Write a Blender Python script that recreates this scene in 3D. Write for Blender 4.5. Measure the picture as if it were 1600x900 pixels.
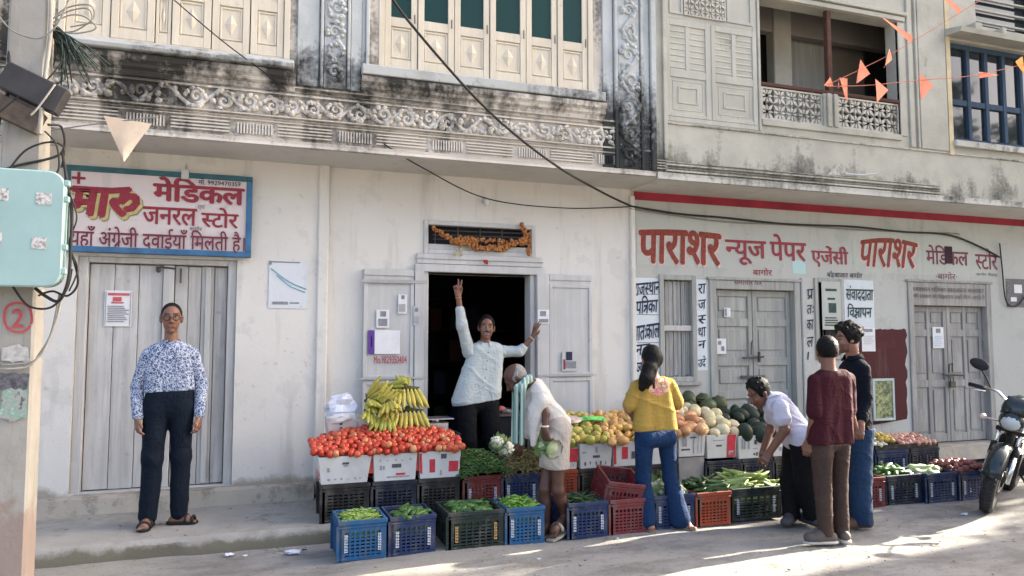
import bpy, bmesh, math, random
import numpy as np
from mathutils import Vector, Matrix, Euler
R = math.radians
rnd = random.Random(7)
for o in list(bpy.data.objects): bpy.data.objects.remove(o)
SC = bpy.context.scene
COL = SC.collection

# ------------------------------------------------------------------ camera
CAM = np.array([0.0, -7.0, 1.54]); YAW = R(19.0); PITCH = R(3.98); FPX = 1150.0
cd = bpy.data.cameras.new('camera'); cam = bpy.data.objects.new('camera', cd); COL.objects.link(cam)
cd.sensor_fit = 'HORIZONTAL'; cd.sensor_width = 36.0; cd.lens = FPX / 1600.0 * 36.0
cd.clip_start = 0.05; cd.clip_end = 2000
cam.location = CAM; cam.rotation_euler = (R(90) + PITCH, 0, -YAW)
SC.camera = cam

# ------------------------------------------------------------------ daylight
SUN_EL = R(24.0); SUN_AZ = R(7.0)          # azimuth from +X (along the street) towards +Y (behind the shop row)
tosun = Vector((math.cos(SUN_EL) * math.cos(SUN_AZ), math.cos(SUN_EL) * math.sin(SUN_AZ), math.sin(SUN_EL)))
world = bpy.data.worlds.new('World'); SC.world = world; world.use_nodes = True
wn = world.node_tree; bg = wn.nodes['Background']
sky = wn.nodes.new('ShaderNodeTexSky'); sky.sky_type = 'NISHITA'; sky.sun_disc = False
sky.sun_elevation = SUN_EL; sky.sun_rotation = R(90) - SUN_AZ
sky.air_density = 0.7; sky.dust_density = 7.0; sky.ozone_density = 0.2
wn.links.new(sky.outputs[0], bg.inputs[0]); bg.inputs[1].default_value = 0.15
sl = bpy.data.lights.new('sun', 'SUN'); sl.energy = 5.0; sl.angle = R(0.5); sl.color = (1.0, 0.91, 0.77)
sun = bpy.data.objects.new('sun', sl); COL.objects.link(sun)
sun.rotation_euler = tosun.to_track_quat('Z', 'Y').to_euler()
SC.view_settings.view_transform = 'Standard'; SC.view_settings.look = 'None'
SC.view_settings.exposure = 2.62; SC.view_settings.gamma = 1.0
SC.view_settings.use_curve_mapping = False
SC.render.engine = 'CYCLES'
SC.cycles.max_bounces = 6; SC.cycles.diffuse_bounces = 4; SC.cycles.glossy_bounces = 3; SC.cycles.use_denoising = True

# ------------------------------------------------------------------ helpers
_f = np.array([math.sin(YAW) * math.cos(PITCH), math.cos(YAW) * math.cos(PITCH), math.sin(PITCH)])
_r = np.array([math.cos(YAW), -math.sin(YAW), 0.0]); _u = np.cross(_r, _f)
def _ray(px, py): return _f + _r * (px - 800) / FPX + _u * (450 - py) / FPX
def at(px, py, Y):                      # the point of the vertical plane y = Y seen at a photo pixel
    d = _ray(px, py); p = CAM + d * ((Y - CAM[1]) / d[1]); return Vector((p[0], Y, p[2]))
def ground(px, py, z=0.0):              # the point of the horizontal plane at height z
    d = _ray(px, py); p = CAM + d * ((z - CAM[2]) / d[2]); return Vector((p[0], p[1], z))

class MB:
    """collects faces; build() links them as ONE mesh object"""
    def __init__(s): s.v = []; s.f = []
    def add(s, vs, fs):
        n = len(s.v); s.v += [tuple(v) for v in vs]; s.f += [tuple(i + n for i in f) for f in fs]; return s
    def box(s, x0, x1, y0, y1, z0, z1, M=None):
        vs = [Vector(c) for c in ((x0,y0,z0),(x1,y0,z0),(x1,y1,z0),(x0,y1,z0),(x0,y0,z1),(x1,y0,z1),(x1,y1,z1),(x0,y1,z1))]
        if M is not None: vs = [M @ v for v in vs]
        return s.add(vs, [(0,3,2,1),(4,5,6,7),(0,1,5,4),(1,2,6,5),(2,3,7,6),(3,0,4,7)])
    def frame(s, x0, x1, z0, z1, w, y0, y1, bot=True):   # rectangular frame in xz
        s.box(x0, x0 + w, y0, y1, z0, z1); s.box(x1 - w, x1, y0, y1, z0, z1)
        s.box(x0 + w, x1 - w, y0, y1, z1 - w, z1)
        if bot: s.box(x0 + w, x1 - w, y0, y1, z0, z0 + w)
        return s
    def tube(s, pts, r, n=6, cap=True):
        pts = [Vector(p) for p in pts]; m = len(pts)
        rs = r if isinstance(r, (list, tuple)) else [r] * m
        t0 = (pts[1] - pts[0]).normalized()
        a = Vector((0, 0, 1)) if abs(t0.z) < .9 else Vector((1, 0, 0))
        u = t0.cross(a).normalized(); vs = []; fs = []
        for i, p in enumerate(pts):
            t = (pts[min(i + 1, m - 1)] - pts[max(i - 1, 0)])
            t = t.normalized() if t.length > 1e-9 else t0
            u = (u - t * u.dot(t)).normalized(); w = t.cross(u)
            for k in range(n):
                an = 2 * math.pi * k / n
                vs.append(p + (u * math.cos(an) + w * math.sin(an)) * rs[i])
        for i in range(m - 1):
            for k in range(n):
                k2 = (k + 1) % n
                fs.append((i*n + k, i*n + k2, (i+1)*n + k2, (i+1)*n + k))
        if cap: fs.append(tuple(range(n))[::-1]); fs.append(tuple((m-1)*n + k for k in range(n)))
        return s.add(vs, fs)
    def ell(s, c, r, n=10, m=7, M=None):
        vs = [Vector((0, 0, -1))]; fs = []
        for j in range(1, m):
            ph = -math.pi/2 + math.pi * j / m
            for k in range(n):
                an = 2*math.pi*k/n; vs.append(Vector((math.cos(ph)*math.cos(an), math.cos(ph)*math.sin(an), math.sin(ph))))
        vs.append(Vector((0, 0, 1)))
        for k in range(n): fs.append((0, 1 + (k+1) % n, 1 + k))
        for j in range(m - 2):
            for k in range(n):
                a = 1 + j*n + k; b = 1 + j*n + (k+1) % n; fs.append((a, b, b + n, a + n))
        L = 1 + (m-2)*n; T = len(vs) - 1
        for k in range(n): fs.append((L + k, L + (k+1) % n, T))
        r = r if isinstance(r, (tuple, list)) else (r, r, r); out = []
        for v in vs:
            w = Vector((v.x*r[0], v.y*r[1], v.z*r[2]))
            if M is not None: w = M @ w
            out.append(w + Vector(c))
        return s.add(out, fs)
    def lathe(s, prof, c=(0,0,0), n=16, M=None):        # prof: (radius, height) pairs round z
        vs = []; fs = []; c = Vector(c)
        for (r, h) in prof:
            for k in range(n):
                an = 2*math.pi*k/n; w = Vector((r*math.cos(an), r*math.sin(an), h))
                vs.append((M @ w if M is not None else w) + c)
        for i in range(len(prof) - 1):
            for k in range(n):
                k2 = (k+1) % n; fs.append((i*n+k, i*n+k2, (i+1)*n+k2, (i+1)*n+k))
        fs.append(tuple(range(n))[::-1]); fs.append(tuple((len(prof)-1)*n + k for k in range(n)))
        return s.add(vs, fs)
    def prism(s, poly, y0, y1):                          # polygon in xz pushed along y
        n = len(poly); vs = [Vector((p[0], y0, p[1])) for p in poly] + [Vector((p[0], y1, p[1])) for p in poly]
        fs = [tuple(range(n)), tuple(range(n, 2*n))[::-1]]
        for k in range(n): fs.append((k, k + n, (k+1) % n + n, (k+1) % n))
        return s.add(vs, fs)
    def profile(s, prof, x0, x1):                        # (y,z) outline swept along x
        n = len(prof); vs = [Vector((x0, p[0], p[1])) for p in prof] + [Vector((x1, p[0], p[1])) for p in prof]
        fs = [tuple(range(n))[::-1], tuple(range(n, 2*n))]
        for k in range(n): fs.append((k, (k+1) % n, (k+1) % n + n, k + n))
        return s.add(vs, fs)
    def mesh(s, name, m, smooth=False):
        me = bpy.data.meshes.new(name); me.from_pydata([tuple(v) for v in s.v], [], s.f)
        me.materials.append(m)
        bm = bmesh.new(); bm.from_mesh(me); bmesh.ops.recalc_face_normals(bm, faces=bm.faces); bm.to_mesh(me); bm.free()
        if smooth:
            me.polygons.foreach_set('use_smooth', [True] * len(me.polygons))
        return me
    def build(s, name, m, parent=None, smooth=False, bevel=0.0, auto=False):
        me = s.mesh(name, m, smooth or auto)
        if auto and hasattr(me, 'set_sharp_from_angle'): me.set_sharp_from_angle(angle=R(38))
        return link(name, me, parent, bevel)
def link(name, me, parent=None, bevel=0.0):
    o = bpy.data.objects.new(name, me); COL.objects.link(o)
    if parent is not None: o.parent = parent
    if bevel:
        b = o.modifiers.new('bevel', 'BEVEL'); b.width = bevel; b.segments = 1; b.limit_method = 'ANGLE'; b.angle_limit = R(50)
    return o
def tag(o, label, cat, group=None, kind=None):
    if label: o['label'] = label
    if cat: o['category'] = cat
    if group: o['group'] = group
    if kind: o['kind'] = kind
    return o
def thing(name, label, cat, loc=(0,0,0), rz=0.0, group=None):
    o = bpy.data.objects.new(name, None); COL.objects.link(o); o.empty_display_size = .1
    o.location = loc; o.rotation_euler = (0, 0, rz)
    return tag(o, label, cat, group)
def copy_tree(o, parent=None):
    c = o.copy(); COL.objects.link(c)
    if parent is not None: c.parent = parent
    for ch in list(o.children): copy_tree(ch, c)
    return c
def copy_thing(o, loc, rot=None, label=None, group=None, scale=None):
    c = copy_tree(o); c.location = loc
    if rot is not None: c.rotation_euler = rot
    if scale is not None: c.scale = scale
    if label: c['label'] = label
    if group: c['group'] = group
    return c

# ------------------------------------------------------------------ materials
class NT:
    def __init__(s, name):
        s.m = bpy.data.materials.new(name); s.m.use_nodes = True; s.t = s.m.node_tree
        s.b = s.t.nodes['Principled BSDF']; s._tc = None
    def n(s, ty, **kw):
        nd = s.t.nodes.new(ty)
        for k, v in kw.items(): setattr(nd, k, v)
        return nd
    def l(s, a, b): s.t.links.new(a, b)
    def co(s, scale=(1,1,1), loc=(0,0,0), rot=(0,0,0)):
        if s._tc is None: s._tc = s.n('ShaderNodeTexCoord')
        mp = s.n('ShaderNodeMapping'); mp.inputs['Scale'].default_value = scale; mp.inputs['Location'].default_value = loc
        mp.inputs['Rotation'].default_value = rot
        s.l(s._tc.outputs['Object'], mp.inputs[0]); return mp.outputs[0]
    def noise(s, sc, det=4, rough=.55, co=None, dist=0.0):
        nd = s.n('ShaderNodeTexNoise'); nd.inputs['Scale'].default_value = sc; nd.inputs['Detail'].default_value = det
        nd.inputs['Roughness'].default_value = rough; nd.inputs['Distortion'].default_value = dist
        s.l(co if co is not None else s.co(), nd.inputs['Vector']); return nd.outputs[0]
    def ramp(s, fac, *stops):
        nd = s.n('ShaderNodeValToRGB'); e = nd.color_ramp.elements
        while len(e) < len(stops): e.new(0.5)
        for k, (p, c) in enumerate(stops):
            e[k].position = p; e[k].color = (c, c, c, 1) if not isinstance(c, tuple) else (*c, 1)
        s.l(fac, nd.inputs[0]); return nd.outputs[0]
    def mix(s, fac, a, b, mode='MIX'):
        nd = s.n('ShaderNodeMix', data_type='RGBA', blend_type=mode)
        for i, v in ((0, fac), (6, a), (7, b)):
            if isinstance(v, (int, float)): nd.inputs[i].default_value = v if i == 0 else (v, v, v, 1)
            elif isinstance(v, tuple): nd.inputs[i].default_value = (*v, 1)
            else: s.l(v, nd.inputs[i])
        return nd.outputs[2]
    def math(s, op, a, b=0.0, clamp=False):
        nd = s.n('ShaderNodeMath', operation=op, use_clamp=clamp)
        for i, v in ((0, a), (1, b)):
            if isinstance(v, (int, float)): nd.inputs[i].default_value = v
            else: s.l(v, nd.inputs[i])
        return nd.outputs[0]
    def xyz(s, co=None):
        nd = s.n('ShaderNodeSeparateXYZ'); s.l(co if co is not None else s.co(), nd.inputs[0]); return nd.outputs
    def bump(s, h, st=.3, d=.01):
        nd = s.n('ShaderNodeBump'); nd.inputs['Strength'].default_value = st; nd.inputs['Distance'].default_value = d
        s.l(h, nd.inputs['Height']); s.l(nd.outputs[0], s.b.inputs['Normal']); return nd
    def fin(s, col, rough=.8, spec=.3, metal=0.0):
        if isinstance(col, tuple): s.b.inputs['Base Color'].default_value = (*col, 1)
        else: s.l(col, s.b.inputs['Base Color'])
        if isinstance(rough, (int, float)): s.b.inputs['Roughness'].default_value = rough
        else: s.l(rough, s.b.inputs['Roughness'])
        s.b.inputs['Specular IOR Level'].default_value = spec; s.b.inputs['Metallic'].default_value = metal
        return s.m
def flat(name, col, rough=.6, var=.12, sc=9.0, spec=.3, metal=0.0, bump=0.0):
    t = NT(name); a = tuple(max(0, c*(1-var)) for c in col); b = tuple(min(1, c*(1+var)) for c in col)
    f = t.noise(sc, 5, .6); c = t.mix(t.ramp(f, (.3, 0.), (.7, 1.)), a, b)
    if bump: t.bump(t.noise(sc*4, 3), bump, .004)
    return t.fin(c, rough, spec, metal)
def smooth_mask(t, sc, lo, hi, co=None, det=5, rough=.6, dist=0.):
    return t.ramp(t.noise(sc, det, rough, co, dist), (lo, 0.), (hi, 1.))
def plaster(name, col, patch, dirt=(.13,.115,.09), dirt_amt=.5, base_z=.25, peel=.5, base_h=.14):
    t = NT(name)
    c = t.mix(smooth_mask(t, .9, .35, .7), col, tuple(x*.90 for x in col))
    c = t.mix(t.math('MULTIPLY', smooth_mask(t, 2.3, .56, .60, det=7, rough=.66), peel), c, patch)
    st = smooth_mask(t, 1.0, .55, .78, t.co((5.5, 5.5, .55)), 5, .62)
    c = t.mix(t.math('MULTIPLY', st, dirt_amt*.5), c, dirt)
    ch = t.math('MULTIPLY', smooth_mask(t, 6.5, .655, .675, det=8, rough=.72), peel*1.3); c = t.mix(ch, c, tuple(x*.78 for x in patch))
    sp = smooth_mask(t, 14, .66, .74, det=3)
    c = t.mix(t.math('MULTIPLY', sp, .35*dirt_amt), c, dirt)
    z = t.xyz()[2]; g = t.math('SUBTRACT', 1.0, t.math('DIVIDE', t.math('SUBTRACT', z, base_z), base_h), True)
    m = t.ramp(t.math('ADD', t.math('MULTIPLY', g, .42), t.noise(3.2, 7, .68)), (.66, 0.), (.84, 1.))
    c = t.mix(t.math('MULTIPLY', m, .8), c, tuple(x*1.9 for x in dirt))
    h = t.math('ADD', t.noise(5, 6, .6), t.math('MULTIPLY', t.noise(60, 3), .25)); t.bump(h, .35, .012)
    return t.fin(c, .9, .15)
def mouldy(name, col, zs, seed=0.0, black=(.010,.011,.0095), amt=.93, sc=1.5, xs=None):
    """weathered lime plaster with black mould; zs = (height, bias) stops"""
    t = NT(name)
    c = t.mix(smooth_mask(t, 1.7, .35, .7, t.co(loc=(seed,0,0))), col, tuple(x*.72 for x in col))
    z = t.xyz()[2]; z0, z1 = zs[0][0], zs[-1][0]
    zz = t.math('DIVIDE', t.math('SUBTRACT', z, z0), z1 - z0, True)
    b = t.ramp(zz, *[((h - z0)/(z1 - z0), v) for h, v in zs])
    nz = t.math('ADD', t.math('MULTIPLY', t.noise(sc, 7, .68, t.co(loc=(seed, 3, 1))), .6), t.math('MULTIPLY', t.noise(1.0, 5, .6, t.co((7, 7, .8), (seed, 0, 0))), .4))
    nz = t.math('ADD', .5, t.math('MULTIPLY', t.math('SUBTRACT', nz, .5), 1.55))
    nz = t.math('ADD', nz, t.math('MULTIPLY', t.math('SUBTRACT', t.noise(26, 4, .6), .5), .34))
    if xs:
        x = t.xyz()[0]; bx = t.ramp(t.math('DIVIDE', t.math('SUBTRACT', x, xs[0][0]), xs[-1][0]-xs[0][0], True), *[((h - xs[0][0])/(xs[-1][0]-xs[0][0]), v) for h, v in xs])
        nz = t.math('ADD', nz, t.math('SUBTRACT', bx, .5))
    m = t.ramp(t.math('ADD', nz, t.math('SUBTRACT', b, .5)), (.47, 0.), (.56, .45), (.72, 1.))
    c = t.mix(t.math('MULTIPLY', m, amt), c, black)
    g = smooth_mask(t, 2.2, .56, .7, t.co(loc=(9+seed, 0, 0)))
    c = t.mix(t.math('MULTIPLY', g, .25), c, (.13,.15,.10))
    h = t.math('ADD', t.noise(7, 6, .65), t.math('MULTIPLY', t.noise(70, 3), .3)); t.bump(h, .5, .012)
    return t.fin(c, .92, .1)
def wood(name, col, dark, ax=2, sc=1.0, peel=None, peel_amt=.5):
    t = NT(name); s = [22*sc, 22*sc, 22*sc]; s[ax] = 1.1*sc
    g = t.noise(1.0, 6, .65, t.co(tuple(s)), .6)
    c = t.mix(t.ramp(g, (.36, 0.), (.68, 1.)), dark, col)
    c = t.mix(smooth_mask(t, 2.0, .42, .75), c, tuple(x*.8 for x in col))
    if peel: c = t.mix(t.math('MULTIPLY', smooth_mask(t, 1.4, .5, .62, t.co((4, 4, 1.2)), 7, .7), peel_amt), c, peel)
    sp = smooth_mask(t, 11, .66, .76, det=4); c = t.mix(t.math('MULTIPLY', sp, .35), c, tuple(x*.4 for x in dark))
    t.bump(g, .35, .006)
    return t.fin(c, .85, .15)
# ------------------------------------------------------------------ palette
M_wall  = plaster('lime_plaster_white', (.645,.62,.572), (.51,.495,.46), dirt_amt=.8)
M_wallR = plaster('lime_plaster_grey_white', (.445,.445,.41), (.34,.36,.33), dirt_amt=.9)
M_soff  = plaster('soffit_plaster', (.60,.585,.54), (.5,.48,.43), dirt_amt=.4, base_z=-9)
M_plinth= mouldy('plinth_plaster', (.40,.36,.30), ((0,.42),(.3,.5)), 4.0, (.10,.085,.065), .8, 3)
M_band  = mouldy('mouldy_frieze_plaster', (.60,.55,.48), ((3.15,.45),(3.3,.47),(3.45,.53),(3.60,.52),(3.66,.55),(3.82,.61),(3.92,.52),(4.1,.42)), 0.0, xs=((-2,.66),(-1.0,.66),(-.5,.56),(-.1,.45),(.3,.60),(.9,.65),(1.4,.54),(2.2,.46),(3.0,.51),(3.6,.65)))
M_bandr = mouldy('weathered_relief_plaster', (.62,.575,.51), ((3.15,.38),(3.3,.39),(3.45,.40),(3.62,.50),(3.8,.58),(3.92,.46),(4.1,.40)), 0.0, amt=.85, xs=((-2,.66),(-1.0,.65),(-.5,.55),(-.1,.43),(.3,.60),(.9,.66),(1.4,.53),(2.2,.45),(3.0,.50),(3.6,.64)))
M_sill  = mouldy('mouldy_sill_concrete', (.46,.47,.45), ((3.6,.62),(3.8,.50),(3.95,.40)), 2.0)
M_pil   = mouldy('mouldy_pilaster_plaster', (.50,.52,.51), ((3.5,.72),(3.9,.62),(4.1,.44),(4.35,.32),(5.2,.28)), 5.0)
M_upR   = mouldy('pale_grey_upper_plaster', (.45,.435,.37), ((3.1,.50),(3.22,.60),(3.32,.56),(3.42,.47),(3.55,.36),(3.72,.36),(3.9,.31),(5.5,.30)), 8.0, (.06,.06,.055), .85)
M_ledge = mouldy('ledge_plaster', (.50,.485,.43), ((3.1,.44),(3.2,.52),(3.4,.46)), 3.0, (.05,.05,.045))
M_cream = wood('cream_shutter_paint', (.66,.595,.475), (.56,.50,.40), 2, .8, (.50,.445,.36), .4)
M_louv  = wood('grey_green_shutter_paint', (.45,.44,.385), (.39,.38,.33), 2, .7, (.33,.325,.28), .3)
M_wood  = wood('weathered_grey_wood', (.50,.485,.46), (.30,.285,.265), 2, 1.0, (.50,.485,.45), .55)
M_wood2 = wood('weathered_pale_wood', (.55,.535,.51), (.38,.365,.345), 2, 1.0, (.54,.53,.50), .55)
M_wood3 = wood('painted_grey_green_wood', (.40,.405,.37), (.25,.25,.23), 2, 1.0, (.34,.33,.30), .4)
M_rail  = wood('brown_rail_wood', (.11,.055,.04), (.06,.03,.022), 0)
M_blue  = wood('blue_window_wood', (.055,.085,.125), (.03,.05,.08), 2, .8)
M_leafp = wood('white_grey_door_paint', (.55,.545,.53), (.46,.455,.44), 2, .7, (.42,.41,.385), .4)
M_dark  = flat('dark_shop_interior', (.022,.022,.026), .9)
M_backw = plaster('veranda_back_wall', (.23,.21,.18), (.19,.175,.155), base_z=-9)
M_red   = flat('red_stripe_paint', (.27,.022,.038), .7, .25, 3)
M_jali  = mouldy('cast_lattice_cement', (.50,.48,.42), ((3.6,.48),(3.85,.40),(4.3,.36)), 1.0, (.07,.06,.05))
M_iron  = flat('old_iron', (.07,.065,.06), .6, .3, 12)
M_yel   = flat('ochre_lit_corner', (.50,.42,.26), .8, .25, 3)  # yellow light along the corner is put into this colour
def glass(name, col, rough=.08):
    t = NT(name); t.bump(t.noise(2.5, 2), .08, .02); return t.fin(col, rough, .6)
M_gglass = glass('green_glass', (.006,.034,.028), .22); M_gglass.node_tree.nodes['Principled BSDF'].inputs['Specular IOR Level'].default_value = .25
M_pane   = glass('dark_window_glass', (.02,.025,.03), .05)

# ------------------------------------------------------------------ ground
def m_road():
    t = NT('dusty_road')
    c = t.mix(smooth_mask(t, .8, .35, .68, det=6), (.215,.208,.195), (.27,.26,.24))
    c = t.mix(t.math('MULTIPLY', smooth_mask(t, 2.6, .46, .62, t.co((.7,1.6,1)), 7, .7), .8), c, (.135,.128,.118))
    c = t.mix(t.math('MULTIPLY', smooth_mask(t, .55, .52, .66, t.co(loc=(4,1,0)), 6, .6), .7), c, (.285,.265,.225))
    c = t.mix(t.math('MULTIPLY', smooth_mask(t, 34, .60, .70, det=4), .7), c, (.085,.08,.072))
    c = t.mix(t.math('MULTIPLY', smooth_mask(t, 90, .66, .72, det=2), .6), c, (.42,.40,.36))
    h = t.math('ADD', t.noise(6, 6, .6), t.math('MULTIPLY', t.noise(70, 4, .7), .35)); t.bump(h, .6, .014)
    return t.fin(c, .92, .15)
M_road = m_road()
def m_pave():
    t = NT('cement_platform')
    c = t.mix(smooth_mask(t, 1.6, .35, .68, det=6), (.27,.255,.23), (.36,.345,.31))
    c = t.mix(t.math('MULTIPLY', smooth_mask(t, 3.1, .52, .66, det=7, rough=.68), .55), c, (.20,.185,.155))
    c = t.mix(t.math('MULTIPLY', smooth_mask(t, 40, .64, .74, det=3), .5), c, (.13,.12,.10))
    z = t.xyz()[2]; g = t.math('SUBTRACT', 1.0, t.math('DIVIDE', z, .105), True)
    c = t.mix(t.math('MULTIPLY', t.ramp(t.math('ADD', t.math('MULTIPLY', g, .5), t.noise(4.5, 7, .7)), (.56, 0.), (.74, 1.)), .85), c, (.12,.11,.075))
    h = t.math('ADD', t.noise(5, 6, .62), t.math('MULTIPLY', t.noise(55, 4, .7), .3)); t.bump(h, .5, .014)
    return t.fin(c, .9, .2)
M_pave = m_pave()
g = MB(); n = 40
# the road: finely waved near the shops, flat to the horizon
xs = [-300, -60, -12] + [-6 + .35*i for i in range(52)] + [16, 60, 300]
ys = [-300, -60, -14] + [-7 + .3*i for i in range(30)] + [6, 60, 300]
vs = []
for y in ys:
    for x in xs:
        near = -6.5 < x < 12 and -6.9 < y < -1.25
        h = (.012*math.sin(1.3*x + .7*y) + .009*math.sin(2.9*x - 2.1*y + 1) + .006*math.sin(5.1*x + 4.3*y)) if near else 0
        vs.append((x, y, h - .004))
W_ = len(xs)
g.add(vs, [(j*W_+i, j*W_+i+1, (j+1)*W_+i+1, (j+1)*W_+i) for j in range(len(ys)-1) for i in range(W_-1)])
tag(g.build('road', M_road, smooth=True), 'dusty grey street in front of the shops', None, kind='structure')

def slab(name, x0, x1, y0, y1, z0, z1, m, nx, amp, label):
    """a worn slab with a ragged front edge"""
    b = MB(); rr = random.Random(3); vs = []
    for i in range(nx + 1):
        x = x0 + (x1-x0)*i/nx; e = rr.uniform(-amp, amp); ez = rr.uniform(-amp, amp)*.5
        vs += [(x, y0 + e, z0), (x, y0 + e*.6 - .004, z1 - .035 + ez), (x, y0 + e*.7 + .022, z1 + ez*.5), (x, y0 + .25, z1 + rr.uniform(-amp, amp)*.2), (x, y1, z1)]
    fs = [(5*i + k, 5*i + 5 + k, 5*i + 6 + k, 5*i + 1 + k) for i in range(nx) for k in range(4)]
    fs += [(0,1,2,3,4), tuple(5*nx + k for k in (4,3,2,1,0))]
    b.add(vs, fs)
    return tag(b.build(name, m, auto=True), label, None, kind='structure')
slab('pavement', -7, 7.7, -1.13, .05, -.03, .12, M_pave, 120, .013, 'raised cement platform running along the shop fronts')
st = MB(); rr = random.Random(11)
for i in range(38):                                   # joints and a lip in the platform front
    pass

# ------------------------------------------------------------------ buildings
BL = thing('shop_building', 'old cream plastered shop building with mouldy scroll frieze and yellow shutters above', 'building')
BR = thing('shop_building', 'pale grey shop building with painted newspaper lettering and lattice balcony above', 'building')

def wallgrid(holes, x0, x1, z0, z1, y0, y1):
    b = MB(); X = sorted({x0, x1} | {h[k] for h in holes for k in (0, 1)}); Z = sorted({z0, z1} | {h[k] for h in holes for k in (2, 3)})
    X = [x for x in X if x0 <= x <= x1]; Z = [z for z in Z if z0 <= z <= z1]
    def solid(i, j):
        if i < 0 or j < 0 or i >= len(X)-1 or j >= len(Z)-1: return False
        cx, cz = (X[i]+X[i+1])/2, (Z[j]+Z[j+1])/2
        return not any(h[0] < cx < h[1] and h[2] < cz < h[3] for h in holes)
    for i in range(len(X)-1):
        for j in range(len(Z)-1):
            if not solid(i, j): continue
            a, c, d, e = X[i], X[i+1], Z[j], Z[j+1]
            b.add([(a,y0,d),(c,y0,d),(c,y0,e),(a,y0,e)], [(0,1,2,3)]); b.add([(a,y1,d),(c,y1,d),(c,y1,e),(a,y1,e)], [(3,2,1,0)])
            if not solid(i-1, j): b.add([(a,y0,d),(a,y1,d),(a,y1,e),(a,y0,e)], [(0,3,2,1)])
            if not solid(i+1, j): b.add([(c,y0,d),(c,y1,d),(c,y1,e),(c,y0,e)], [(0,1,2,3)])
            if not solid(i, j-1): b.add([(a,y0,d),(c,y0,d),(c,y1,d),(a,y1,d)], [(0,3,2,1)])
            if not solid(i, j+1): b.add([(a,y0,e),(c,y0,e),(c,y1,e),(a,y1,e)], [(0,1,2,3)])
    return b
SOF = 3.16                                            # underside of the overhanging upper floor
YU = -.62
D1 = (-1.44, -.19, .27, 2.24); D2 = (1.50, 2.65, .25, 2.19); T2 = (1.50, 2.66, 2.37, 2.70)
wallgrid([D1], -8, .555, .05, SOF+.1, -.035, .25).build('wall', M_wall, BL, bevel=.006)
wallgrid([D2, T2], .555, 3.765, .05, SOF+.1, .0, .25).build('wall', M_wall, BL)
b = MB(); b.box(.50, .60, -.06, .0, .14, SOF+.02); b.build('pillar', M_wall, BL, bevel=.012)
b = MB(); b.box(3.74, 3.80, -.035, .02, .14, SOF-.08); b.build('pillar', M_wall, BL, bevel=.012)
# plinth ledge under the doors
def ledge(x0, x1, m, par, y0, top, seed):
    b = MB(); rr = random.Random(seed); n = int((x1-x0)/.09); vs = []
    for i in range(n+1):
        x = x0 + (x1-x0)*i/n; e = rr.uniform(-.018, .018); t_ = rr.uniform(-.008, .006)
        vs += [(x, y0+e-.03, .06), (x, y0+e, .06+.5*(top-.06)+t_), (x, y0+e*.5+.012, top-.012+t_), (x, y0+.04, top+t_*.5), (x, .04, top+.004)]
    b.add(vs, [(5*i+k, 5*i+5+k, 5*i+6+k, 5*i+1+k) for i in range(n) for k in range(4)] + [(0,1,2,3,4), tuple(5*n+k for k in (4,3,2,1,0))])
    return b.build('plinth', m, par, auto=True)
ledge(-7, .5, M_plinth, BL, -.14, .255, 5); ledge(.6, 3.76, M_plinth, BL, -.12, .24, 6); ledge(3.77, 9.2, M_plinth, BR, -.12, .235, 8)

# right lower wall with its doors and windows
N1 = (4.12, 4.52, 1.10, 2.22); D3 = (4.72, 5.95, .25, 2.20); N2 = (6.19, 6.53, 1.30, 2.24); D4 = (7.58, 8.97, .25, 2.25)
wallgrid([N1, D3, N2, D4], 3.765, 11.2, .05, SOF+.1, .0, .25).build('wall', M_wallR, BR)
b = MB(); b.box(3.80, 11.2, -.008, .0, 3.042, 3.135); b.build('red_stripe', M_red, BR)
b = MB(); b.box(5.96, 6.12, -.03, .02, .24, 2.25); b.build('pillar', M_wallR, BR, bevel=.01)

# dark rooms behind the openings, each a closed shell
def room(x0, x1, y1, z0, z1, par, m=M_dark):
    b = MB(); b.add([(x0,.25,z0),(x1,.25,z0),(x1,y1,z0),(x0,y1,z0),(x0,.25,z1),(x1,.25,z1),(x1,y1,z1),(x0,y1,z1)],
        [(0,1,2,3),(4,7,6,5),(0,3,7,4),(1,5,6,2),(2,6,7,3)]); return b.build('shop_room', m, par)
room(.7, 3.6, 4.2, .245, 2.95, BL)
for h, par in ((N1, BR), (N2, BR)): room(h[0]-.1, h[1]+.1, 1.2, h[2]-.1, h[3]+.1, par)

# ---- upper storey, left building
UL0, UL1 = -8.0, 3.70
LWx = (-1.52, .20, 3.90, 6.0); RWx = (.95, 3.03, 3.93, 6.0)
wallgrid([LWx, RWx], UL0, UL1, SOF+.02, 7.2, YU, .6).build('upper_wall', M_band, BL)
b = MB(); b.box(UL0, 3.765, YU+.012, .02, SOF-.01, SOF+.02); b.build('soffit', M_soff, BL)
b = MB(); b.box(3.768, 11.3, YU+.012, .02, SOF-.03, SOF+.02); b.build('soffit', M_soff, BR)
for x0, x1 in ((UL0, UL1),):                              # running mouldings
    for k, (z0, z1, d) in enumerate(((SOF-.012, 3.205, .035), (3.345, 3.362, .022), (3.372, 3.384, .014), (3.392, 3.412, .03), (3.585, 3.61, .03), (3.62, 3.632, .018), (3.655, 3.675, .03))):
        b = MB(); b.profile([(YU+.0, z0), (YU-d, z0+.004), (YU-d*.85, (z0+z1)/2), (YU-d, z1-.004), (YU+.0, z1)], x0, x1); b.build('moulding', M_bandr, BL)
def cornice(x0, x1, z, m):                            # stepped moulding under a sill
    b = MB(); b.profile([(YU, z-.17), (YU-.02, z-.165), (YU-.03, z-.13), (YU-.055, z-.11), (YU-.06, z-.085), (YU-.085, z-.06), (YU-.085, z-.012), (YU-.02, z), (YU, z)], x0, x1)
    return b.build('cornice', m, BL)
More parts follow.
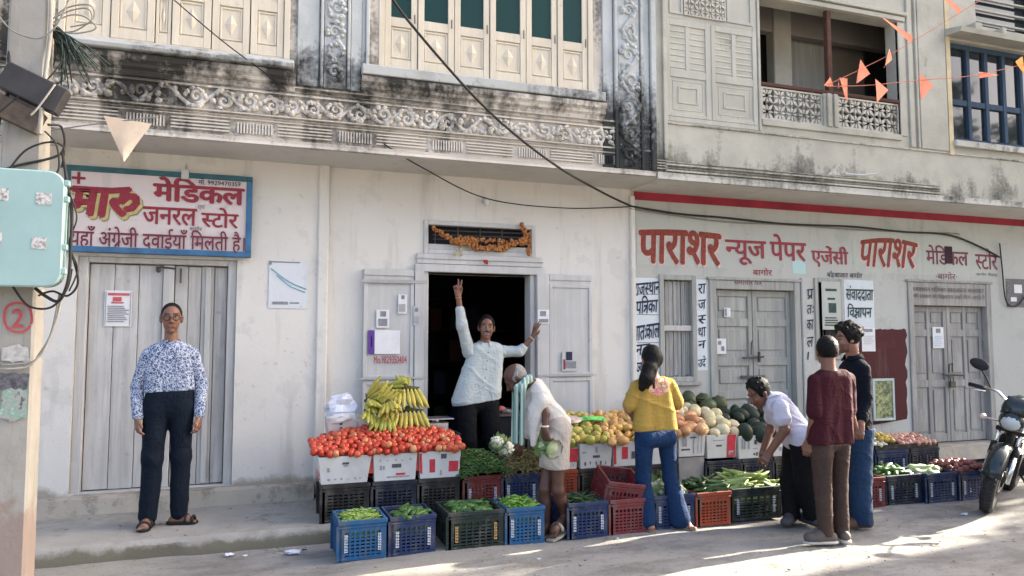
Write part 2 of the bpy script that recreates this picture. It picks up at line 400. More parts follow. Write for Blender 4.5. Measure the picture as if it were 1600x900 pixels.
b = MB(); b.profile([(YU+.05, 3.80), (YU-.13, 3.795), (YU-.14, 3.83), (YU-.01, 3.905), (YU+.05, 3.91)], -1.75, .235); b.build('window_sill', M_sill, BL, bevel=.006)
cornice(-1.75, .25, 3.795, M_band)
b = MB(); b.profile([(YU+.05, 3.835), (YU-.10, 3.83), (YU-.105, 3.915), (YU+.0, 3.925), (YU+.05, 3.926)], .80, 3.12); b.build('window_sill', M_sill, BL, bevel=.006)
cornice(.80, 3.14, 3.83, M_band)

# scroll relief made of spiral stems and leaves
def spiral(cx, cz, r0, turns, a0, sgn, n=22):
    return [(cx + r0*(1 - .82*i/n)*math.cos(a0 + sgn*turns*2*math.pi*i/n), cz + r0*(1 - .82*i/n)*math.sin(a0 + sgn*turns*2*math.pi*i/n)) for i in range(n+1)]
def scrolls(length, h, seed):
    """a running scroll in local (s,t), as a list of (polyline, radii)"""
    rr = random.Random(seed); out = []; s = 0; k = 0; P = h*1.15
    wave = [(u, h*.36*math.sin(math.pi*u/P)) for u in [length*i/int(length/h*14) for i in range(int(length/h*14)+1)]]
    out.append((wave, [.017]*len(wave)))
    while s < length - P*.6:
        up = 1 if k % 2 == 0 else -1; cx = s + P*.5
        sp = spiral(cx, -up*h*.06, h*.34, 1.25, up*math.pi*.5, -1 if up > 0 else 1); out.append((sp, [.021 - .012*i/len(sp) for i in range(len(sp))]))
        for q in range(12):
            a = rr.uniform(0, 6.28); l = h*rr.uniform(.16, .3); x, z = cx + h*.36*math.cos(a), h*.34*math.sin(a)
            b_ = a + rr.choice((-1, 1))*rr.uniform(.5, 1.1)
            lf = [(x + l*i/4*math.cos(b_ + .25*i), max(-h*.48, min(h*.48, z + l*i/4*math.sin(b_ + .25*i)))) for i in range(5)]
            out.append((lf, [.010, .027, .031, .022, .007]))
        s += P; k += 1
    return out
def relief(name, m, par, length, h, mapf, seed):
    b = MB(); q_ = random.Random(seed+50)
    for pl, rs in scrolls(length, h, seed):
        if q_.random() < .06: continue                    # broken off
        k_ = q_.uniform(.8, 1.25); rs = [r_*k_ for r_ in rs]; sh_ = q_.uniform(-.012, .012); pl = [(a+.028*math.sin(4.3*a+seed)+sh_, c*(1+.16*math.sin(3.1*a+2*seed))) for a, c in pl]
        pl = [(min(max(a, 0), length), max(-h*.49, min(h*.49, c))) for a, c in pl]
        b.tube([mapf(a, c) for a, c in pl], rs, 5)
    return b.build(name, m, par, smooth=True)
relief('scroll_relief', M_bandr, BL, 8.2, .165, lambda s, t: (-4.6 + s, YU - .006, 3.498 + t), 1)
# dentil panels along the lower band
b = MB(); rr = random.Random(5)
for k in range(10):
    x0 = -4.3 + k*.82
    for q in range(12):
        b.box(x0 + q*.024, x0 + q*.024 + .012, YU-.02, YU+.01, 3.235, 3.325)
    for z in (3.235, 3.262, 3.29, 3.317): b.box(x0 + .32, x0 + .76, YU-.02, YU+.01, z, z+.012)
b.build('dentil_band', M_bandr, BL)
# pilasters with an upright scroll
def pilaster(strips, sx0, sx1, zb, seed):
    b = MB()
    for (x0, x1, d) in strips: b.box(x0, x1, YU-d, YU+.02, zb, 7.0)
    b.build('pilaster', M_pil, BL, bevel=.006)
    relief('scroll_relief', M_pil, BL, 2.4, (sx1-sx0)*.92, lambda s, t: ((sx0+sx1)/2 + t, YU - .034, zb + .03 + s), seed)
pilaster(((.26,.44,.025),(.45,.475,.055),(.48,.67,.03),(.675,.70,.05),(.705,.80,.024),(.835,.865,.045),(.80,.835,.012)), .48, .67, 3.69, 2)
pilaster(((3.13,.0+3.24,.02),(3.25,3.285,.045),(3.29,3.53,.03),(3.535,3.565,.05),(3.57,3.64,.028),(3.645,3.70,.06)), .0+3.30, 3.53, 3.20, 3)

# shuttered windows of the upper floor
def shutter_window(px_edges, x0, x1, zb, zt, y, glassz=None, ajar=None):
    w = MB(); w.frame(x0, x1, zb, zt, .05, y-.03, y+.08, bot=False); w.box(x0+.05, x1-.05, y-.02, y+.08, zb, zb+.012)
    win = w.build('window', M_cream, BL, bevel=.004)
    b = MB(); b.box(x0+.04, x1-.04, y+.12, y+.14, zb, zt); b.build('dark_backing', M_dark, win)  # dark sheet standing in for the unlit room behind the shutters
    for k in range(len(px_edges)-1):
        a, c = px_edges[k], px_edges[k+1]; g_ = .004; s = MB()
        if a + .02 >= c: continue
        a += g_; c -= g_; st_ = min(.055, (c-a)*.2); zp0, zp1 = zb+.10, zb+.40
        yo = y - .012 - .006*(k % 2)
        s.box(a, a+st_, yo, yo+.04, zb+.014, zt-.05); s.box(c-st_, c, yo, yo+.04, zb+.014, zt-.05)
        s.box(a+st_, c-st_, yo+.002, yo+.038, zb+.014, zp0); s.box(a+st_, c-st_, yo+.002, yo+.038, zp1, zp1+.085)
        s.box(a+st_, c-st_, yo+.016, yo+.03, zp0, zp1)
        s.frame(a+st_+.004, c-st_-.004, zp0+.012, zp1-.012, .014, yo+.006, yo+.02)
        cx, cz = (a+c)/2, (zp0+zp1)/2; dw, dh = (c-a)*.17, .095                # diamond boss
        s.add([(cx, yo-.006, cz), (cx-dw, yo+.015, cz), (cx, yo+.015, cz+dh), (cx+dw, yo+.015, cz), (cx, yo+.015, cz-dh)], [(0,1,2),(0,2,3),(0,3,4),(0,4,1)])
        if not glassz: s.box(a+st_, c-st_, yo+.016, yo+.03, zp1+.085, zt-.05)
        sh = s.build('shutter', M_cream, win, bevel=.003)
        if glassz:
            gb = MB(); gb.box(a+st_, c-st_, yo+.018, yo+.026, zp1+.085, zt-.05); gb.build('pane', M_gglass, sh)
            nb = MB()
            nb.tube([(c-st_*.5, yo-.02, zp1+.12), (c-st_*.5, yo-.02, zp1+.04)], .006, 5); nb.build('handle', M_iron, sh)
    return win
shutter_window([-1.47, -1.16, -.84, -.72, -.42, -.12, .15], -1.52, .20, 3.905, 5.6, YU+.02)
shutter_window([1.0, 1.30, 1.64, 1.98, 2.34, 2.66, 2.98], .95, 3.03, 3.93, 5.6, YU+.02, True)

# ---- upper storey, right building
BV = (5.0, 6.9, 3.85, 5.20); LP = (3.83, 4.95, 3.74, 6.2); BW = (7.70, 9.6, 3.88, 5.10); TW = (8.15, 9.3, 5.34, 6.6)
wallgrid([BV, BW, TW], 3.705, 11.2, SOF+.02, 7.2, YU, YU+.17).build('upper_wall', M_upR, BR)
b = MB()
for (z0, z1, d, x0) in ((SOF-.03, 3.205, .03, 3.72), (3.215, 3.24, .03, 3.82), (3.25, 3.262, .018, 3.82), (3.275, 3.30, .035, 3.82), (3.31, 3.325, .018, 3.82), (3.705, 3.725, .02, 3.80)):
    b.profile([(YU, z0), (YU-d, z0+.004), (YU-d*.9, (z0+z1)/2), (YU-d, z1-.004), (YU, z1)], x0, 7.45 if z0 > 3.2 and z0 < 3.4 else 11.2)
b.build('moulding', M_ledge, BR)
b = MB(); b.box(3.80, 3.84, YU-.03, YU+.02, 3.34, 6.9); b.box(4.955, 4.985, YU-.02, YU+.02, 3.74, 6.5); b.box(7.03, 7.10, YU-.025, YU+.02, 3.74, 6.5); b.box(7.14, 7.17, YU-.03, YU+.02, 3.74, 6.5); b.box(7.2, 7.62, YU-.015, YU+.02, 3.74, 6.5)
b.box(5.0, 7.0, YU-.03, YU+.02, 5.205, 5.26); b.box(4.97, 7.02, YU-.05, YU+.02, 5.27, 5.31); b.box(6.90, 7.0, YU-.012, YU+.03, 3.86, 5.2)
b.build('trim', M_upR, BR, bevel=.005)
b = MB(); b.box(7.625, 7.69, YU-.02, YU+.04, 3.70, 5.6); b.build('corner_strip', M_yel, BR)
b = MB(); b.profile([(YU+.02, 5.13), (YU-.22, 5.11), (YU-.24, 5.16), (YU+.02, 5.22)], 7.62, 10.5); b.build('sunshade', M_upR, BR)
# louvred wooden screen
b = MB(); y = YU-.012
b.frame(LP[0], LP[1], LP[2], LP[3], .05, y+.005, y+.05)
cols = (3.88, 4.30, 4.36, 4.90)
for (a, c) in ((3.86, 4.34), (4.40, 4.92)):
    b.box(a-.02, a+.03, y, y+.04, 3.79, 4.80); b.box(c-.03, c+.02, y, y+.04, 3.79, 4.80); m_ = (a+c)/2
    b.box(m_-.025, m_+.025, y+.004, y+.04, 4.28, 4.74)
    b.box(a+.03, c-.03, y+.001, y+.04, 4.20, 4.28); b.box(a+.03, c-.03, y+.001, y+.04, 4.74, 4.80); b.box(a+.03, c-.03, y+.001, y+.04, 3.79, 3.83)
    b.box(a+.03, c-.03, y+.022, y+.036, 3.83, 4.20)
    b.frame(a+.06, c-.06, 3.86, 4.17, .012, y+.008, y+.024); b.frame(a+.12, c-.12, 3.93, 4.11, .02, y+.004, y+.024)
    for k in range(7):
        z = 4.30 + k*.063
        for (p, q) in ((a+.03, m_-.025), (m_+.025, c-.03)):
            b.add([(p,y+.004,z),(q,y+.004,z),(q,y+.036,z+.058),(p,y+.036,z+.058),(p,y+.012,z-.004),(q,y+.012,z-.004),(q,y+.044,z+.054),(p,y+.044,z+.054)],
                  [(0,1,2,3),(4,7,6,5),(0,4,5,1),(3,2,6,7),(0,3,7,4),(1,5,6,2)])
b.box(4.34, 4.40, y+.006, y+.04, 3.79, 4.80)
b.box(3.88, 4.06, y+.01, y+.04, 4.82, 6.1); b.box(4.56, 4.93, y+.01, y+.04, 4.82, 6.1)
b.box(4.06, 4.56, y+.03, y+.05, 4.80, 6.1)
b.frame(4.58, 4.90, 4.86, 5.6, .03, y-.002, y+.02); b.frame(3.89, 4.05, 4.86, 5.6, .025, y-.002, y+.02)
scr = b.build('shutter_screen', M_louv, BR, bevel=.003)
def jali(x0, x1, z0, z1, y0, y1, cell, seed=0):
    """pierced cement lattice: petals crossing inside every cell"""
    b = MB(); nx = max(1, round((x1-x0)/cell)); nz = max(1, round((z1-z0)/cell)); cw, ch = (x1-x0)/nx, (z1-z0)/nz; ym = (y0+y1)/2
    b.frame(x0, x1, z0, z1, cell*.10, y0, y1)
    for i in range(nx):
        for j in range(nz):
            cx, cz = x0+(i+.5)*cw, z0+(j+.5)*ch
            for a in range(8):
                an = a*math.pi/4; L = .5 if a % 2 == 0 else .68
                dx, dz = math.cos(an)*cw*L, math.sin(an)*ch*L; px_, pz_ = -dz*.16, dx*.16
                poly = [(cx+dx*.18, cz+dz*.18), (cx+dx*.55+px_, cz+dz*.55+pz_), (cx+dx, cz+dz), (cx+dx*.55-px_, cz+dz*.55-pz_)]
                b.prism(poly, ym-.012-.0007*a, ym+.012+.0007*a)
            pts = [(cx+cw*.36*math.cos(q*math.pi/6), ym, cz+ch*.36*math.sin(q*math.pi/6)) for q in range(13)]
            b.tube(pts, cell*.045, 4, False)
    return b
jb = jali(4.06, 4.56, 4.86, 5.36, YU-.02, YU+.012, .125); jb.build('lattice', M_jali, scr)
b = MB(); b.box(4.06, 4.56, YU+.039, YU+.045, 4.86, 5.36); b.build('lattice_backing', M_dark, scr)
# veranda behind the balcony
b = MB(); x0, x1, z0, z1 = 4.75, 7.95, 3.80, 5.82
b.add([(x0,YU+.165,z0),(x1,YU+.165,z0),(x1,.40,z0),(x0,.40,z0),(x0,YU+.165,z1),(x1,YU+.165,z1),(x1,.40,z1),(x0,.40,z1)], [(0,1,2,3),(4,7,6,5),(0,3,7,4),(1,5,6,2),(2,6,7,3)])
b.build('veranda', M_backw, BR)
for (p_, q_, t_) in ((1176,1208,38), (1352,1394,66)): b = MB(); b.box(at(p_,100,.37).x, at(q_,100,.37).x, .36, .395, 3.82, at((p_+q_)/2,t_,.37).z); b.build('veranda_dark_opening', M_dark, BR)  # near-black slabs put where the veranda's door openings lie in shade
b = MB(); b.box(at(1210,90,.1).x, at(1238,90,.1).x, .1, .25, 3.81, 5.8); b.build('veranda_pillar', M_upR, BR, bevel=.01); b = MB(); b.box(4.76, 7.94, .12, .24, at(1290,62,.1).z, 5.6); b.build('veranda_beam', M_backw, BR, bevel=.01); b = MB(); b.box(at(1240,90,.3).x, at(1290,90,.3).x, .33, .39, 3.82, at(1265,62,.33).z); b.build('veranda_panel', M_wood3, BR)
b = MB(); b.box(4.99, 6.92, YU-.01, YU+.09, 4.235, 4.275); rail = b.build('railing', M_rail, BR, bevel=.008)
b = MB(); b.box(5.905, 5.965, YU+.01, YU+.07, 4.275, 5.2); b.build('railing_post', M_rail, rail, bevel=.006)
for (a, c) in ((5.0, 5.80), (6.01, 6.88)):
    jali(a, c, 3.875, 4.225, YU+.0, YU+.05, .175).build('balustrade', M_jali, BR)
b = MB(); b.box(5.80, 6.01, YU-.02, YU+.08, 3.86, 4.233); b.box(5.84, 5.90, YU-.04, YU-.02, 3.86, 4.233); b.box(5.93, 5.98, YU-.04, YU-.02, 3.86, 4.233)
b.box(4.99, 6.9, YU-.025, YU+.08, 3.80, 3.868); b.build('balcony_post', M_upR, BR, bevel=.006)
# blue casement window at the far right
x0, x1, z0, z1 = BW; y = YU+.06
b = MB(); b.frame(x0, x1, z0, z1, .06, y, y+.08)
w0 = (x1-x0-.12)/6
for k in range(1, 6): b.box(x0+.06+w0*k-.028, x0+.06+w0*k+.028, y-.008, y+.06, z0+.06, z1-.06)
for k in range(6): b.box(x0+.06+w0*k+(.028 if k else 0), x0+.06+w0*(k+1)-(.028 if k < 5 else 0), y, y+.05, z0+.46, z0+.53)
bw = b.build('window', M_blue, BR, bevel=.004)
b = MB(); b.box(x0+.05, x1-.05, y+.03, y+.036, z0+.05, z1-.05); b.build('pane', M_pane, bw)
b = MB(); b.box(x0, x1, YU+.25, YU+.27, z0, z1); b.build('dark_backing', M_dark, bw)  # dark sheet for the shade of the room behind the panes
b = MB(); b.box(7.68, 9.7, YU-.06, YU+.05, 3.80, 3.875); b.build('window_sill', M_ledge, BR, bevel=.006)
x0, x1, z0, z1 = TW
b = MB(); b.frame(x0, x1, z0, z1, .05, YU+.1, YU+.16)
for k in range(8): b.box(x0+.05, x1-.05, YU+.11, YU+.15, z0+.12+k*.15, z0+.14+k*.15)
tw = b.build('window', M_louv, BR); b = MB(); b.box(x0, x1, YU+.18, YU+.2, z0, z1); b.build('pane', M_pane, tw)
for a, c in ((8.0, 8.12), (8.45, 8.52)): b = MB(); b.box(a, c, YU-.11, YU+.02, 5.18, 5.32); b.build('bracket', M_upR, BR, bevel=.01)
b = MB(); b.prism([(6.02+.02*math.sin(3*k)+.16*math.cos(k*math.pi/10), 3.335+.13*math.sin(k*math.pi/10)) for k in range(11)], YU-.006, YU+.01); b.build('cement_patch', M_jali, BR)
b = MB(); b.tube([(6.03, YU-.05, 3.345), (6.25, YU-.06, 3.345), (6.46, YU-.055, 3.375)], .012, 6); b.build('broken_rod', M_leafp, BR)
# flat roofs close the two houses
b = MB(); b.box(UL0, UL1, YU, 8, 7.2, 7.35); b.build('roof', M_ledge, BL); b = MB(); b.box(UL1+.004, 11.2, YU, 8, 7.2, 7.35); b.build('roof', M_ledge, BR)
b = MB(); b.box(UL0, UL0+.2, .26, 8, 0, 7.2); b.build('wall', M_wallR, BL); b = MB(); b.box(11.0, 11.2, .61, 8, 0, 7.2); b.build('wall', M_wallR, BR)
b = MB(); b.box(UL0+.2, 11.0, 7.8, 8, 0, 7.2); b.build('wall', M_wallR, BR)
# doors in the left building -------------------------------------------------
def planks(b, x0, x1, z0, z1, y0, y1, n, rr, gap=.005):
    w = (x1-x0)/n
    for k in range(n):
        d = rr.uniform(-.006, .006); b.box(x0+k*w+gap/2, x0+(k+1)*w-gap/2, y0+d, y1, z0+rr.uniform(0, .006), z1-rr.uniform(0, .006))
rr = random.Random(21)
b = MB(); x0, x1, z0, z1 = D1
b.box(x0, x0+.075, .0, .14, z0, z1); b.box(x1-.075, x1, .0, .14, z0, z1); b.box(x0+.075, x1-.075, .0, .14, z1-.05, z1); b.box(x0, x1, -.03, .2, z0-.02, z0+.004)
d1 = b.build('door', M_wood2, BL, bevel=.006)
xm = -.75
for (a, c, n) in ((x0+.08, xm-.045, 3), (xm+.05, x1-.08, 4)):
    b = MB(); planks(b, a, c, z0+.01, z1-.055, .055, .09, n, rr); b.build('door_leaf', M_wood2 if n == 3 else M_wood, d1, bevel=.003)
b = MB(); b.box(xm-.042, xm+.045, .03, .07, z0+.006, z1-.055); b.box(xm+.30, xm+.345, .035, .055, z0+.02, z1-.06); b.build('batten', M_wood2, d1, bevel=.004)
b = MB(); b.tube([(-.85, .03, 2.16), (-.80, .02, 2.165), (-.70, .03, 2.155)], .008, 5); b.ell((-.83, .02, 2.14), (.02, .012, .025)); b.build('bolt', M_iron, d1)
b = MB(); b.box(-.66, -.645, .02, .03, 2.03, 2.16); b.build('bolt', M_iron, d1)
# open shop doorway with folded-back leaves
b = MB(); x0, x1, z0, z1 = D2
b.box(x0, x0+.05, -.02, .15, z0, z1); b.box(x1-.05, x1, -.02, .15, z0, z1)
b.box(x0-.09, x1+.10, -.05, .2, z1, z1+.075); b.box(x0-.07, x1+.08, -.03, .0, z1+.08, z1+.18); b.box(x0-.08, x1+.09, -.045, .0, z1+.125, z1+.14)
d2 = b.build('door', M_leafp, BL, bevel=.006)
for (a, c, e) in ((.925, 1.40, 1.40), (2.79, 3.265, 2.79)):
    b = MB(); y = -.055
    b.box(a, c, y, -.004, z0+.03, z1+.01); b.frame(a, c, 1.17, 2.1, .035, y-.012, y); b.frame(a, c, z0+.05, 1.15, .035, y-.012, y); b.box(a, c, y-.012, y, 2.14, z1+.008)
    b.build('door_leaf', M_leafp, d2, bevel=.003)
for (a, c) in ((1.405, 1.497), (2.655, 2.785)):
    b = MB(); b.box(a, c, -.075, -.006, z0+.03, z1+.005); b.build('door_leaf', M_leafp, d2, bevel=.004)
M_pir = flat('painted_iron', (.36,.36,.35), .6)
for (a, c, e, f_) in ((.90, 1.52, 1.165, 1.185), (2.66, 3.27, 1.165, 1.185), (.90, 1.52, 2.07, 2.10)):
    b = MB(); b.box(a, c, -.083, -.076, e, f_); b.build('hinge', M_pir, d2)
# transom window over it
x0, x1, z0, z1 = T2
b = MB(); b.frame(x0, x1, z0, z1, .045, -.02, .06); b.box(x0+.045, x1-.045, .0, .06, z0+.045, z0+.10); tr = b.build('window', M_leafp, BL, bevel=.005)
b = MB(); [b.tube([(x0+.1, .03+.01*k, z0+.15+k*.045), (x1-.1, .03, z0+.16+k*.045)], .007, 5) for k in range(4)]
for k in range(5): b.tube([(x0+.12+k*.23, .02, z0+.1), (x0+.12+k*.23, .02, z1-.045)], .006, 5)
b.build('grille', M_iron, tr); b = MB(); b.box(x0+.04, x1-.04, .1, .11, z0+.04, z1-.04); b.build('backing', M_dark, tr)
# doors and windows in the right building ------------------------------------
def plank_window(h, nm_leaf=2):
    x0, x1, z0, z1 = h
    b = MB(); b.frame(x0-.03, x1+.03, z0-.02, z1+.02, .055, -.02, .09); b.box(x0-.05, x1+.06, -.05, .06, z0-.06, z0-.02); w = b.build('window', M_wood3, BR, bevel=.005)
    b = MB(); planks(b, x0+.026, x1-.026, z0+.04, z1-.04, .055, .075, 7, rr, .008); b.build('shutter', M_wood, w)
    b = MB(); b.box(x0+.026, x1-.026, .0, .045, (z0+z1)/2-.03, (z0+z1)/2+.03); b.build('rail', M_wood2, w, bevel=.004)
    b = MB()
    for k in range(6): xx = x0+.05+k*(x1-x0-.1)/5; b.tube([(xx, .03, z0+.03), (xx, .03, z1-.03)], .006, 5)
    b.build('window_bar', M_wood3, w)
plank_window(N1)
x0, x1, z0, z1 = N2
b = MB(); b.frame(x0-.03, x1+.03, z0, z1+.02, .05, -.02, .09); w2 = b.build('window', M_wood3, BR, bevel=.005)
b = MB(); [b.tube([(x0+.03+k*.045, .04, z0+.04), (x0+.03+k*.045, .04, z1-.03)], .007, 5) for k in range(8)]; b.build('window_bar', M_iron, w2)
def panel_door(h, lint, rows, cols, m, mi):
    x0, x1, z0, z1 = h; zt = z1 - lint
    b = MB(); b.box(x0, x0+.085, -.02, .15, z0, z1); b.box(x1-.085, x1, -.02, .15, z0, z1); b.box(x0+.085, x1-.085, -.012, .15, zt, z1)
    b.box(x0-.03, x1+.03, -.03, -.0, z1, z1+.03)
    d = b.build('door', m, BR, bevel=.006); xm = (x0+x1)/2
    for (a, c) in ((x0+.09, xm-.004), (xm+.004, x1-.09)):
        b = MB(); y = .06; s = .055; n = cols; cw = (c-a-s*(n+1))/n
        for k in range(n+1): b.box(a+k*(cw+s), a+k*(cw+s)+s, y, y+.045, z0+.01, zt-.006)
        zs = [z0+.01] + [z0 + (zt-z0)*r for r in rows] + [zt-.006]
        for i, z in enumerate(zs):
            zz0, zz1 = (z, z+.10) if i == 0 else ((z-.07, z) if i == len(zs)-1 else (z-.045, z+.045))
            for k in range(n): b.box(a+s+k*(cw+s), a+s+k*(cw+s)+cw, y+.002, y+.043, zz0, zz1)
        for k in range(n):
            b.box(a+s+k*(cw+s), a+s+k*(cw+s)+cw, y+.02, y+.032, z0+.05, zt-.03)
            for i in range(len(zs)-1):
                q0, q1 = zs[i]+.13, zs[i+1]-.08
                if q1 > q0 + .1: b.box(a+s+k*(cw+s)+.03, a+s+k*(cw+s)+cw-.03, y+.008, y+.021, q0, q1)
        b.build('door_leaf', mi, d, bevel=.004)
    return d
d3 = panel_door(D3, .10, (.36, .56, .80), 1, M_wood3, M_wood3)
b = MB(); xm = 5.335
b.box(xm-.18, xm+.14, .035, .055, 1.10, 1.13); b.tube([(xm-.16, .03, 1.33), (xm+.12, .03, 1.34)], .012, 6); b.tube([(xm-.05, .03, 1.36), (xm-.05, .02, 1.5), (xm-.03, .03, 1.52)], .008, 5)
b.tube([(xm+.05, .02, 1.28), (xm+.05, .02, 1.40)], .016, 6); b.build('bolt', M_iron, d3)
M_wood4 = wood('dull_grey_door_wood', (.36,.345,.32), (.22,.21,.195), 2, 1.0, (.42,.405,.375), .5)
d4 = panel_door(D4, .29, (.43, .80), 2, M_wood4, M_wood4)
b = MB(); xm = 8.275
b.tube([(xm-.12, .03, 1.10), (xm+.22, .03, 1.08)], .014, 6); b.tube([(xm-.03, .03, 1.12), (xm-.04, .01, 1.22), (xm, .0, 1.24), (xm+.02, .02, 1.13)], .01, 5); b.box(xm-.035, xm+.045, .0, .03, .93, 1.01); b.tube([(xm-.02,.02,1.0),(xm-.02,.02,1.07),(xm+.03,.02,1.07),(xm+.03,.02,1.0)], .007, 5)
b.build('bolt', M_iron, d4)
# ------------------------------------------------------------------ painted lettering
MARKS = set('ुूृेैंँ्')
_gc = {}
def glyph(ch, bold):
    """triangles of one letter from the default font, with its advance"""
    if (ch, bold) in _gc: return _gc[(ch, bold)]
    c = bpy.data.curves.new('letter', 'FONT'); c.body = ch; c.size = 1; c.resolution_u = 3
    o = bpy.data.objects.new('letter', c); COL.objects.link(o); bpy.context.view_layer.update()
    me = bpy.data.meshes.new_from_object(o.evaluated_get(bpy.context.evaluated_depsgraph_get()))
    vs = [(v.co.x, v.co.y, 0) for v in me.vertices]; fs = [tuple(p.vertices) for p in me.polygons]
    bpy.data.objects.remove(o); bpy.data.curves.remove(c); bpy.data.meshes.remove(me)
    mx = max((v[0] for v in vs), default=.3)
    adv = .258 if ch == 'ि' else 0.0 if ch in MARKS else (mx - .015 if ord(ch) > 0x900 else mx + .06)
    if ch == ' ': adv = .3
    _gc[(ch, bold)] = (vs, fs, adv); return _gc[(ch, bold)]
def cut(g, x):
    """the letter left of x (Devanagari half form)"""
    bm = bmesh.new(); V = [bm.verts.new(v) for v in g[0]]
    for f in g[1]:
        try: bm.faces.new([V[i] for i in f])
        except ValueError: pass
    bmesh.ops.bisect_plane(bm, geom=bm.verts[:] + bm.edges[:] + bm.faces[:], plane_co=(x, 0, 0), plane_no=(1, 0, 0), clear_outer=True)
    bm.verts.index_update(); r = ([(v.co.x, v.co.y, 0) for v in bm.verts], [tuple(v.index for v in f.verts) for f in bm.faces], x - .01)
    bm.free(); return r
def strokes(lines, w, adv):
    vs = []; fs = []
    for pl in lines:
        for i in range(len(pl) - 1):
            a, b = Vector(pl[i]), Vector(pl[i+1]); d = (b - a).normalized(); a = a - d*w*.3; b = b + d*w*.3; p = Vector((-d.y, d.x)) * w/2
            n = len(vs); zz = len(fs)*.00001; vs += [(*q, zz) for q in (a+p, a-p, b-p, b+p)]; fs.append((n, n+1, n+2, n+3))
    return (vs, fs, adv)
def word(s, bold=.02, slant=0.0):
    """Devanagari in visual order; {X} = half form, special conjuncts in upper case Latin:
    T = tra, J = gya, P = pra, G = gra, U = ru"""
    V = []; F = []; x = 0; i = 0; w = .085; cnt = [0]
    def put(g, dx=0, dy=0, sx=1, sy=1):
        for (ox, oy) in (((0, 0),) if bold < .008 else ((0, 0), (bold, 0), (-bold, 0), (0, bold*.7), (0, -bold*.7), (bold*.7, -bold*.5), (-bold*.7, bold*.5))):
            n = len(V); cnt[0] += 1; V.extend((v[0]*sx + x + dx + ox, v[1]*sy + dy + oy, cnt[0]*.00008 + (v[2] if len(v) > 2 else 0)) for v in g[0]); F.extend(tuple(k + n for k in f) for f in g[1])
    def gl(c): return glyph(c, bold)
    while i < len(s):
        c = s[i]
        if c == '{':
            ch = s[i+1]; g = gl(ch); g = cut(g, {'न': .37, 'स': .45, 'प': .40}.get(ch, .4)); put(g); x += g[2]; i += 3; continue
        if c == 'T':
            g = strokes([[(0,.58),(.5,.58)],[(.40,.6),(.40,0)],[(.06,.37),(.40,.37)],[(.38,.36),(.22,.22),(.06,.10)]], w, .5); put(g); x += g[2]
        elif c == 'J':
            g = strokes([[(0,.58),(.62,.58)],[(.52,.6),(.52,0)],[(.2,.33),(.52,.33)],[(.22,.5),(.1,.42),(.2,.33),(.32,.26),(.26,.12),(.1,.16),(.06,.05),(.28,-.06)]], w, .61); put(g); x += g[2]
        elif c in 'PG':
            b = gl('प' if c == 'P' else 'ग'); put(b); q = strokes([[(.46,.26),(.14,.03)]], w, 0) if c == 'P' else strokes([[(.48,.24),(.22,.02)]], w, 0); put(q); x += b[2]
        elif c == 'U':
            b = gl('र'); put(b); q = strokes([[(.30,.32),(.42,.44),(.58,.42),(.62,.28),(.54,.16),(.42,.14)]], w, 0); put(q); x += .62
        elif c == '+':
            put(strokes([[(0,.3),(.6,.3)],[(.3,0),(.3,.6)]], .12, 0)); x += .6
        else:
            g = gl(c); put(g); x += g[2]
        i += 1
    if slant: V = [(a + slant*b, b, c) for a, b, c in V]
    return V, F
def paint(name, s, m, par, Y, xl, yt, yb, xr, bold=.02, slant=0.0, rise=0.0, wob=0.0, label=None, arch=0.0, dy=0.0):
    """fit a word to the place where it is painted on the wall plane y = Y"""
    V, F = word(s, bold, slant)
    ax, bx = min(v[0] for v in V), max(v[0] for v in V); ay, by = min(v[1] for v in V), max(v[1] for v in V)
    p, q, e = at(xl, yb, Y), at(xl, yt, Y), at(xr, (yt+yb)/2, Y); W_, H_ = e.x - p.x, q.z - p.z
    vs = []
    for a, b, cc in V:
        u, t = (a-ax)/(bx-ax), (b-ay)/(by-ay)
        z = p.z + t*H_ + rise*u*W_ + wob*math.sin(u*9)*H_ + arch*math.sin(u*math.pi)*H_*t
        vs.append((p.x + u*W_, Y - .0045 - dy - cc, z))
    b = MB(); b.add(vs, F); o = b.build(name, m, par)
    if label: o['label'] = label
    return o
P_red  = flat('faded_red_lettering_paint', (.21,.04,.027), .7, .35, 30)
P_red2 = flat('crimson_lettering_paint', (.24,.026,.04), .6, .2, 30)
P_mar  = flat('maroon_lettering_paint', (.15,.024,.048), .6, .2, 30)
P_blk  = flat('blue_black_lettering_paint', (.02,.025,.06), .7, .3, 30)
P_grn  = flat('green_black_lettering_paint', (.03,.06,.055), .7, .3, 30)
P_gry  = flat('grey_lettering_paint', (.11,.105,.10), .7, .3, 30)
P_olv  = flat('olive_lettering_shadow_paint', (.22,.20,.09), .7, .2, 30)
P_yel  = flat('yellow_lettering_paint', (.44,.38,.17), .7, .2, 30)
P_pink = flat('pale_pink_lettering_edge', (.58,.42,.38), .8, .2, 30)
P_red3 = flat('red_marker_paint', (.36,.06,.07), .7, .2, 30)

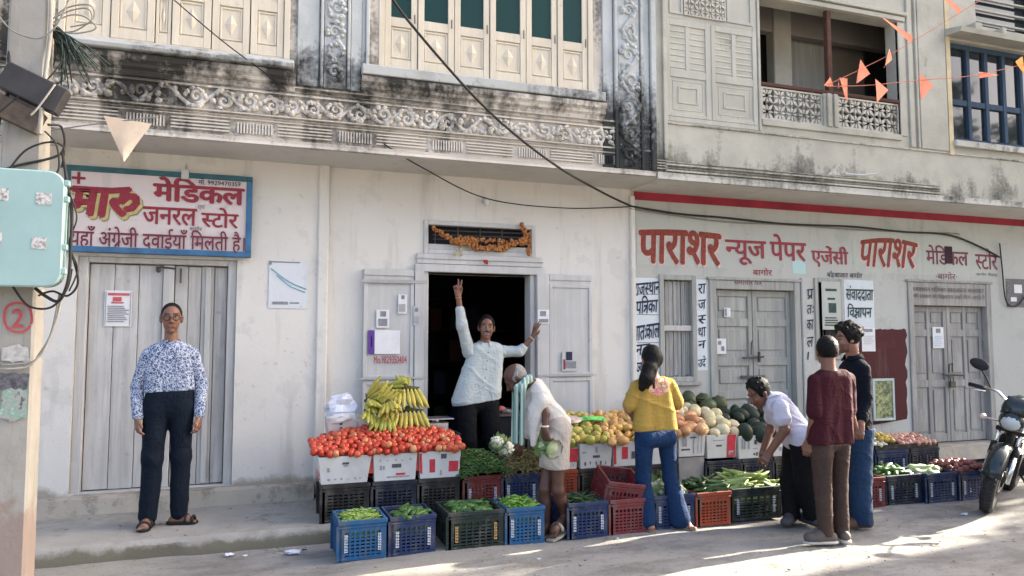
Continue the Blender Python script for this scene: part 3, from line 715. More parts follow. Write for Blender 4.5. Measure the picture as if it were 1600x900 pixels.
# pale painted grounds behind the lettering of the right-hand building
def panel(name, x0, x1, z0, z1, m, par, y=-.0022, y1=None):
    b = MB(); b.add([(x0,y,z0),(x1,y,z0),(x1,y,z1),(x0,y,z1)], [(0,1,2,3)]); return b.build(name, m, par)
M_pale = plaster('pale_blue_painted_ground', (.60,.64,.65), (.5,.53,.53), dirt_amt=.5, base_z=-9)
M_pgrn = plaster('pale_green_painted_ground', (.45,.465,.415), (.38,.40,.36), dirt_amt=.5, base_z=-9)
M_teal = plaster('pale_teal_painted_ground', (.42,.58,.56), (.5,.56,.54), dirt_amt=.4, base_z=-9)
panel('painted_panel', 3.81, 4.085, 1.02, 2.20, M_pale, BR); panel('painted_panel', 4.56, 4.69, 1.20, 2.20, M_pale, BR)
panel('painted_panel', 3.83, 5.0, 2.34, 2.86, M_pgrn, BR); panel('painted_panel', 6.60, 7.05, 1.62, 2.25, M_pale, BR)
panel('painted_panel', 5.86, 6.05, 2.30, 2.46, M_teal, BR); panel('painted_panel', 6.75, 9.0, 2.34, 2.88, M_pgrn, BR)
for z in (1.80, 1.50, 2.02): b = MB(); b.box(3.82, 4.08, -.0045, -.003, z, z+.006); b.build('painted_line', P_gry, BR)
# a worn maroon patch beside the last door
M_mar = plaster('worn_maroon_paint', (.085,.028,.028), (.10,.035,.03), (.3,.27,.24), .6, base_z=.3)
b = MB(); rr = random.Random(9); pts = []
for (ax, az, bx, bz) in ((6.80,.50,6.80,1.66),(6.80,1.66,7.54,1.665),(7.54,1.665,7.50,.50)):
    for k in range(16):
        u = k/16; pts.append((ax+(bx-ax)*u + rr.uniform(-.014,.014)+.012*math.sin(k*1.9), az+(bz-az)*u + rr.uniform(-.007,.007)))
b.add([(p[0], -.003, p[1]) for p in pts], [tuple(range(len(pts)))]); b.build('painted_patch', M_mar, BR)

L = BR
paint('lettering', 'पाराशर', P_pink, L, .0016, 996, 356, 415, 1130, .055, .05, label='pale edge of the big red shop name')
paint('lettering', 'पाराशर', P_red, L, -.001, 998, 358, 412, 1127, .035, .05, arch=.06)
paint('lettering', '{न}यूज', P_red2, L, 0, 1133, 374, 413, 1197, .022)
paint('lettering', 'पेपर', P_red2, L, 0, 1203, 365, 407, 1259, .02)
paint('lettering', 'बागोर', P_red2, L, 0, 1176, 418, 430, 1206, .01)
paint('lettering', 'एजेंसी', P_red2, L, 0, 1268, 383, 417, 1325, .022)
paint('lettering', 'पाराशर', P_pink, L, .0016, 1343, 373, 419, 1437, .05, .28)
paint('lettering', 'पाराशर', P_red, L, -.001, 1345, 375, 417, 1434, .025, .28, arch=.15)
paint('lettering', 'मेिडकल', P_mar, L, 0, 1447, 382, 413, 1512, .02)
paint('lettering', '{स}टोर', P_mar, L, 0, 1524, 387, 421, 1558, .018)
panel('painted_panel', *sorted((at(1475,390,0).x, at(1487,390,0).x)), at(1480,412,0).z, at(1480,385,0).z, flat('dark_overpaint', (.03,.012,.02), .8), BR, -.0075)
paint('lettering', '·बागोर·', P_mar, L, 0, 1462, 424, 436, 1495, .0)
paint('lettering', 'बागोर मेवाड़', P_gry, L, 0, 1525, 425, 432, 1558, .0)
paint('lettering', 'बड़े बाजार बागोर', P_blk, L, 0, 1292, 423, 435, 1346, .008)
paint('lettering', 'राज{स}थान', P_blk, L, -.001, 990, 443, 463, 1032, .02, .15, .11)
paint('lettering', 'पिTका', P_blk, L, -.001, 994, 463, 492, 1028, .022, .15, .11)
paint('lettering', 'Pातःकाल', P_blk, L, -.001, 990, 510, 534, 1031, .022, .15, .14)
paint('lettering', 'नव', P_blk, L, -.001, 993, 539, 556, 1016, .02, .15, .1)
paint('lettering', '{ज}योित', P_blk, L, -.001, 993, 560, 584, 1024, .02, .15, .1)
for s, y0, y1 in (('रा', 442, 460), ('ज', 467, 484), ('{स}', 491, 507), ('था', 510, 527), ('न', 531, 545), ('उदे', 555, 575)):
    paint('lettering', s, P_blk, L, -.001, 1091, y0+2, y1, 1103, .012, .1, .12)
for s, y0, y1 in (('P', 452, 468), ('तः', 477, 491), ('का', 500, 516), ('ल', 527, 543), ('।', 550, 562)):
    paint('lettering', s, P_blk, L, -.03, 1261, y0, y1, 1271 if s != '।' else 1264, .012, .1, .1)
paint('lettering', 'संवाददाता', P_grn, L, -.001, 1322, 446, 470, 1364, .022, .12)
paint('lettering', 'िवJापन', P_grn, L, -.001, 1324, 474, 498, 1362, .022, .12)
paint('lettering', 'राज{स}थान पिTका Pातःकाल समाचार', P_gry, L, -.012, 1422, 446, 455, 1535, .012)
paint('lettering', 'सभी Pकार के िवJापन यहाँ िदये जाते है', P_gry, L, -.012, 1420, 458, 466, 1536, .012)
paint('lettering', 'समाचार पT', P_mar, L, -.012, 1147, 437, 445, 1190, .0)

# ---- hanging signboard of the medical store
M_signw = plaster('signboard_white_paint', (.60,.53,.51), (.55,.49,.48), dirt_amt=.6, base_z=-9)
M_signb = flat('signboard_blue_frame_paint', (.045,.13,.25), .6, .3, 6)
M_signt = flat('signboard_teal_frame_paint', (.03,.10,.12), .6, .3, 6)
sg = thing('signboard', 'white medical store signboard with blue frame hung over the left plank door', 'signboard', (-.79, -.1, 2.62))
def loc(b, o): b.v = [tuple(Vector(v) - o.location) for v in b.v]; return b
sx0, sx1, sz0, sz1 = -1.545, -.075, 2.262, 2.985
b = MB(); b.box(sx0+.03, sx1-.03, -.10, -.075, sz0+.03, sz1-.03); loc(b, sg).build('board', M_signw, sg)
b = MB(); b.box(sx0, sx1, -.118, -.06, sz0, sz0+.05); b.box(sx1-.05, sx1, -.116, -.06, sz0+.05, sz1-.045); loc(b, sg).build('frame', M_signb, sg, bevel=.004)
b = MB(); b.box(sx0, sx1-.05, -.117, -.06, sz1-.045, sz1); b.box(sx0, sx0+.045, -.116, -.06, sz0+.05, sz1-.045); b.box(sx1-.05, sx1, -.117, -.06, sz1-.045, sz1); loc(b, sg).build('frame', M_signt, sg, bevel=.004)
b = MB(); b.box(-.66, -.60, -.13, -.06, sz1-.06, sz1+.02); b.tube([(-.63,-.07,sz1), (-.63,-.02,sz1+.12)], .008, 5); loc(b, sg).build('bracket', M_leafp, sg)
for q in (sx0+.05, sx1-.05): b = MB(); b.tube([(q, -.06, sz0+.02), (q, .0, sz0)], .012, 5); loc(b, sg).build('bracket', M_iron, sg)
def sign(name, *a, **k):
    o = paint(name, a[0], a[1], None, -.10, *a[2:], **k); o.parent = sg
    o.data.transform(Matrix.Translation(-sg.location)); return o
sign('lettering', '+', P_red2, 112, 268, 287, 134)
for d, m in ((.016, P_olv), (.008, P_yel)):
    o = sign('lettering', 'माU', m, 108, 292, 341, 222, bold=.07, slant=.12, rise=.03, wob=.03); o.data.transform(Matrix.Translation((d, .0022 if m is P_olv else .0012, -d*1.3)))
sign('lettering', 'माU', P_red2, 108, 290, 339, 220, bold=.05, slant=.12, rise=.03, wob=.03)
sign('lettering', 'मेिडकल', P_red2, 238, 275, 314, 383, bold=.04)
sign('lettering', 'जनरल', P_red2, 222, 322, 350, 308, bold=.022)
sign('lettering', '{स}टोर', P_red2, 314, 323, 355, 373, bold=.022)
sign('lettering', 'यहाँ अंGेजी दवाईयाँ िमलती है।', P_mar, 108, 351, 388, 383, bold=.014)
sign('lettering', 'मो. 9929470359', P_blk, 310, 279, 288, 376, bold=.008)
sign('lettering', 'एवं', P_gry, 309, 319, 328, 320, bold=.0)
sign('lettering', 'बागोर', P_gry, 296, 353, 360, 316, bold=.0)

# ------------------------------------------------------------------ papers, posters and stickers on the walls
M_paper = flat('white_paper', (.66,.66,.66), .8, .06, 12); M_ink = flat('grey_print', (.22,.22,.24), .8, .3, 60); M_inkr = flat('red_print', (.5,.10,.11), .8, .2, 60)
def poster(label, cat, px, Y, m, marks=(), th=.004, name='poster', group=None):
    """a sheet glued flat at a photo rectangle (x0,y0,x1,y1) of the plane y = Y; marks = (u0,v0,u1,v1,material)"""
    a, c = at(px[0], (px[1]+px[3])/2, Y), at(px[2], (px[1]+px[3])/2, Y); cx = (px[0]+px[2])/2
    z0, z1 = at(cx, px[3], Y).z, at(cx, px[1], Y).z; W_, H_ = c.x-a.x, z1-z0
    b = MB(); nx, nz = 4, 5; rr = random.Random(int(px[0])); vs = []
    for j in range(nz+1):
        for i in range(nx+1): vs.append((W_*(i/nx-.5), -th - rr.uniform(0, .002), H_*(j/nz)))
    b.add(vs, [(j*(nx+1)+i, j*(nx+1)+i+1, (j+1)*(nx+1)+i+1, (j+1)*(nx+1)+i) for j in range(nz) for i in range(nx)])
    b.add([(-W_/2,0,0),(W_/2,0,0),(W_/2,0,H_),(-W_/2,0,H_)], [(3,2,1,0)])
    o = b.build(name, m); o.location = ((a.x+c.x)/2, Y - .001, z0); tag(o, label, cat, group)
    for (u0, v0, u1, v1, mm) in marks:
        k = MB(); k.box(W_*(u0-.5), W_*(u1-.5), -th-.0045, -th-.0025, H_*v0, H_*v1); k.build('print', mm, o)
    return o
def lines(v0, v1, n, m, u0=.1, u1=.9, seed=1):
    rr = random.Random(seed); return [(u0 + rr.uniform(0,.05), v0+(v1-v0)*k/n, u1 - rr.uniform(0,.2), v0+(v1-v0)*(k+.5)/n, m) for k in range(n)]
poster('white notice with red heading pasted on the left plank door', 'notice', (163,454,206,510), .048, M_paper,
       [(.12,.86,.9,.93,M_inkr), (.3,.70,.62,.82,M_inkr), (.25,.64,.7,.68,M_inkr)] + lines(.12,.6,9,M_ink) + [(.04,.03,.06,.97,M_ink), (.94,.03,.96,.97,M_ink)], name='notice')
M_torn = plaster('torn_poster_paper', (.62,.64,.66), (.45,.50,.54), (.2,.25,.3), .9, base_z=-9)
o = poster('torn pale blue poster remains on the white wall left of the pillar', 'poster', (420,407,480,482), -.036, M_torn,
       [(.0,.9,.06,.98,M_ink), (.05,.95,.8,.975,M_gry if False else M_ink), (.1,.08,.5,.14,M_ink), (.55,.1,.8,.13,M_ink)])
k = MB(); k.tube([(-.15,-.008,.36),(-.05,-.008,.28),(.05,-.008,.22),(.16,-.008,.18)], .006, 4); k.tube([(-.1,-.008,.30),(.02,-.008,.2),(.15,-.008,.15)], .005, 4); k.build('print', flat('blue_print', (.25,.42,.5), .8), o)
o = poster('white payment card with a purple side strip on the left open door leaf', 'card', (575,516,625,553), -.067, M_paper, [(.0,.0,.2,1.0,flat('purple_print', (.10,.05,.24), .7)), (.09,.3,.12,.75,M_paper)], name='payment_card')
poster('small peeling sticker with a dark round mark on the left door leaf', 'sticker', (588,484,608,512), -.067, M_paper, [(.3,.62,.75,.92,M_ink), (.15,.1,.85,.5,M_ink)], name='sticker')
poster('narrow grey sticker near the top of the left door leaf', 'sticker', (622,460,636,490), -.067, M_paper, [(.35,.75,.7,.95,M_ink), (.1,.1,.8,.5,flat('grey_tone', (.35,.35,.34), .8))], name='sticker')
poster('small sticker on the narrow fold of the left door leaf', 'sticker', (646,478,656,508), -.076, M_leafp, [(.2,.7,.7,.9,M_ink), (.1,.1,.8,.45,flat('grey_tone', (.35,.35,.34), .8))], name='sticker')
poster('white sticker beside the raised hand on the right door jamb', 'sticker', (840,484,858,506), -.076, M_paper, [(.2,.55,.7,.9,M_ink), (.1,.1,.9,.35,M_ink)], name='sticker')
poster('black and red sticker with a round head on the right door leaf', 'sticker', (878,549,902,580), -.067, M_leafp, [(.25,.55,.65,.98,M_blk if False else P_blk), (.08,.1,.2,.6,P_red2), (.22,.15,.9,.5,M_ink)], name='sticker')
pn = paint('lettering', 'Mo.9829350404', P_red3, d2, -.066, 584, 556, 568, 635, .01); pn['label'] = 'red phone number on the left door leaf'
for (q, w) in ((.35, '|'),): pass
poster('pale green poster filling the small barred window', 'poster', (1284,440,1313,515), -.02, M_pgrn, [(.35,.35,.75,.55,P_grn), (.3,.62,.7,.66,P_grn), (.2,.8,.8,.85,P_grn)] + lines(.08,.28,4,P_grn))
poster('white notice under the green lettering beside the maroon patch', 'notice', (1346,512,1367,549), -.0, M_paper, [(.15,.82,.8,.95,M_ink)] + lines(.3,.7,5,flat('faint_print', (.5,.5,.5), .8)), name='notice')
poster('white notice on the left leaf of the rightmost door', 'notice', (1457,511,1474,544), .055, M_paper, [(.3,.72,.7,.93,M_ink)] + lines(.1,.62,6,flat('faint_print', (.45,.5,.56), .8)), name='notice')
poster('small pale label on the left leaf of the panelled middle door', 'label', (1131,481,1141,495), .06, M_paper, [(.1,.1,.4,.9,M_ink)], name='paper_label')
poster('small spotted sticker low on the panelled middle door', 'label', (1119,529,1134,553), .06, M_paper, [(.2,.6,.5,.85,M_ink), (.5,.2,.8,.5,M_ink)], name='paper_label')
poster('dark shield shaped poster on the wall by the motorcycle', 'poster', (1572,436,1602,480), 0, flat('dark_poster', (.14,.13,.13), .8, .4, 30), [(.4,.5,.8,.8,M_paper), (.2,.2,.5,.35,M_paper)])
# framed picture leaning at the foot of the maroon patch
fp = thing('framed_picture', 'pale framed picture of green foliage leaning on the maroon wall patch', 'picture', (7.10, -.03, .57))
M_fol = NT('foliage_print'); c_ = M_fol.mix(smooth_mask(M_fol, 22, .4, .62, det=5), (.05,.075,.035), (.34,.36,.16)); M_fol = M_fol.fin(c_, .4, .4)
b = MB(); b.frame(-.165, .165, 0, .50, .03, -.03, -.005); b.build('frame', flat('pale_blue_frame', (.42,.48,.47), .6), fp, bevel=.003)
b = MB(); b.box(-.137, .137, -.02, -.006, .03, .47); b.build('print', M_fol, fp)
# bulb holder and pipe bits on the middle wall
lb = thing('lamp_holder', 'small white bulb holder on the wall above the shop doorway', 'lamp holder', (2.12, -.0, 2.93))
b = MB(); b.lathe([(.035,0),(.035,.02),(.02,.03),(.02,.06)], (0,0,0), 12, Matrix.Rotation(R(90), 4, 'X')); b.build('base', M_leafp, lb, auto=True)
b = MB(); b.ell((0,-.075,-.03), (.03,.03,.045)); b.build('bulb', glass('milky_bulb_glass', (.6,.6,.58), .2), lb, smooth=True)
# ------------------------------------------------------------------ crates and boxes
def crate_mesh(w, d, h, rim=True):
    b = MB(); t = .012; x, y = w/2, d/2
    for sx in (-1, 1):
        for sy in (-1, 1):
            b.box(sx*x-(t*1.6 if sx > 0 else 0), sx*x+(t*1.6 if sx < 0 else 0), sy*y-(.035 if sy > 0 else 0), sy*y+(.035 if sy < 0 else 0), 0, h-.03)
            b.box(sx*x-(.04 if sx > 0 else t*1.62), sx*x+(.04 if sx < 0 else t*1.62)*1.0 if False else sx*x+(.04 if sx < 0 else -t*1.62), sy*y-(t if sy > 0 else 0), sy*y+(t if sy < 0 else 0), .001, h-.031)
    zs = [.0] + [.036 + .0245*k for k in range(int((h-.115)/.0245))] + [h-.082]
    for i, z in enumerate(zs):
        hh = .03 if i == 0 else (.052 if i == len(zs)-1 else .0155)
        for s in (-1, 1):
            ya, yb = sorted((s*(y-.0015), s*(y-t)))
            b.box(-x+.04, x-.04, ya, yb, z+.002, z+hh)
            xa, xb = sorted((s*(x-.0015), s*(x-t))); b.box(xa, xb, -y+.035, y-.035, z+.002, z+hh)
    for s in (-1, 1):
        for k in (-.36, -.22, -.08, .08, .22, .36):
            ya, yb = sorted((s*y, s*(y-t-.0015))); b.box(k*(w-.08)-.006, k*(w-.08)+.006, ya, yb, .006, h-.05)
            xa, xb = sorted((s*x, s*(x-t-.0015))); b.box(xa, xb, k*(d-.07)-.006, k*(d-.07)+.006, .006, h-.05)
    b.box(-x+t*1.7, x-t*1.7, -y+t*1.1, y-t*1.1, .006, .016)
    return b
def rim_mesh(w, d, h):
    b = MB(); o = .008; x, y = w/2+o, d/2+o
    for (z0, z1, e) in ((h-.03, h, 0), (h-.052, h-.04, -.003)):
        b.box(-x-e, x+e, -y-e, -y+.022, z0, z1); b.box(-x-e, x+e, y-.022, y+e, z0, z1)
        b.box(-x-e, -x+.022, -y+.022, y-.022, z0, z1); b.box(x-.022, x+e, -y+.022, y-.022, z0, z1)
    return b
def plastic(name, col):
    t = NT(name); c = t.mix(smooth_mask(t, 5, .35, .7, det=6), col, tuple(x*.72 for x in col))
    c = t.mix(t.math('MULTIPLY', smooth_mask(t, 9, .50, .70, t.co((1,1,.5)), 6, .7), .55), c, (.13,.12,.10)); c = t.mix(t.math('MULTIPLY', smooth_mask(t, 1.0, .60, .66, t.co((9,9,60)), 5, .7), .35), c, (.20,.19,.18))
    t.bump(t.noise(30, 3), .08, .003); return t.fin(c, .55, .35)
PL = dict(blue=plastic('blue_crate_plastic', (.013,.085,.205)), navy=plastic('navy_crate_plastic', (0.0112,0.0279,0.0899)), green=plastic('dark_green_crate_plastic', (0.0099,0.0211,0.0186)),
          black=plastic('black_crate_plastic', (0.0161,0.0143,0.0136)), maroon=plastic('faded_red_crate_plastic', (0.1674,0.0279,0.0310)), red=plastic('red_crate_plastic', (0.1550,0.0186,0.0174)),
          orange=plastic('orange_crate_plastic', (0.3100,0.0527,0.0186)), dnavy=plastic('dark_navy_crate_plastic', (0.0087,0.0136,0.0310)))
M_mark = flat('crate_lettering_white', (.45,.48,.52), .7, .2, 40); M_marko = flat('crate_lettering_ochre', (.42,.26,.10), .7, .2, 40)
def crate(col, label, x0, x1, yf, z, h=.275, d=.38, rz=0.0, marks=M_mark, group='plastic vegetable crates'):
    w = x1 - x0; t = thing('crate', label, 'crate', ((x0+x1)/2, yf + d/2, z), R(rz), group)
    crate_mesh(w-.016, d-.016, h).build('body', PL[col], t, bevel=.0)
    rim_mesh(w-.016, d-.016, h).build('rim', PL[col], t, bevel=.003)
    if marks:
        rr = random.Random(int(x0*1000)); y = -d/2 + .008
        for sx in (-.34, .34):
            b = MB(); zc = .06
            while zc < h-.10:
                q = rr.uniform(.012, .02); xx = sx*w
                for k in range(2): b.box(xx-.012+k*.014, xx-.003+k*.012, y-.004, y+.001, zc + rr.uniform(0,.002), zc+q*.85)
                b.box(xx-.012, xx+.012, y-.0045, y+.0008, zc, zc+.004); zc += q + .003
            b.build('printed_lettering', marks, t)
    return t
YF = -1.69
crate('blue', 'mid blue crate of pale green beans at the left end of the front row', .552, .895, YF, 0, rz=1.2)
crate('navy', 'navy crate of dark cucumbers next to the mid blue crate in the front row', .912, 1.252, YF+.01, 0, rz=1.5)
crate('green', 'wide blackish green crate of leafy gourds in the front row', 1.335, 1.772, YF, 0, d=.42, marks=M_marko)
crate('blue', 'mid blue crate of long green chillies beside the old man', 1.786, 2.10, YF, 0)
crate('navy', 'navy crate of thin dark greens just right of the old man', 2.29, 2.632, YF, 0)
crate('maroon', 'faded red crate standing empty with a tilted red crate inside it', 2.645, 2.975, YF, 0, marks=None)
crate('navy', 'navy crate of cauliflowers behind the legs of the woman in yellow', 3.04, 3.432, YF+.02, 0)
crate('orange', 'bright orange crate of dark ridge gourds', 3.442, 3.775, YF+.01, 0, marks=None)
crate('green', 'blackish green crate heaped with long pale green gourds', 3.79, 4.33, YF+.06, 0)
crate('red', 'dark red crate half hidden behind the man in navy', 5.10, 5.50, YF+.08, 0)
crate('dnavy', 'dark navy crate of cucumbers to the right of the standing men', 5.53, 5.96, YF+.10, 0)
crate('navy', 'navy crate of pale bottle gourds in the right-hand front row', 5.97, 6.36, YF+.06, 0)
crate('navy', 'navy crate of red onions nearest the motorcycle wheel', 6.37, 6.74, YF+.04, 0)
# the empty crate lying askew inside the faded red one
tc = thing('crate', 'dusky red empty crate tipped into another faded red crate', 'crate', (2.80, YF+.235, .185), 0, 'plastic vegetable crates'); tc.rotation_euler = (R(14), R(8), R(-7))
crate_mesh(.30, .33, .26).build('body', PL['maroon'], tc); rim_mesh(.30, .33, .26).build('rim', PL['maroon'], tc, bevel=.003)
Y2 = -1.06
for (x0, x1, c, l) in ((.49, .865, 'black', 'blackish crate under the leftmost white tomato box'), (.88, 1.24, 'dnavy', 'dark navy crate under the middle white tomato box'), (1.25, 1.60, 'black', 'blackish crate under the white tomato box with red printing'),
        (1.63, 1.955, 'red', 'dark red crate under the heap of thin chillies'), (1.965, 2.30, 'navy', 'navy crate under the brown stemmed greens'), (2.32, 2.655, 'orange', 'orange red crate behind the legs of the old man'),
        (2.665, 3.0, 'black', 'blackish crate under the first white mango box'), (3.01, 3.34, 'black', 'blackish crate under the white mango box with a red stripe'), (3.35, 3.65, 'black', 'blackish crate behind the woman in yellow'),
        (3.95, 4.33, 'dnavy', 'dark navy crate under the white box with a red corner'), (4.34, 4.69, 'dnavy', 'dark navy crate under the white box of watermelons'), (4.70, 5.06, 'black', 'blackish crate behind the man in the white shirt'),
        (5.45, 5.93, 'dnavy', 'dark navy crate under the white fruit box in front of the framed picture'), (5.95, 6.38, 'navy', 'navy crate under the tray of white and yellow fruit'), (6.40, 6.80, 'dnavy', 'dark navy crate under the tray of pink fruit')):
    crate(c, l, x0, x1, Y2, .12, h=.29, marks=M_mark if c in ('red', 'navy') else None)
for (x0, x1, z, l) in ((.54, .95, .12, 'lower dark crate hidden behind the tomato boxes on the left'), (.54, .95, .42, 'upper dark crate carrying the pale box beside the bananas'), (.97, 1.37, .12, 'lower dark crate under the bananas'), (.97, 1.37, .42, 'upper dark crate directly under the bananas'),
        (1.39, 1.72, .12, 'lower dark crate behind the right tomato box'), (1.39, 1.72, .42, 'upper dark crate carrying the steel weighing scale')):
    crate('dnavy', l, x0, x1, -.62, z, h=.29, marks=None)

M_card = NT('white_carton'); M_card = M_card.fin(M_card.mix(smooth_mask(M_card, 6, .4, .7), (.60,.60,.58), (.50,.49,.46)), .8, .2)
M_cgry = flat('grey_carton', (.30,.28,.26), .85, .15, 8); M_cpink = flat('pinkish_carton', (.52,.46,.44), .8, .1, 8)
I_blk = flat('black_box_print', (.09,.09,.10), .8, .3, 40); I_red = flat('red_box_print', (.50,.04,.06), .7, .2, 20); I_gry = flat('grey_box_print', (.30,.30,.31), .8, .3, 40)
def box(label, x0, x1, yf, z, h, d, prints=(), m=None, rz=0.0, group='white fruit cartons', taper=.012):
    w = x1-x0; t = thing('carton', label, 'box', ((x0+x1)/2, yf+d/2, z), R(rz), group); b = MB(); x, y, e = w/2, d/2, taper; k = .012
    o = [(-x+e,-y+e,0),(x-e,-y+e,0),(x-e,y-e,0),(-x+e,y-e,0),(-x,-y,h),(x,-y,h),(x,y,h),(-x,y,h)]
    i = [(-x+e+k,-y+e+k,k),(x-e-k,-y+e+k,k),(x-e-k,y-e-k,k),(-x+e+k,y-e-k,k),(-x+k,-y+k,h),(x-k,-y+k,h),(x-k,y-k,h),(-x+k,y-k,h)]
    b.add(o+i, [(0,3,2,1),(0,1,5,4),(1,2,6,5),(2,3,7,6),(3,0,4,7),(8,9,10,11),(8,12,13,9),(9,13,14,10),(10,14,15,11),(11,15,12,8),(4,5,13,12),(5,6,14,13),(6,7,15,14),(7,4,12,15)])
    b.build('carton_body', m or M_card, t, bevel=.003)
    for (u0, v0, u1, v1, mm) in prints:
        def P(u, v): xx = (-x+e)*(1-v) + (-x)*v; return Vector((xx*(1-u) + -xx*u, (-y+e)*(1-v) + (-y)*v - .0025, v*h))
        q = MB(); q.add([P(u0,v0), P(u1,v0), P(u1,v1), P(u0,v1)], [(0,1,2,3)]); q.build('print', mm, t)
    return t
def tick(n, v0, v1, m, u0=.08, u1=.92, seed=1):
    rr = random.Random(seed); out = []
    for k in range(n):
        u = u0 + (u1-u0)*(k+.5)/n + rr.uniform(-.02,.02); w = rr.uniform(.012,.03); out.append((u-w, v0+rr.uniform(0,.04), u+w, v1-rr.uniform(0,.05), m))
    return out
ZB = .413
box('white tomato box at the left end with faint grey printing', .455, .868, -1.07, ZB, .215, .40, tick(6,.12,.22,I_gry,seed=2) + [(.45,.70,.58,.78,I_blk),(.47,.62,.56,.68,I_gry),(.15,.45,.2,.6,I_gry)], rz=1, taper=.03)
box('white tomato box in the middle with a dark oval print', .885, 1.237, -1.06, ZB, .215, .40, [(.42,.48,.64,.62,I_blk),(.3,.12,.85,.17,I_gry),(.52,.2,.74,.28,I_red)] + tick(5,.70,.82,I_gry,seed=4) + tick(2,.4,.6,I_gry,.1,.3,6))
box('white tomato box at the right with red block prints', 1.252, 1.60, -1.06, ZB, .215, .40, [(.0,.2,.06,.95,I_red),(.24,.22,.38,.72,I_red),(.72,.22,.96,.62,I_red),(.52,.72,.66,.9,I_blk),(.5,.1,.55,.3,I_gry)] )
box('red and white carton behind the old man', 2.47, 2.66, -1.05, ZB, .18, .34, [(.0,.35,1,1,I_red)] + tick(3,.1,.3,I_red,seed=3))
box('white mango box with black printing left of the woman in yellow', 2.668, 2.985, -1.06, ZB, .215, .40, [(.47,.62,.55,.85,I_gry),(.40,.42,.62,.52,I_blk),(.06,.62,.2,.68,I_gry)] + tick(5,.12,.3,I_blk,seed=8))
box('white mango box with a red end strip touching the woman in yellow', 2.99, 3.30, -1.06, ZB, .215, .40, [(.0,.1,.09,.95,I_red),(.28,.3,.48,.8,I_red),(.6,.3,.8,.6,I_blk)])
box('white mango box hidden behind the woman in yellow', 3.31, 3.64, -1.06, ZB, .215, .40, [(.6,.3,.8,.6,I_gry)])
box('white mango box just right of the woman in yellow', 3.655, 3.945, -1.06, ZB+.05, .225, .40, [(.12,.42,.3,.82,I_gry),(.08,.26,.42,.33,I_blk),(.42,.74,.66,.80,I_blk)] + tick(3,.1,.9,I_gry,.5,.95,3))
box('white melon box with a red right corner', 3.955, 4.285, -1.06, ZB+.02, .215, .40, [(.68,.02,.97,1.0,I_red),(.3,.5,.5,.58,I_blk),(.2,.75,.6,.79,I_gry),(.74,.1,.92,.3,M_paper)])
box('white watermelon box with black lettering low on its front', 4.30, 4.69, -1.06, ZB, .215, .40, [(.46,.6,.54,.8,I_blk),(.42,.4,.58,.44,I_gry)] + tick(5,.1,.28,I_blk,.42,.8,5) + tick(3,.4,.9,I_gry,.05,.35,6))
box('white box behind the arm of the man in the white shirt', 4.70, 5.05, -1.05, ZB, .18, .40, [(.2,.3,.5,.5,I_gry)])
box('grey carton standing beside the dark crates under the mango box', 3.665, 3.94, -1.04, .12, .335, .34, [], M_cgry)
box('white box of mixed fruit below the framed picture', 5.44, 5.95, -1.05, ZB, .20, .36, [(.66,.2,.78,.75,I_red),(.1,.3,.28,.36,I_blk),(.1,.45,.25,.6,I_gry),(.35,.1,.4,.9,I_gry)])
box('pinkish carton holding plastic bags beside the bananas', .565, .945, -.66, .715, .155, .34, [(.25,.45,.31,.6,I_blk),(.25,.7,.31,.85,I_blk),(.62,.15,.66,.85,I_gry),(.75,.2,.95,.3,I_gry)], M_cpink)
# planks that carry the fruit behind the cartons
M_tbl = wood('rough_table_wood', (.25,.2,.15), (.12,.09,.07), 0)
tb = thing('display_table', 'rough wooden table carrying the mangoes and melons against the wall', 'table', (3.75, -.38, .12)); b = MB(); b.box(-1.25, 1.27, -.27, .24, .50, .535); b.build('tabletop', M_tbl, tb)
for sx in (-1.2, 1.2):
    for sy in (-.22, .18): b = MB(); b.box(sx-.025, sx+.025, sy-.025, sy+.025, 0, .5); b.build('leg', M_tbl, tb)

# ------------------------------------------------------------------ produce
def skin(name, cols, rough=.4, sc=18, spec=.45, bump=.0, extra=None):
    """surface whose tone varies over the item and from item to item"""
    t = NT(name); oi = t.n('ShaderNodeObjectInfo'); c = t.ramp(oi.outputs['Random'], *[(k/max(1,len(cols)-1), cc) for k, cc in enumerate(cols)])
    mot = smooth_mask(t, sc, .35, .68, det=4); d = t.mix(1.0, c, (.72,.74,.70), 'MULTIPLY'); c = t.mix(mot, d, c)
    if extra: c = extra(t, c)
    if bump: t.bump(t.noise(sc*3, 3), bump, .004)
    return t.fin(c, rough, spec)
def greener_top(g, lo=.5, hi=.9):
    def f(t, c): return t.mix(t.ramp(t.math('ADD', t.math('MULTIPLY', t.xyz()[2], 14), t.noise(25, 3)), (lo, 0.), (hi, 1.)), c, g)
    return f
K_tom = skin('tomato_skin', ((.54,.04,.016),(.60,.07,.025),(.48,.03,.014),(.62,.10,.035),(.56,.045,.018),(.66,.16,.06),(.64,.30,.13)), .3, 9, .5)
K_man = skin('mango_skin', ((.42,.40,.07),(.56,.42,.09),(.35,.36,.07),(.60,.40,.10)), .42, 14, .4)
K_mor = skin('ripe_mango_skin', ((.66,.36,.10),(.70,.45,.14),(.62,.30,.09),(.68,.44,.2)), .42, 14, .4)
K_pap = skin('ripe_papaya_skin', ((.60,.28,.12),(.66,.36,.16),(.55,.22,.10)), .45, 10, .4)
K_mel = skin('muskmelon_rind', ((.66,.55,.34),(.62,.54,.30),(.72,.56,.36),(.64,.60,.42)), .6, 26, .25, .5)
K_wat = skin('watermelon_rind', ((.016,.027,.019),(.03,.045,.03),(.02,.03,.022),(.045,.06,.035)), .6, 12, .25)
K_pum = skin('green_pumpkin_rind', ((.07,.085,.03),(.10,.11,.045),(.055,.075,.03)), .5, 10, .35, .2)
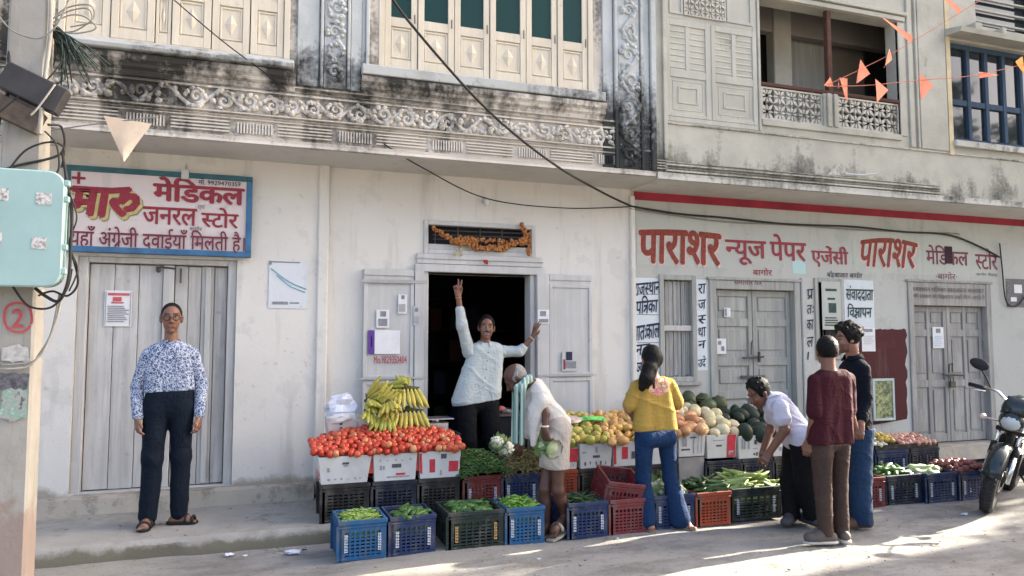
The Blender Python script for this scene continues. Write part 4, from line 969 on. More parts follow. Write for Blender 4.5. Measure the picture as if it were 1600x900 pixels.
K_cuc = skin('cucumber_skin', ((.05,.12,.02),(.08,.17,.03),(.035,.09,.022)), .4, 24, .4, .1)
K_dgr = skin('dark_gourd_skin', ((.035,.075,.024),(.05,.10,.03),(.028,.06,.022)), .5, 30, .3, .3)
K_pal = skin('pale_gourd_skin', ((.34,.42,.12),(.26,.36,.09),(.40,.46,.17)), .45, 20, .4, .1)
K_bean= skin('green_bean_skin', ((.22,.34,.05),(.28,.38,.08),(.16,.28,.05),(.33,.42,.13)), .45, 30, .35)
K_chi = skin('green_chilli_skin', ((.14,.30,.035),(.20,.38,.05),(.26,.42,.08)), .35, 30, .5)
K_oni = skin('red_onion_skin', ((.26,.075,.07),(.33,.12,.10),(.22,.06,.065)), .45, 14, .35)
K_who = skin('pale_fruit_skin', ((.66,.64,.52),(.70,.66,.5),(.62,.62,.52)), .45, 14, .35)
K_ylw = skin('yellow_fruit_skin', ((.66,.48,.10),(.60,.40,.08)), .45, 14, .35)
K_pnk = skin('pink_fruit_skin', ((.62,.30,.22),(.68,.38,.28),(.58,.25,.18)), .45, 14, .35)
K_bot = skin('bottle_gourd_skin', ((.38,.46,.22),(.44,.50,.28)), .45, 20, .35)
K_ban = skin('banana_peel', ((.54,.44,.075),(.50,.43,.10),(.57,.46,.09)), .5, 20, .3, .0, lambda t, c: t.mix(t.math('MULTIPLY', smooth_mask(t, 60, .66, .7, det=3), .5), c, (.12,.08,.03)))
K_bang= skin('greenish_banana_peel', ((.36,.37,.07),(.43,.40,.08)), .5, 20, .3)
K_stem= flat('banana_stem', (.06,.06,.025), .8, .3, 30)
K_leaf= skin('cauliflower_leaf', ((.16,.25,.09),(.24,.33,.14),(.30,.38,.2)), .6, 20, .25, .2)
K_cur = flat('cauliflower_curd', (.70,.68,.54), .8, .12, 60, .2, bump=.5)
def tomato_m():
    b = MB(); n = 12; b.lathe([(.001,.92),(.12,.90),(.3,.97),(.6,.93),(.9,.6),(1.0,.15),(.95,-.3),(.7,-.72),(.35,-.9),(.001,-.93)], n=n)
    b.v = [(x*.031, y*.031, z*.026) for x, y, z in b.v]; return b.mesh('tomato', K_tom, True)
def lump(name, m, r, asym=.0, n=10, mm=7, rib=0.0, ribn=8, seed=1):
    b = MB(); b.ell((0,0,0), 1, n, mm); out = []
    for x, y, z in b.v:
        k = 1 + asym*z; a = math.atan2(y, x); k *= 1 - rib*abs(math.sin(a*ribn/2))**3*0 - rib*(1-abs(math.sin(a*ribn/2)))*max(0, 1-abs(z))
        out.append((x*r[0]*k + asym*.4*r[0]*z*z, y*r[1]*k, z*r[2]))
    b.v = out; return b.mesh(name, m, True)
def longm(name, m, L, r, bend, n=6, seg=7, taper=.5, hook=0.0, seed=0):
    rr = random.Random(seed); pts = []; rs = []
    for i in range(seg+1):
        u = i/seg*2-1; pts.append((L/2*u, bend*(u*u) + rr.uniform(-1,1)*r*.2, hook*max(0,u)**2)); e = (1-abs(u)**3)**.5 if abs(u) < 1 else 0
        rs.append(max(r*.18, r*(e*(1-taper) + taper*(e))*(1 - .25*u*taper)))
    b = MB(); b.tube(pts, rs, n); return b.mesh(name, m, True)
def put(name, me, loc_, rot, label, cat, group, sc=1.0):
    o = bpy.data.objects.new(name, me); COL.objects.link(o); o.location = loc_; o.rotation_euler = rot
    o.scale = (sc, sc, sc) if not isinstance(sc, tuple) else sc
    return tag(o, label, cat, group)
def heap(name, meshes, label, cat, group, x0, x1, y0, y1, zf, sp, layers=1, seed=1, srange=(.78, 1.12), keep=lambda x, y: True, rots='any', pick=None, maxn=400):
    rr = random.Random(seed); k = 0
    for L in range(layers):
        ny = max(1, int((y1-y0)/(sp*.87))); nx = max(1, int((x1-x0)/sp))
        for j in range(ny+1):
            for i in range(nx+1):
                x = x0 + (x1-x0)*(i + (.5 if (j+L) % 2 else 0))/(nx+.5) + rr.uniform(-.27,.27)*sp; y = y0 + (y1-y0)*j/max(1,ny) + rr.uniform(-.27,.27)*sp
                if not keep(x, y) or k >= maxn: continue
                z = zf(x, y) - L*sp*.72 + rr.uniform(-.2,.2)*sp
                rot = (rr.uniform(-3,3), rr.uniform(-3,3), rr.uniform(-3,3)) if rots == 'any' else (rr.uniform(-.35,.35), rr.uniform(-.35,.35), rr.uniform(-3,3))
                me = pick(x, y, rr) if pick else rr.choice(meshes)
                put(name, me, (x, y, z), rot, label, cat, group, rr.uniform(*srange)); k += 1
def pile(name, meshes, label, cat, group, x0, x1, y0, y1, z0, hh, n, yaw=0.0, sd=.5, seed=1, tilt=.15, srange=(.85, 1.12)):
    rr = random.Random(seed); cx, cy = (x0+x1)/2, (y0+y1)/2
    for k in range(n):
        x, y = rr.uniform(x0, x1), rr.uniform(y0, y1); q = max(abs((x-cx)/(x1-cx)), abs((y-cy)/(y1-cy)))
        z = z0 + hh*(1 - q**2) * (.55 + .45*(k/n)) + rr.uniform(-.004, .004)
        put(name, rr.choice(meshes), (x, y, z), (rr.uniform(-3,3), rr.gauss(0, tilt), yaw + rr.gauss(0, sd)), label, cat, group, rr.uniform(*srange))
def mound(name, label, m, x0, x1, y0, y1, z0, zf, amp=.012, n=16, seed=3):
    """the unseen inside of a heap: everything below the pieces that show"""
    rr = random.Random(seed); b = MB(); vs = []
    for j in range(n+1):
        for i in range(n+1):
            x, y = x0+(x1-x0)*i/n, y0+(y1-y0)*j/n; e = i in (0, n) or j in (0, n)
            vs.append((x, y, zf(x, y) + rr.uniform(-amp, amp) if not e else min(zf(x, y)-amp, z0+.03)))
    b.add(vs, [(j*(n+1)+i, j*(n+1)+i+1, (j+1)*(n+1)+i+1, (j+1)*(n+1)+i) for j in range(n) for i in range(n)])
    k = len(b.v); b.add([(x0,y0,z0),(x1,y0,z0),(x1,y1,z0),(x0,y1,z0)], [(0,3,2,1)])
    return tag(b.build(name, m, smooth=False), label, 'heap', kind='stuff')
def dome(x0, x1, y0, y1, z0, h): 
    return lambda x, y: z0 + h*max(0, 1-(2*(x-x0)/(x1-x0)-1)**2)**.6*max(0, 1-(2*(y-y0)/(y1-y0)-1)**2)**.6
TOM = [tomato_m()]
# tomatoes over the three white boxes: one rising bank, fullest in the middle
ztom = lambda x, y: .655 + .14*min(1, max(0, (y+1.08)/.36))**.9 * (1 - .62*abs((x-1.02)/.60)**1.7) + .010*math.sin(9*x+4)*math.sin(11*y)
for (x0, x1, l, s) in ((.44, .875, 'red tomato in the heap over the leftmost white box', 1), (.88, 1.235, 'red tomato in the heap over the middle white box', 2), (1.24, 1.62, 'red tomato in the heap over the box with red block prints', 3)):
    heap('tomato', TOM, l, 'tomato', 'tomatoes heaped on the white boxes', x0, x1, -1.075, -.67, ztom, .054, 1, s, rots='any')
mound('tomatoes', 'tomatoes packed under the visible ones on the white boxes', K_tom, .47, 1.59, -1.04, -.66, .45, lambda x, y: ztom(x, y)-.022, .01, 24)
# front row contents
BEAN = [longm('bean', K_bean, .10, .0075, .012*k, 5, 6, .5, seed=k) for k in (-1, 1, 2)]; CHIL = [longm('chilli', K_chi, .115, .0085, .014*k, 5, 6, .7, seed=k) for k in (-1, 1, 2)]
CUC = [longm('cucumber', K_cuc, .17, .021, .012*k, 8, 8, .4, seed=k) for k in (-1, 1)]; DGR = [longm('ridge_gourd', K_dgr, .24, .018, .02*k, 7, 8, .5, .02, seed=k) for k in (-1, 1, 2)]
PAL = [longm('pale_gourd', K_pal, .27, .0165, .028*k, 7, 8, .5, .015, seed=k) for k in (-1.2, 1, .4)]; THIN = [longm('green_pod', K_dgr, .26, .0075, .02*k, 5, 6, .5, seed=k) for k in (-1, 1)]
BOT = [longm('bottle_gourd', K_bot, .24, .036, .02, 9, 8, .4)]
def fill(nm, K, x0, x1, y0, y1, h, lab): return mound(nm, lab, K, x0+.03, x1-.03, y0+.03, y1-.04, .10, dome(x0, x1, y0, y1, .225, h), .008)
fill('beans', K_bean, .552, .895, YF, YF+.38, .05, 'beans lying below the top layer in the left mid blue crate')
pile('bean', BEAN, 'pale green bean on top of the left mid blue crate', 'bean', 'beans in the mid blue crate', .60, .85, YF+.05, YF+.32, .25, .055, 110, .1, .6, 1)
fill('cucumbers', K_cuc, .912, 1.252, YF, YF+.38, .03, 'cucumbers lying below the top layer in the navy crate')
pile('cucumber', CUC, 'dark green cucumber in the left navy crate of the front row', 'cucumber', 'cucumbers in the left navy crate', .99, 1.19, YF+.06, YF+.31, .25, .05, 22, .7, .6, 2)
fill('gourds', K_dgr, 1.335, 1.772, YF, YF+.42, .04, 'gourds lying below the top layer in the wide blackish crate')
pile('bitter_gourd', [longm('bitter_gourd', K_cuc, .15, .024, .014*k, 7, 7, .6, seed=k+7) for k in (-1, 1)], 'mid green bitter gourd in the wide blackish green crate', 'bitter gourd', 'gourds in the wide blackish crate', 1.42, 1.70, YF+.08, YF+.34, .25, .05, 34, .3, .9, 3)
fill('chillies', K_chi, 1.786, 2.10, YF, YF+.38, .06, 'chillies lying below the top layer in the right mid blue crate')
pile('chilli', CHIL, 'long bright green chilli on top of the mid blue crate beside the old man', 'chilli', 'chillies in the mid blue crate', 1.83, 2.06, YF+.05, YF+.33, .25, .07, 110, 1.0, .7, 4)
fill('green_pods', K_dgr, 2.29, 2.632, YF, YF+.38, .03, 'thin greens below the top layer right of the old man')
pile('green_pod', THIN, 'thin dark green pod in the navy crate right of the old man', 'green pod', 'thin pods in the navy crate', 2.40, 2.54, YF+.06, YF+.33, .25, .045, 42, .4, .7, 5)
fill('ridge_gourds', K_dgr, 3.442, 3.775, YF, YF+.38, .06, 'ridge gourds below the top layer in the orange crate')
pile('ridge_gourd', DGR, 'dark green ridge gourd heaped on the orange crate', 'ridge gourd', 'ridge gourds on the orange crate', 3.46, 3.76, YF+.08, YF+.34, .26, .10, 34, .2, .5, 6)
fill('pale_gourds', K_pal, 3.79, 4.33, YF+.06, YF+.44, .08, 'pale gourds below the top layer in the blackish green crate')
pile('pale_gourd', PAL, 'long pale green gourd heaped on the blackish green crate by the bending man', 'gourd', 'pale gourds on the blackish green crate', 3.84, 4.28, YF+.12, YF+.40, .26, .115, 64, -.35, .4, 7)
fill('cucumbers', K_cuc, 5.53, 5.96, YF+.10, YF+.48, .05, 'cucumbers below the top layer in the dark navy crate')
pile('cucumber', CUC, 'dark green cucumber in the dark navy crate right of the standing men', 'cucumber', 'cucumbers in the dark navy crate', 5.58, 5.90, YF+.15, YF+.42, .26, .07, 30, .3, .5, 8)
pile('bottle_gourd', BOT, 'pale bottle gourd in the navy crate of the right-hand front row', 'bottle gourd', 'bottle gourds in the navy crate', 6.06, 6.28, YF+.13, YF+.36, .25, .06, 12, .2, .3, 9)
ONI = [lump('onion', K_oni, (.027,.027,.026), .1)]
fill('onions', K_oni, 6.37, 6.74, YF+.04, YF+.42, .05, 'red onions below the top layer in the navy crate by the motorcycle')
heap('onion', ONI, 'red onion in the navy crate by the motorcycle', 'onion', 'red onions by the motorcycle', 6.39, 6.72, YF+.06, YF+.39, dome(6.33, 6.78, YF, YF+.44, .27, .07), .052, 1, 4)
# second row: heaps on the crates
TCH = [longm('thin_chilli', K_dgr, .08, .006, .01, 4, 4, .7)]
mound('green_chillies', 'dark green mass of thin chillies heaped on the dark red crate', K_dgr, 1.61, 2.0, -1.05, -.62, .40, dome(1.575, 2.03, -1.11, -.52, .39, .165), .02, 34)
b = MB(); rr = random.Random(5); zf = dome(1.575, 2.03, -1.11, -.52, .395, .165)
for k in range(1500):
    x, y = rr.uniform(1.58, 2.02), rr.uniform(-1.10, -.60); a, l = rr.uniform(0, 6.28), rr.uniform(.03, .055); z = zf(x, y)+rr.uniform(0, .02); t_ = rr.uniform(-.5, .5)
    d = Vector((math.cos(a), math.sin(a), t_))*l; b.tube([Vector((x,y,z)), Vector((x,y,z))+d*.5+Vector((0,0,.005)), Vector((x,y,z))+d], [.0045,.0055,.0015], 4, False)
tag(b.build('thin_chillies', skin('thin_chilli_skin', ((.06,.13,.03),(.045,.11,.025)), .4, 9, .4), smooth=True), 'countless thin green chillies covering the heap on the dark red crate', 'chillies', kind='stuff')
mound('garlic_stalks', 'brownish mass of onion stalks heaped on the navy crate of the second row', K_stem, 1.98, 2.40, -1.05, -.62, .40, dome(1.95, 2.43, -1.11, -.52, .39, .15), .02, 24, 4)
M_stalk = NT('dry_stalk'); M_stalk = M_stalk.fin(M_stalk.ramp(M_stalk.noise(9, 4), (.35, (.10,.075,.035)), (.5, (.17,.14,.06)), (.65, (.10,.13,.05))), .8, .2)
b = MB(); zf = dome(1.95, 2.43, -1.11, -.52, .395, .15)
for k in range(700):
    x, y = rr.uniform(1.96, 2.42), rr.uniform(-1.10, -.64); a, l = rr.gauss(1.4, .7), rr.uniform(.06, .14); z = zf(x, y)+rr.uniform(0, .02); d = Vector((math.cos(a), -math.sin(a)*.6, rr.uniform(-.5,.3)))*l
    p = Vector((x,y,z)); b.tube([p, p+d*.5+Vector((0,0,.012)), p+d], [.004,.0035,.001], 4, False)
tag(b.build('onion_stalks', M_stalk, smooth=True), 'dry brown and green stalks covering the heap on the navy crate', 'stalks', kind='stuff')
# cauliflowers: curd wrapped in leaves
def leafblade(b, L, w, bend, M):
    vs = []; n = 5
    for i in range(n+1):
        u = i/n; ww = w*math.sin(math.pi*(.12+.83*u))**.8
        for s in (-1, 0, 1): vs.append(M @ Vector((s*ww, -bend*L*math.sin(u*2.2)*.5 - abs(s)*.0 + (.15*ww if s == 0 else 0), L*u)))
    b.add(vs, [(3*i+k, 3*i+k+1, 3*i+k+4, 3*i+k+3) for i in range(n) for k in range(2)])
def cauliflower(label, loc_, s=1.0, rot=(0,0,0), group='cauliflowers on the stall', green=False):
    t = thing('cauliflower', label, 'cauliflower', loc_, 0, group); t.rotation_euler = rot
    b = MB(); rr = random.Random(int(loc_[0]*100)); b.ell((0,0,.05*s), (.06*s,.06*s,.05*s), 12, 8)
    for k in range(36):
        a, e = rr.uniform(0, 6.28), rr.uniform(.05, 1.4); b.ell((.058*s*math.cos(a)*math.cos(e), .058*s*math.sin(a)*math.cos(e), .05*s+.05*s*math.sin(e)), .017*s, 6, 5)
    b.build('curd', K_cur if not green else K_bot, t, smooth=True)
    b = MB()
    for k in range(9):
        M = Matrix.Rotation(k*.7+rr.uniform(-.2,.2), 4, 'Z') @ Matrix.Translation((0, -.055*s, -.005)) @ Matrix.Rotation(R(rr.uniform(8, 34)), 4, 'X')
        leafblade(b, rr.uniform(.11,.15)*s, .042*s, -.5, M)
    b.build('leaves', K_leaf, t, smooth=True); return t
for i, (x, y, z, s, l) in enumerate(((3.10,-1.55,.24,1.2,'cauliflower left of the legs of the woman in yellow'), (3.24,-1.52,.26,1.25,'cauliflower seen between the legs of the woman in yellow'), (3.36,-1.58,.24,1.1,'cauliflower right of the legs of the woman in yellow'), (3.20,-1.40,.28,1.15,'cauliflower at the back of the navy crate'), (2.06,-.80,.54,1.1,'cauliflower lying on the thin chillies near the shopkeeper'), (2.00,-.70,.58,1.0,'smaller cauliflower behind the one on the chillies'))):
    cauliflower(l, (x,y,z), s, (R(-50), R(20*(-1)**i), i))
# bank of mangoes, papayas and melons
MAN = lump('mango', K_man, (.042,.034,.05), .14); MOR = lump('mango', K_mor, (.042,.034,.05), .14)
zm = lambda x, y: .655 + .165*min(1, max(0, (y+1.08)/.62))
heap('mango', [MAN], 'yellow green mango on the bank left of the woman in yellow', 'mango', 'mangoes on the bank', 2.50, 2.93, -1.06, -.42, zm, .078, 1, 3)
heap('mango', [MOR], 'ripe orange mango on the bank next to the woman in yellow', 'mango', 'ripe mangoes on the bank', 2.98, 3.42, -1.06, -.42, lambda x, y: zm(x, y)-.015, .078, 1, 4)
mound('mangoes', 'mangoes packed under the visible bank', K_man, 2.56, 3.66, -1.02, -.30, .45, lambda x, y: zm(x, y)-.04, .012, 20)
PAP = [longm('papaya', K_pap, .17, .045, .012, 10, 8, .4)]
heap('papaya', PAP, 'orange papaya on the bank right of the woman in yellow', 'papaya', 'papayas on the bank', 3.50, 3.98, -1.02, -.50, lambda x, y: .70+.15*min(1, max(0, (y+1.05)/.55)), .10, 1, 5, rots='low')
MEL = [lump('muskmelon', K_mel, (.066,.066,.060), .0, 16, 11, .05, 10)]
zml = lambda x, y: .67 + .15*min(1, max(0, (y+1.06)/.55)) - .05*max(0, (x-4.1))
heap('muskmelon', MEL, 'round cream muskmelon on the bank of fruit', 'muskmelon', 'muskmelons on the bank', 3.93, 4.36, -1.0, -.42, zml, .128, 1, 6, rots='low')
mound('melons', 'melons packed under the visible bank', K_mel, 3.68, 4.40, -.99, -.30, .45, lambda x, y: zml(x, y)-.09, .012, 14)
WAT = [lump('watermelon', K_wat, (.085,.085,.12), .0, 16, 11)]
zw = lambda x, y: .70 + .15*min(1, max(0, (y+1.02)/.6))
heap('watermelon', WAT, 'dark green watermelon piled behind the bending man', 'watermelon', 'watermelons on the stall', 4.42, 5.0, -.98, -.36, lambda x, y: zw(x, y)-.07, .16, 1, 7, rots='any', srange=(.62, 1.0))
mound('watermelons', 'watermelons packed under the visible pile', K_wat, 4.36, 5.04, -.95, -.30, .45, lambda x, y: zw(x, y)-.12, .01, 12)
PUM = [lump('pumpkin', K_pum, (.10,.10,.075), .0, 20, 11, .13, 10)]
for i, (x, y, z, l) in enumerate(((4.10,-.28,.85,'green pumpkin at the left of the top row against the wall'), (4.28,-.26,.91,'ribbed green pumpkin crowning the heap'), (4.46,-.24,.88,'dull green pumpkin second from the right on top'), (4.64,-.26,.85,'green pumpkin at the right of the top row'), (4.18,-.42,.82,'green pumpkin half buried behind the muskmelons'), (4.40,-.42,.84,'green pumpkin tilted behind the watermelons'))):
    p = put('pumpkin', PUM[0], (x,y,z), (R(60+20*i), R(25*i), i*.9), l, 'pumpkin', 'green pumpkins on top'); s = MB(); s.tube([(0,0,.06),(.006,.0,.10),(.03,.0,.15)], [.014,.011,.009], 6); s.build('stalk', K_stem, p, smooth=True)
put('watermelon', WAT[0], (3.97,-.32,.83), (0,R(80),.4), 'dark watermelon alone at the left end behind the muskmelons', 'watermelon', 'watermelons on the stall', .9)
# mixed fruit at the right-hand end
FR = {K: [lump('fruit', K, (.03,.03,.028), .05)] for K in (K_who, K_ylw, K_pnk, K_tom)}
heap('fruit', FR[K_tom], 'red fruit in the white box below the framed picture', 'fruit', 'fruit in the white box', 5.47, 5.62, -1.02, -.78, lambda x, y: .635+.12*(y+1.02), .058, 1, 8)
pile('gourd', [longm('gourd', K_pal, .12, .02, .01, 7, 6)], 'small pale gourd in the white box below the framed picture', 'gourd', 'gourds in the white box', 5.66, 5.85, -1.0, -.78, .62, .05, 16, .3, .8, 8)
tr = thing('tray', 'shallow dark tray of white yellow and pink fruit on the navy crates', 'tray', (6.36, -.86, .414)); b = MB(); b.box(-.42,.42,-.2,.2,0,.012); b.box(-.42,.42,-.2,-.185,.012,.05); b.box(-.42,.42,.185,.2,.012,.05); b.box(-.42,-.405,-.185,.185,.012,.05); b.box(.405,.42,-.185,.185,.012,.05); b.build('tray_body', PL['black'], tr)
zf = lambda x, y: .455 + .16*(y+1.04)
heap('fruit', FR[K_who], 'white fruit at the left of the dark tray', 'fruit', 'fruit on the dark tray', 5.97, 6.12, -1.03, -.74, zf, .06, 1, 1)
heap('fruit', FR[K_ylw], 'yellow fruit in the middle of the dark tray', 'fruit', 'fruit on the dark tray', 6.13, 6.30, -.95, -.70, lambda x, y: zf(x, y)+.03, .06, 1, 2)
heap('fruit', FR[K_pnk], 'pink fruit at the right of the dark tray', 'fruit', 'fruit on the dark tray', 6.33, 6.76, -1.03, -.74, zf, .06, 1, 3)
# bananas: hands of fruit hanging from a common stalk
def banana_part(n, L, curl):
    pts = []; rs = []
    for i in range(8):
        u = i/7; a = curl*(u-.2); pts.append((0, -math.sin(a)*L*.42*u - .012*u, -L*u*math.cos(a*.55))); rs.append((.008,.0135,.0195,.0215,.0215,.019,.012,.005)[i])
    b = MB(); b.tube(pts, rs, 6); return b
def banana_hand(label, loc_, rot, n, spread, L=.165, rows=2, ripe=0, curl=.9):
    t = thing('banana_bunch', label, 'bananas', loc_, 0, 'banana bunches on the stall'); t.rotation_euler = rot; rr = random.Random(n*7+int(loc_[0]*100))
    b = MB(); b.tube([(-spread*.5, .012, .0), (0, .016, .012), (spread*.5, .012, 0)], [.016,.022,.016], 7); b.ell((0,.016,.02), (.03,.02,.03)); b.build('stem', K_stem, t, smooth=True)
    me = banana_part(0, L, curl).mesh('banana', K_bang if ripe else K_ban, True)
    for r_ in range(rows):
        for k in range(n):
            u = (k+.5)/n - .5 + (.25/n if r_ else 0); o = bpy.data.objects.new('banana', me); COL.objects.link(o); o.parent = t
            o.location = (spread*u, -.014 + r_*.03, 0); o.rotation_euler = (rr.uniform(-.06,.06) + (.24 if r_ else -.05), u*-.75 + rr.uniform(-.05,.05), u*.6 + rr.uniform(-.1,.1)); s = rr.uniform(.92,1.06); o.scale = (s, s, s)
    return t
for a in (('upper fan of bananas hanging on the right side of the banana pile', (1.22,-.62,1.11), (R(-4),0,R(2)), 8, .25, .185, 2, 0),
          ('lower fan of bananas hanging on the right side of the banana pile', (1.235,-.66,.92), (R(-8),0,R(-3)), 8, .27, .17, 2, 0),
          ('small greenish tuft of bananas standing on top of the right fan', (1.24,-.56,1.11), (R(172),0,R(20)), 4, .07, .13, 1, 1),
          ('long bunch of bananas slanting up to the right at the upper left', (.92,-.57,1.02), (R(-14),R(-118),R(-14)), 6, .13, .20, 2, 0),
          ('second slanting bunch of bananas just below the upper left one', (1.00,-.66,.985), (R(10),R(-132),R(8)), 6, .12, .18, 2, 0),
          ('bunch of bananas lying across the very top of the pile', (1.07,-.56,1.10), (R(-30),R(-84),R(16)), 5, .10, .17, 2, 1),
          ('short bunch of ripe bananas pointing outwards at the middle left', (.91,-.68,1.02), (R(-44),R(16),R(30)), 4, .09, .14, 2, 1),
          ('short bunch of bananas pointing outwards in the middle of the pile', (1.05,-.73,1.0), (R(-36),R(-24),R(-22)), 5, .10, .15, 2, 0),
          ('curved bunch of bananas hanging from the carton edge at the left', (.90,-.73,.93), (R(-18),R(34),R(22)), 4, .09, .15, 1, 1),
          ('lowest left bunch of bananas above the tomatoes', (1.02,-.73,.90), (R(-12),R(8),R(-6)), 6, .13, .165, 2, 1)):
    banana_hand(a[0], a[1], a[2], a[3], a[4], a[5], a[6], a[7])
# small things on the counter
def crumple(name, label, cat, m, c, r, seed, amp=.3, n=16):
    rr = random.Random(seed); b = MB(); b.ell((0,0,0), 1, n, n//2+3); ph = [(Vector((rr.gauss(0,1), rr.gauss(0,1), rr.gauss(0,1))).normalized(), rr.uniform(2, 9), rr.uniform(0, 6)) for _ in range(10)]
    out = []
    for v in b.v:
        p = Vector(v); k = 1 + amp*sum(math.sin(d.dot(p)*f+q) for d, f, q in ph)/5; out.append((p.x*r[0]*k, p.y*r[1]*k, max(-r[2]*.7, p.z*r[2]*k)))
    b.v = out; o = b.build(name, m, smooth=False); o.location = c; return tag(o, label, cat)
M_plast = flat('pale_plastic_bag', (.60,.62,.70), .35, .1, 8, .5); M_gbag = flat('green_plastic_bag', (.15,.55,.12), .35, .15, 8, .5); M_brb = flat('brownish_plastic_bag', (.42,.34,.30), .4, .15, 8, .5)
crumple('plastic_bag', 'bluish white plastic bags piled on the pinkish carton', 'bag', M_plast, (.68,-.52,.95), (.14,.12,.11), 2)
crumple('plastic_bag', 'clear crumpled plastic bag at the edge of the pinkish carton', 'bag', flat('clear_plastic_bag', (.58,.57,.56), .3, .1, 8, .5), (.67,-.63,.88), (.13,.06,.05), 5)
crumple('plastic_bag', 'bright green plastic bag lying over the mangoes', 'bag', M_gbag, (2.93,-.72,.80), (.16,.06,.022), 3, .5)
crumple('plastic_bag', 'brownish plastic bag lying on the mangoes behind the old man', 'bag', M_brb, (2.66,-.72,.80), (.15,.08,.045), 4, .4)
ws = thing('weighing_scale', 'steel weighing scale with a flat pan beside the bananas', 'scale', (1.53,-.45,.712)); M_st = flat('brushed_steel', (.55,.55,.55), .3, .1, 20, .5, .9)
b = MB(); b.box(-.1,.1,-.08,.1,0,.09); b.build('scale_body', M_st, ws, bevel=.008); b = MB(); b.box(-.14,.14,-.12,.12,.115,.125); b.tube([(0,0,.09),(0,0,.116)], .03, 8); b.build('pan', M_st, ws, bevel=.003)
tb2 = thing('counter', 'dark wooden counter inside the shop doorway', 'counter', (2.45,.15,.25)); b = MB(); b.box(-.16,.14,-.1,.5,0,.52); b.build('counter_body', M_dark, tb2); b = MB(); b.box(-.18,.15,-.12,.52,.523,.55); b.build('top', M_tbl, tb2)
for i, (x, z, c) in enumerate(((2.30,.82,(.45,.12,.12)), (2.36,.80,(.2,.2,.2)))): crumple('paper_packet', ('faded red', 'dark')[i] + ' packet lying on the counter in the doorway', 'packet', flat('packet_paper_'+('red','dark')[i], c, .7), (x, .06, z+.02), (.06,.05,.035), i+8, .3)
# shelves seen dimly inside the shop
sh = thing('shelf', 'dark shelving with packets at the back of the shop', 'shelf', (2.1,3.4,.25)); b = MB()
for z in (.0,.5,.95,1.4,1.85): b.box(-1.2,1.4,-.2,.3,z,z+.03)
b.build('shelf_boards', M_dark, sh); rr = random.Random(3)
for i, c in enumerate(((.10,.02,.02),(.03,.05,.03),(.04,.04,.08))):
    b = MB()
    for k in range(9): x = -1.15+.28*k+rr.uniform(-.05,.05); z = (.03,.53,.98,1.43)[(k*3+i*5) % 4]; b.box(x, x+.16, -.18+.01*i, .1, z+.002, z+.3)
    tag(b.build('packets', flat('shop_packets_'+('red','green','blue')[i], c, .7), sh), None, None, kind='stuff')
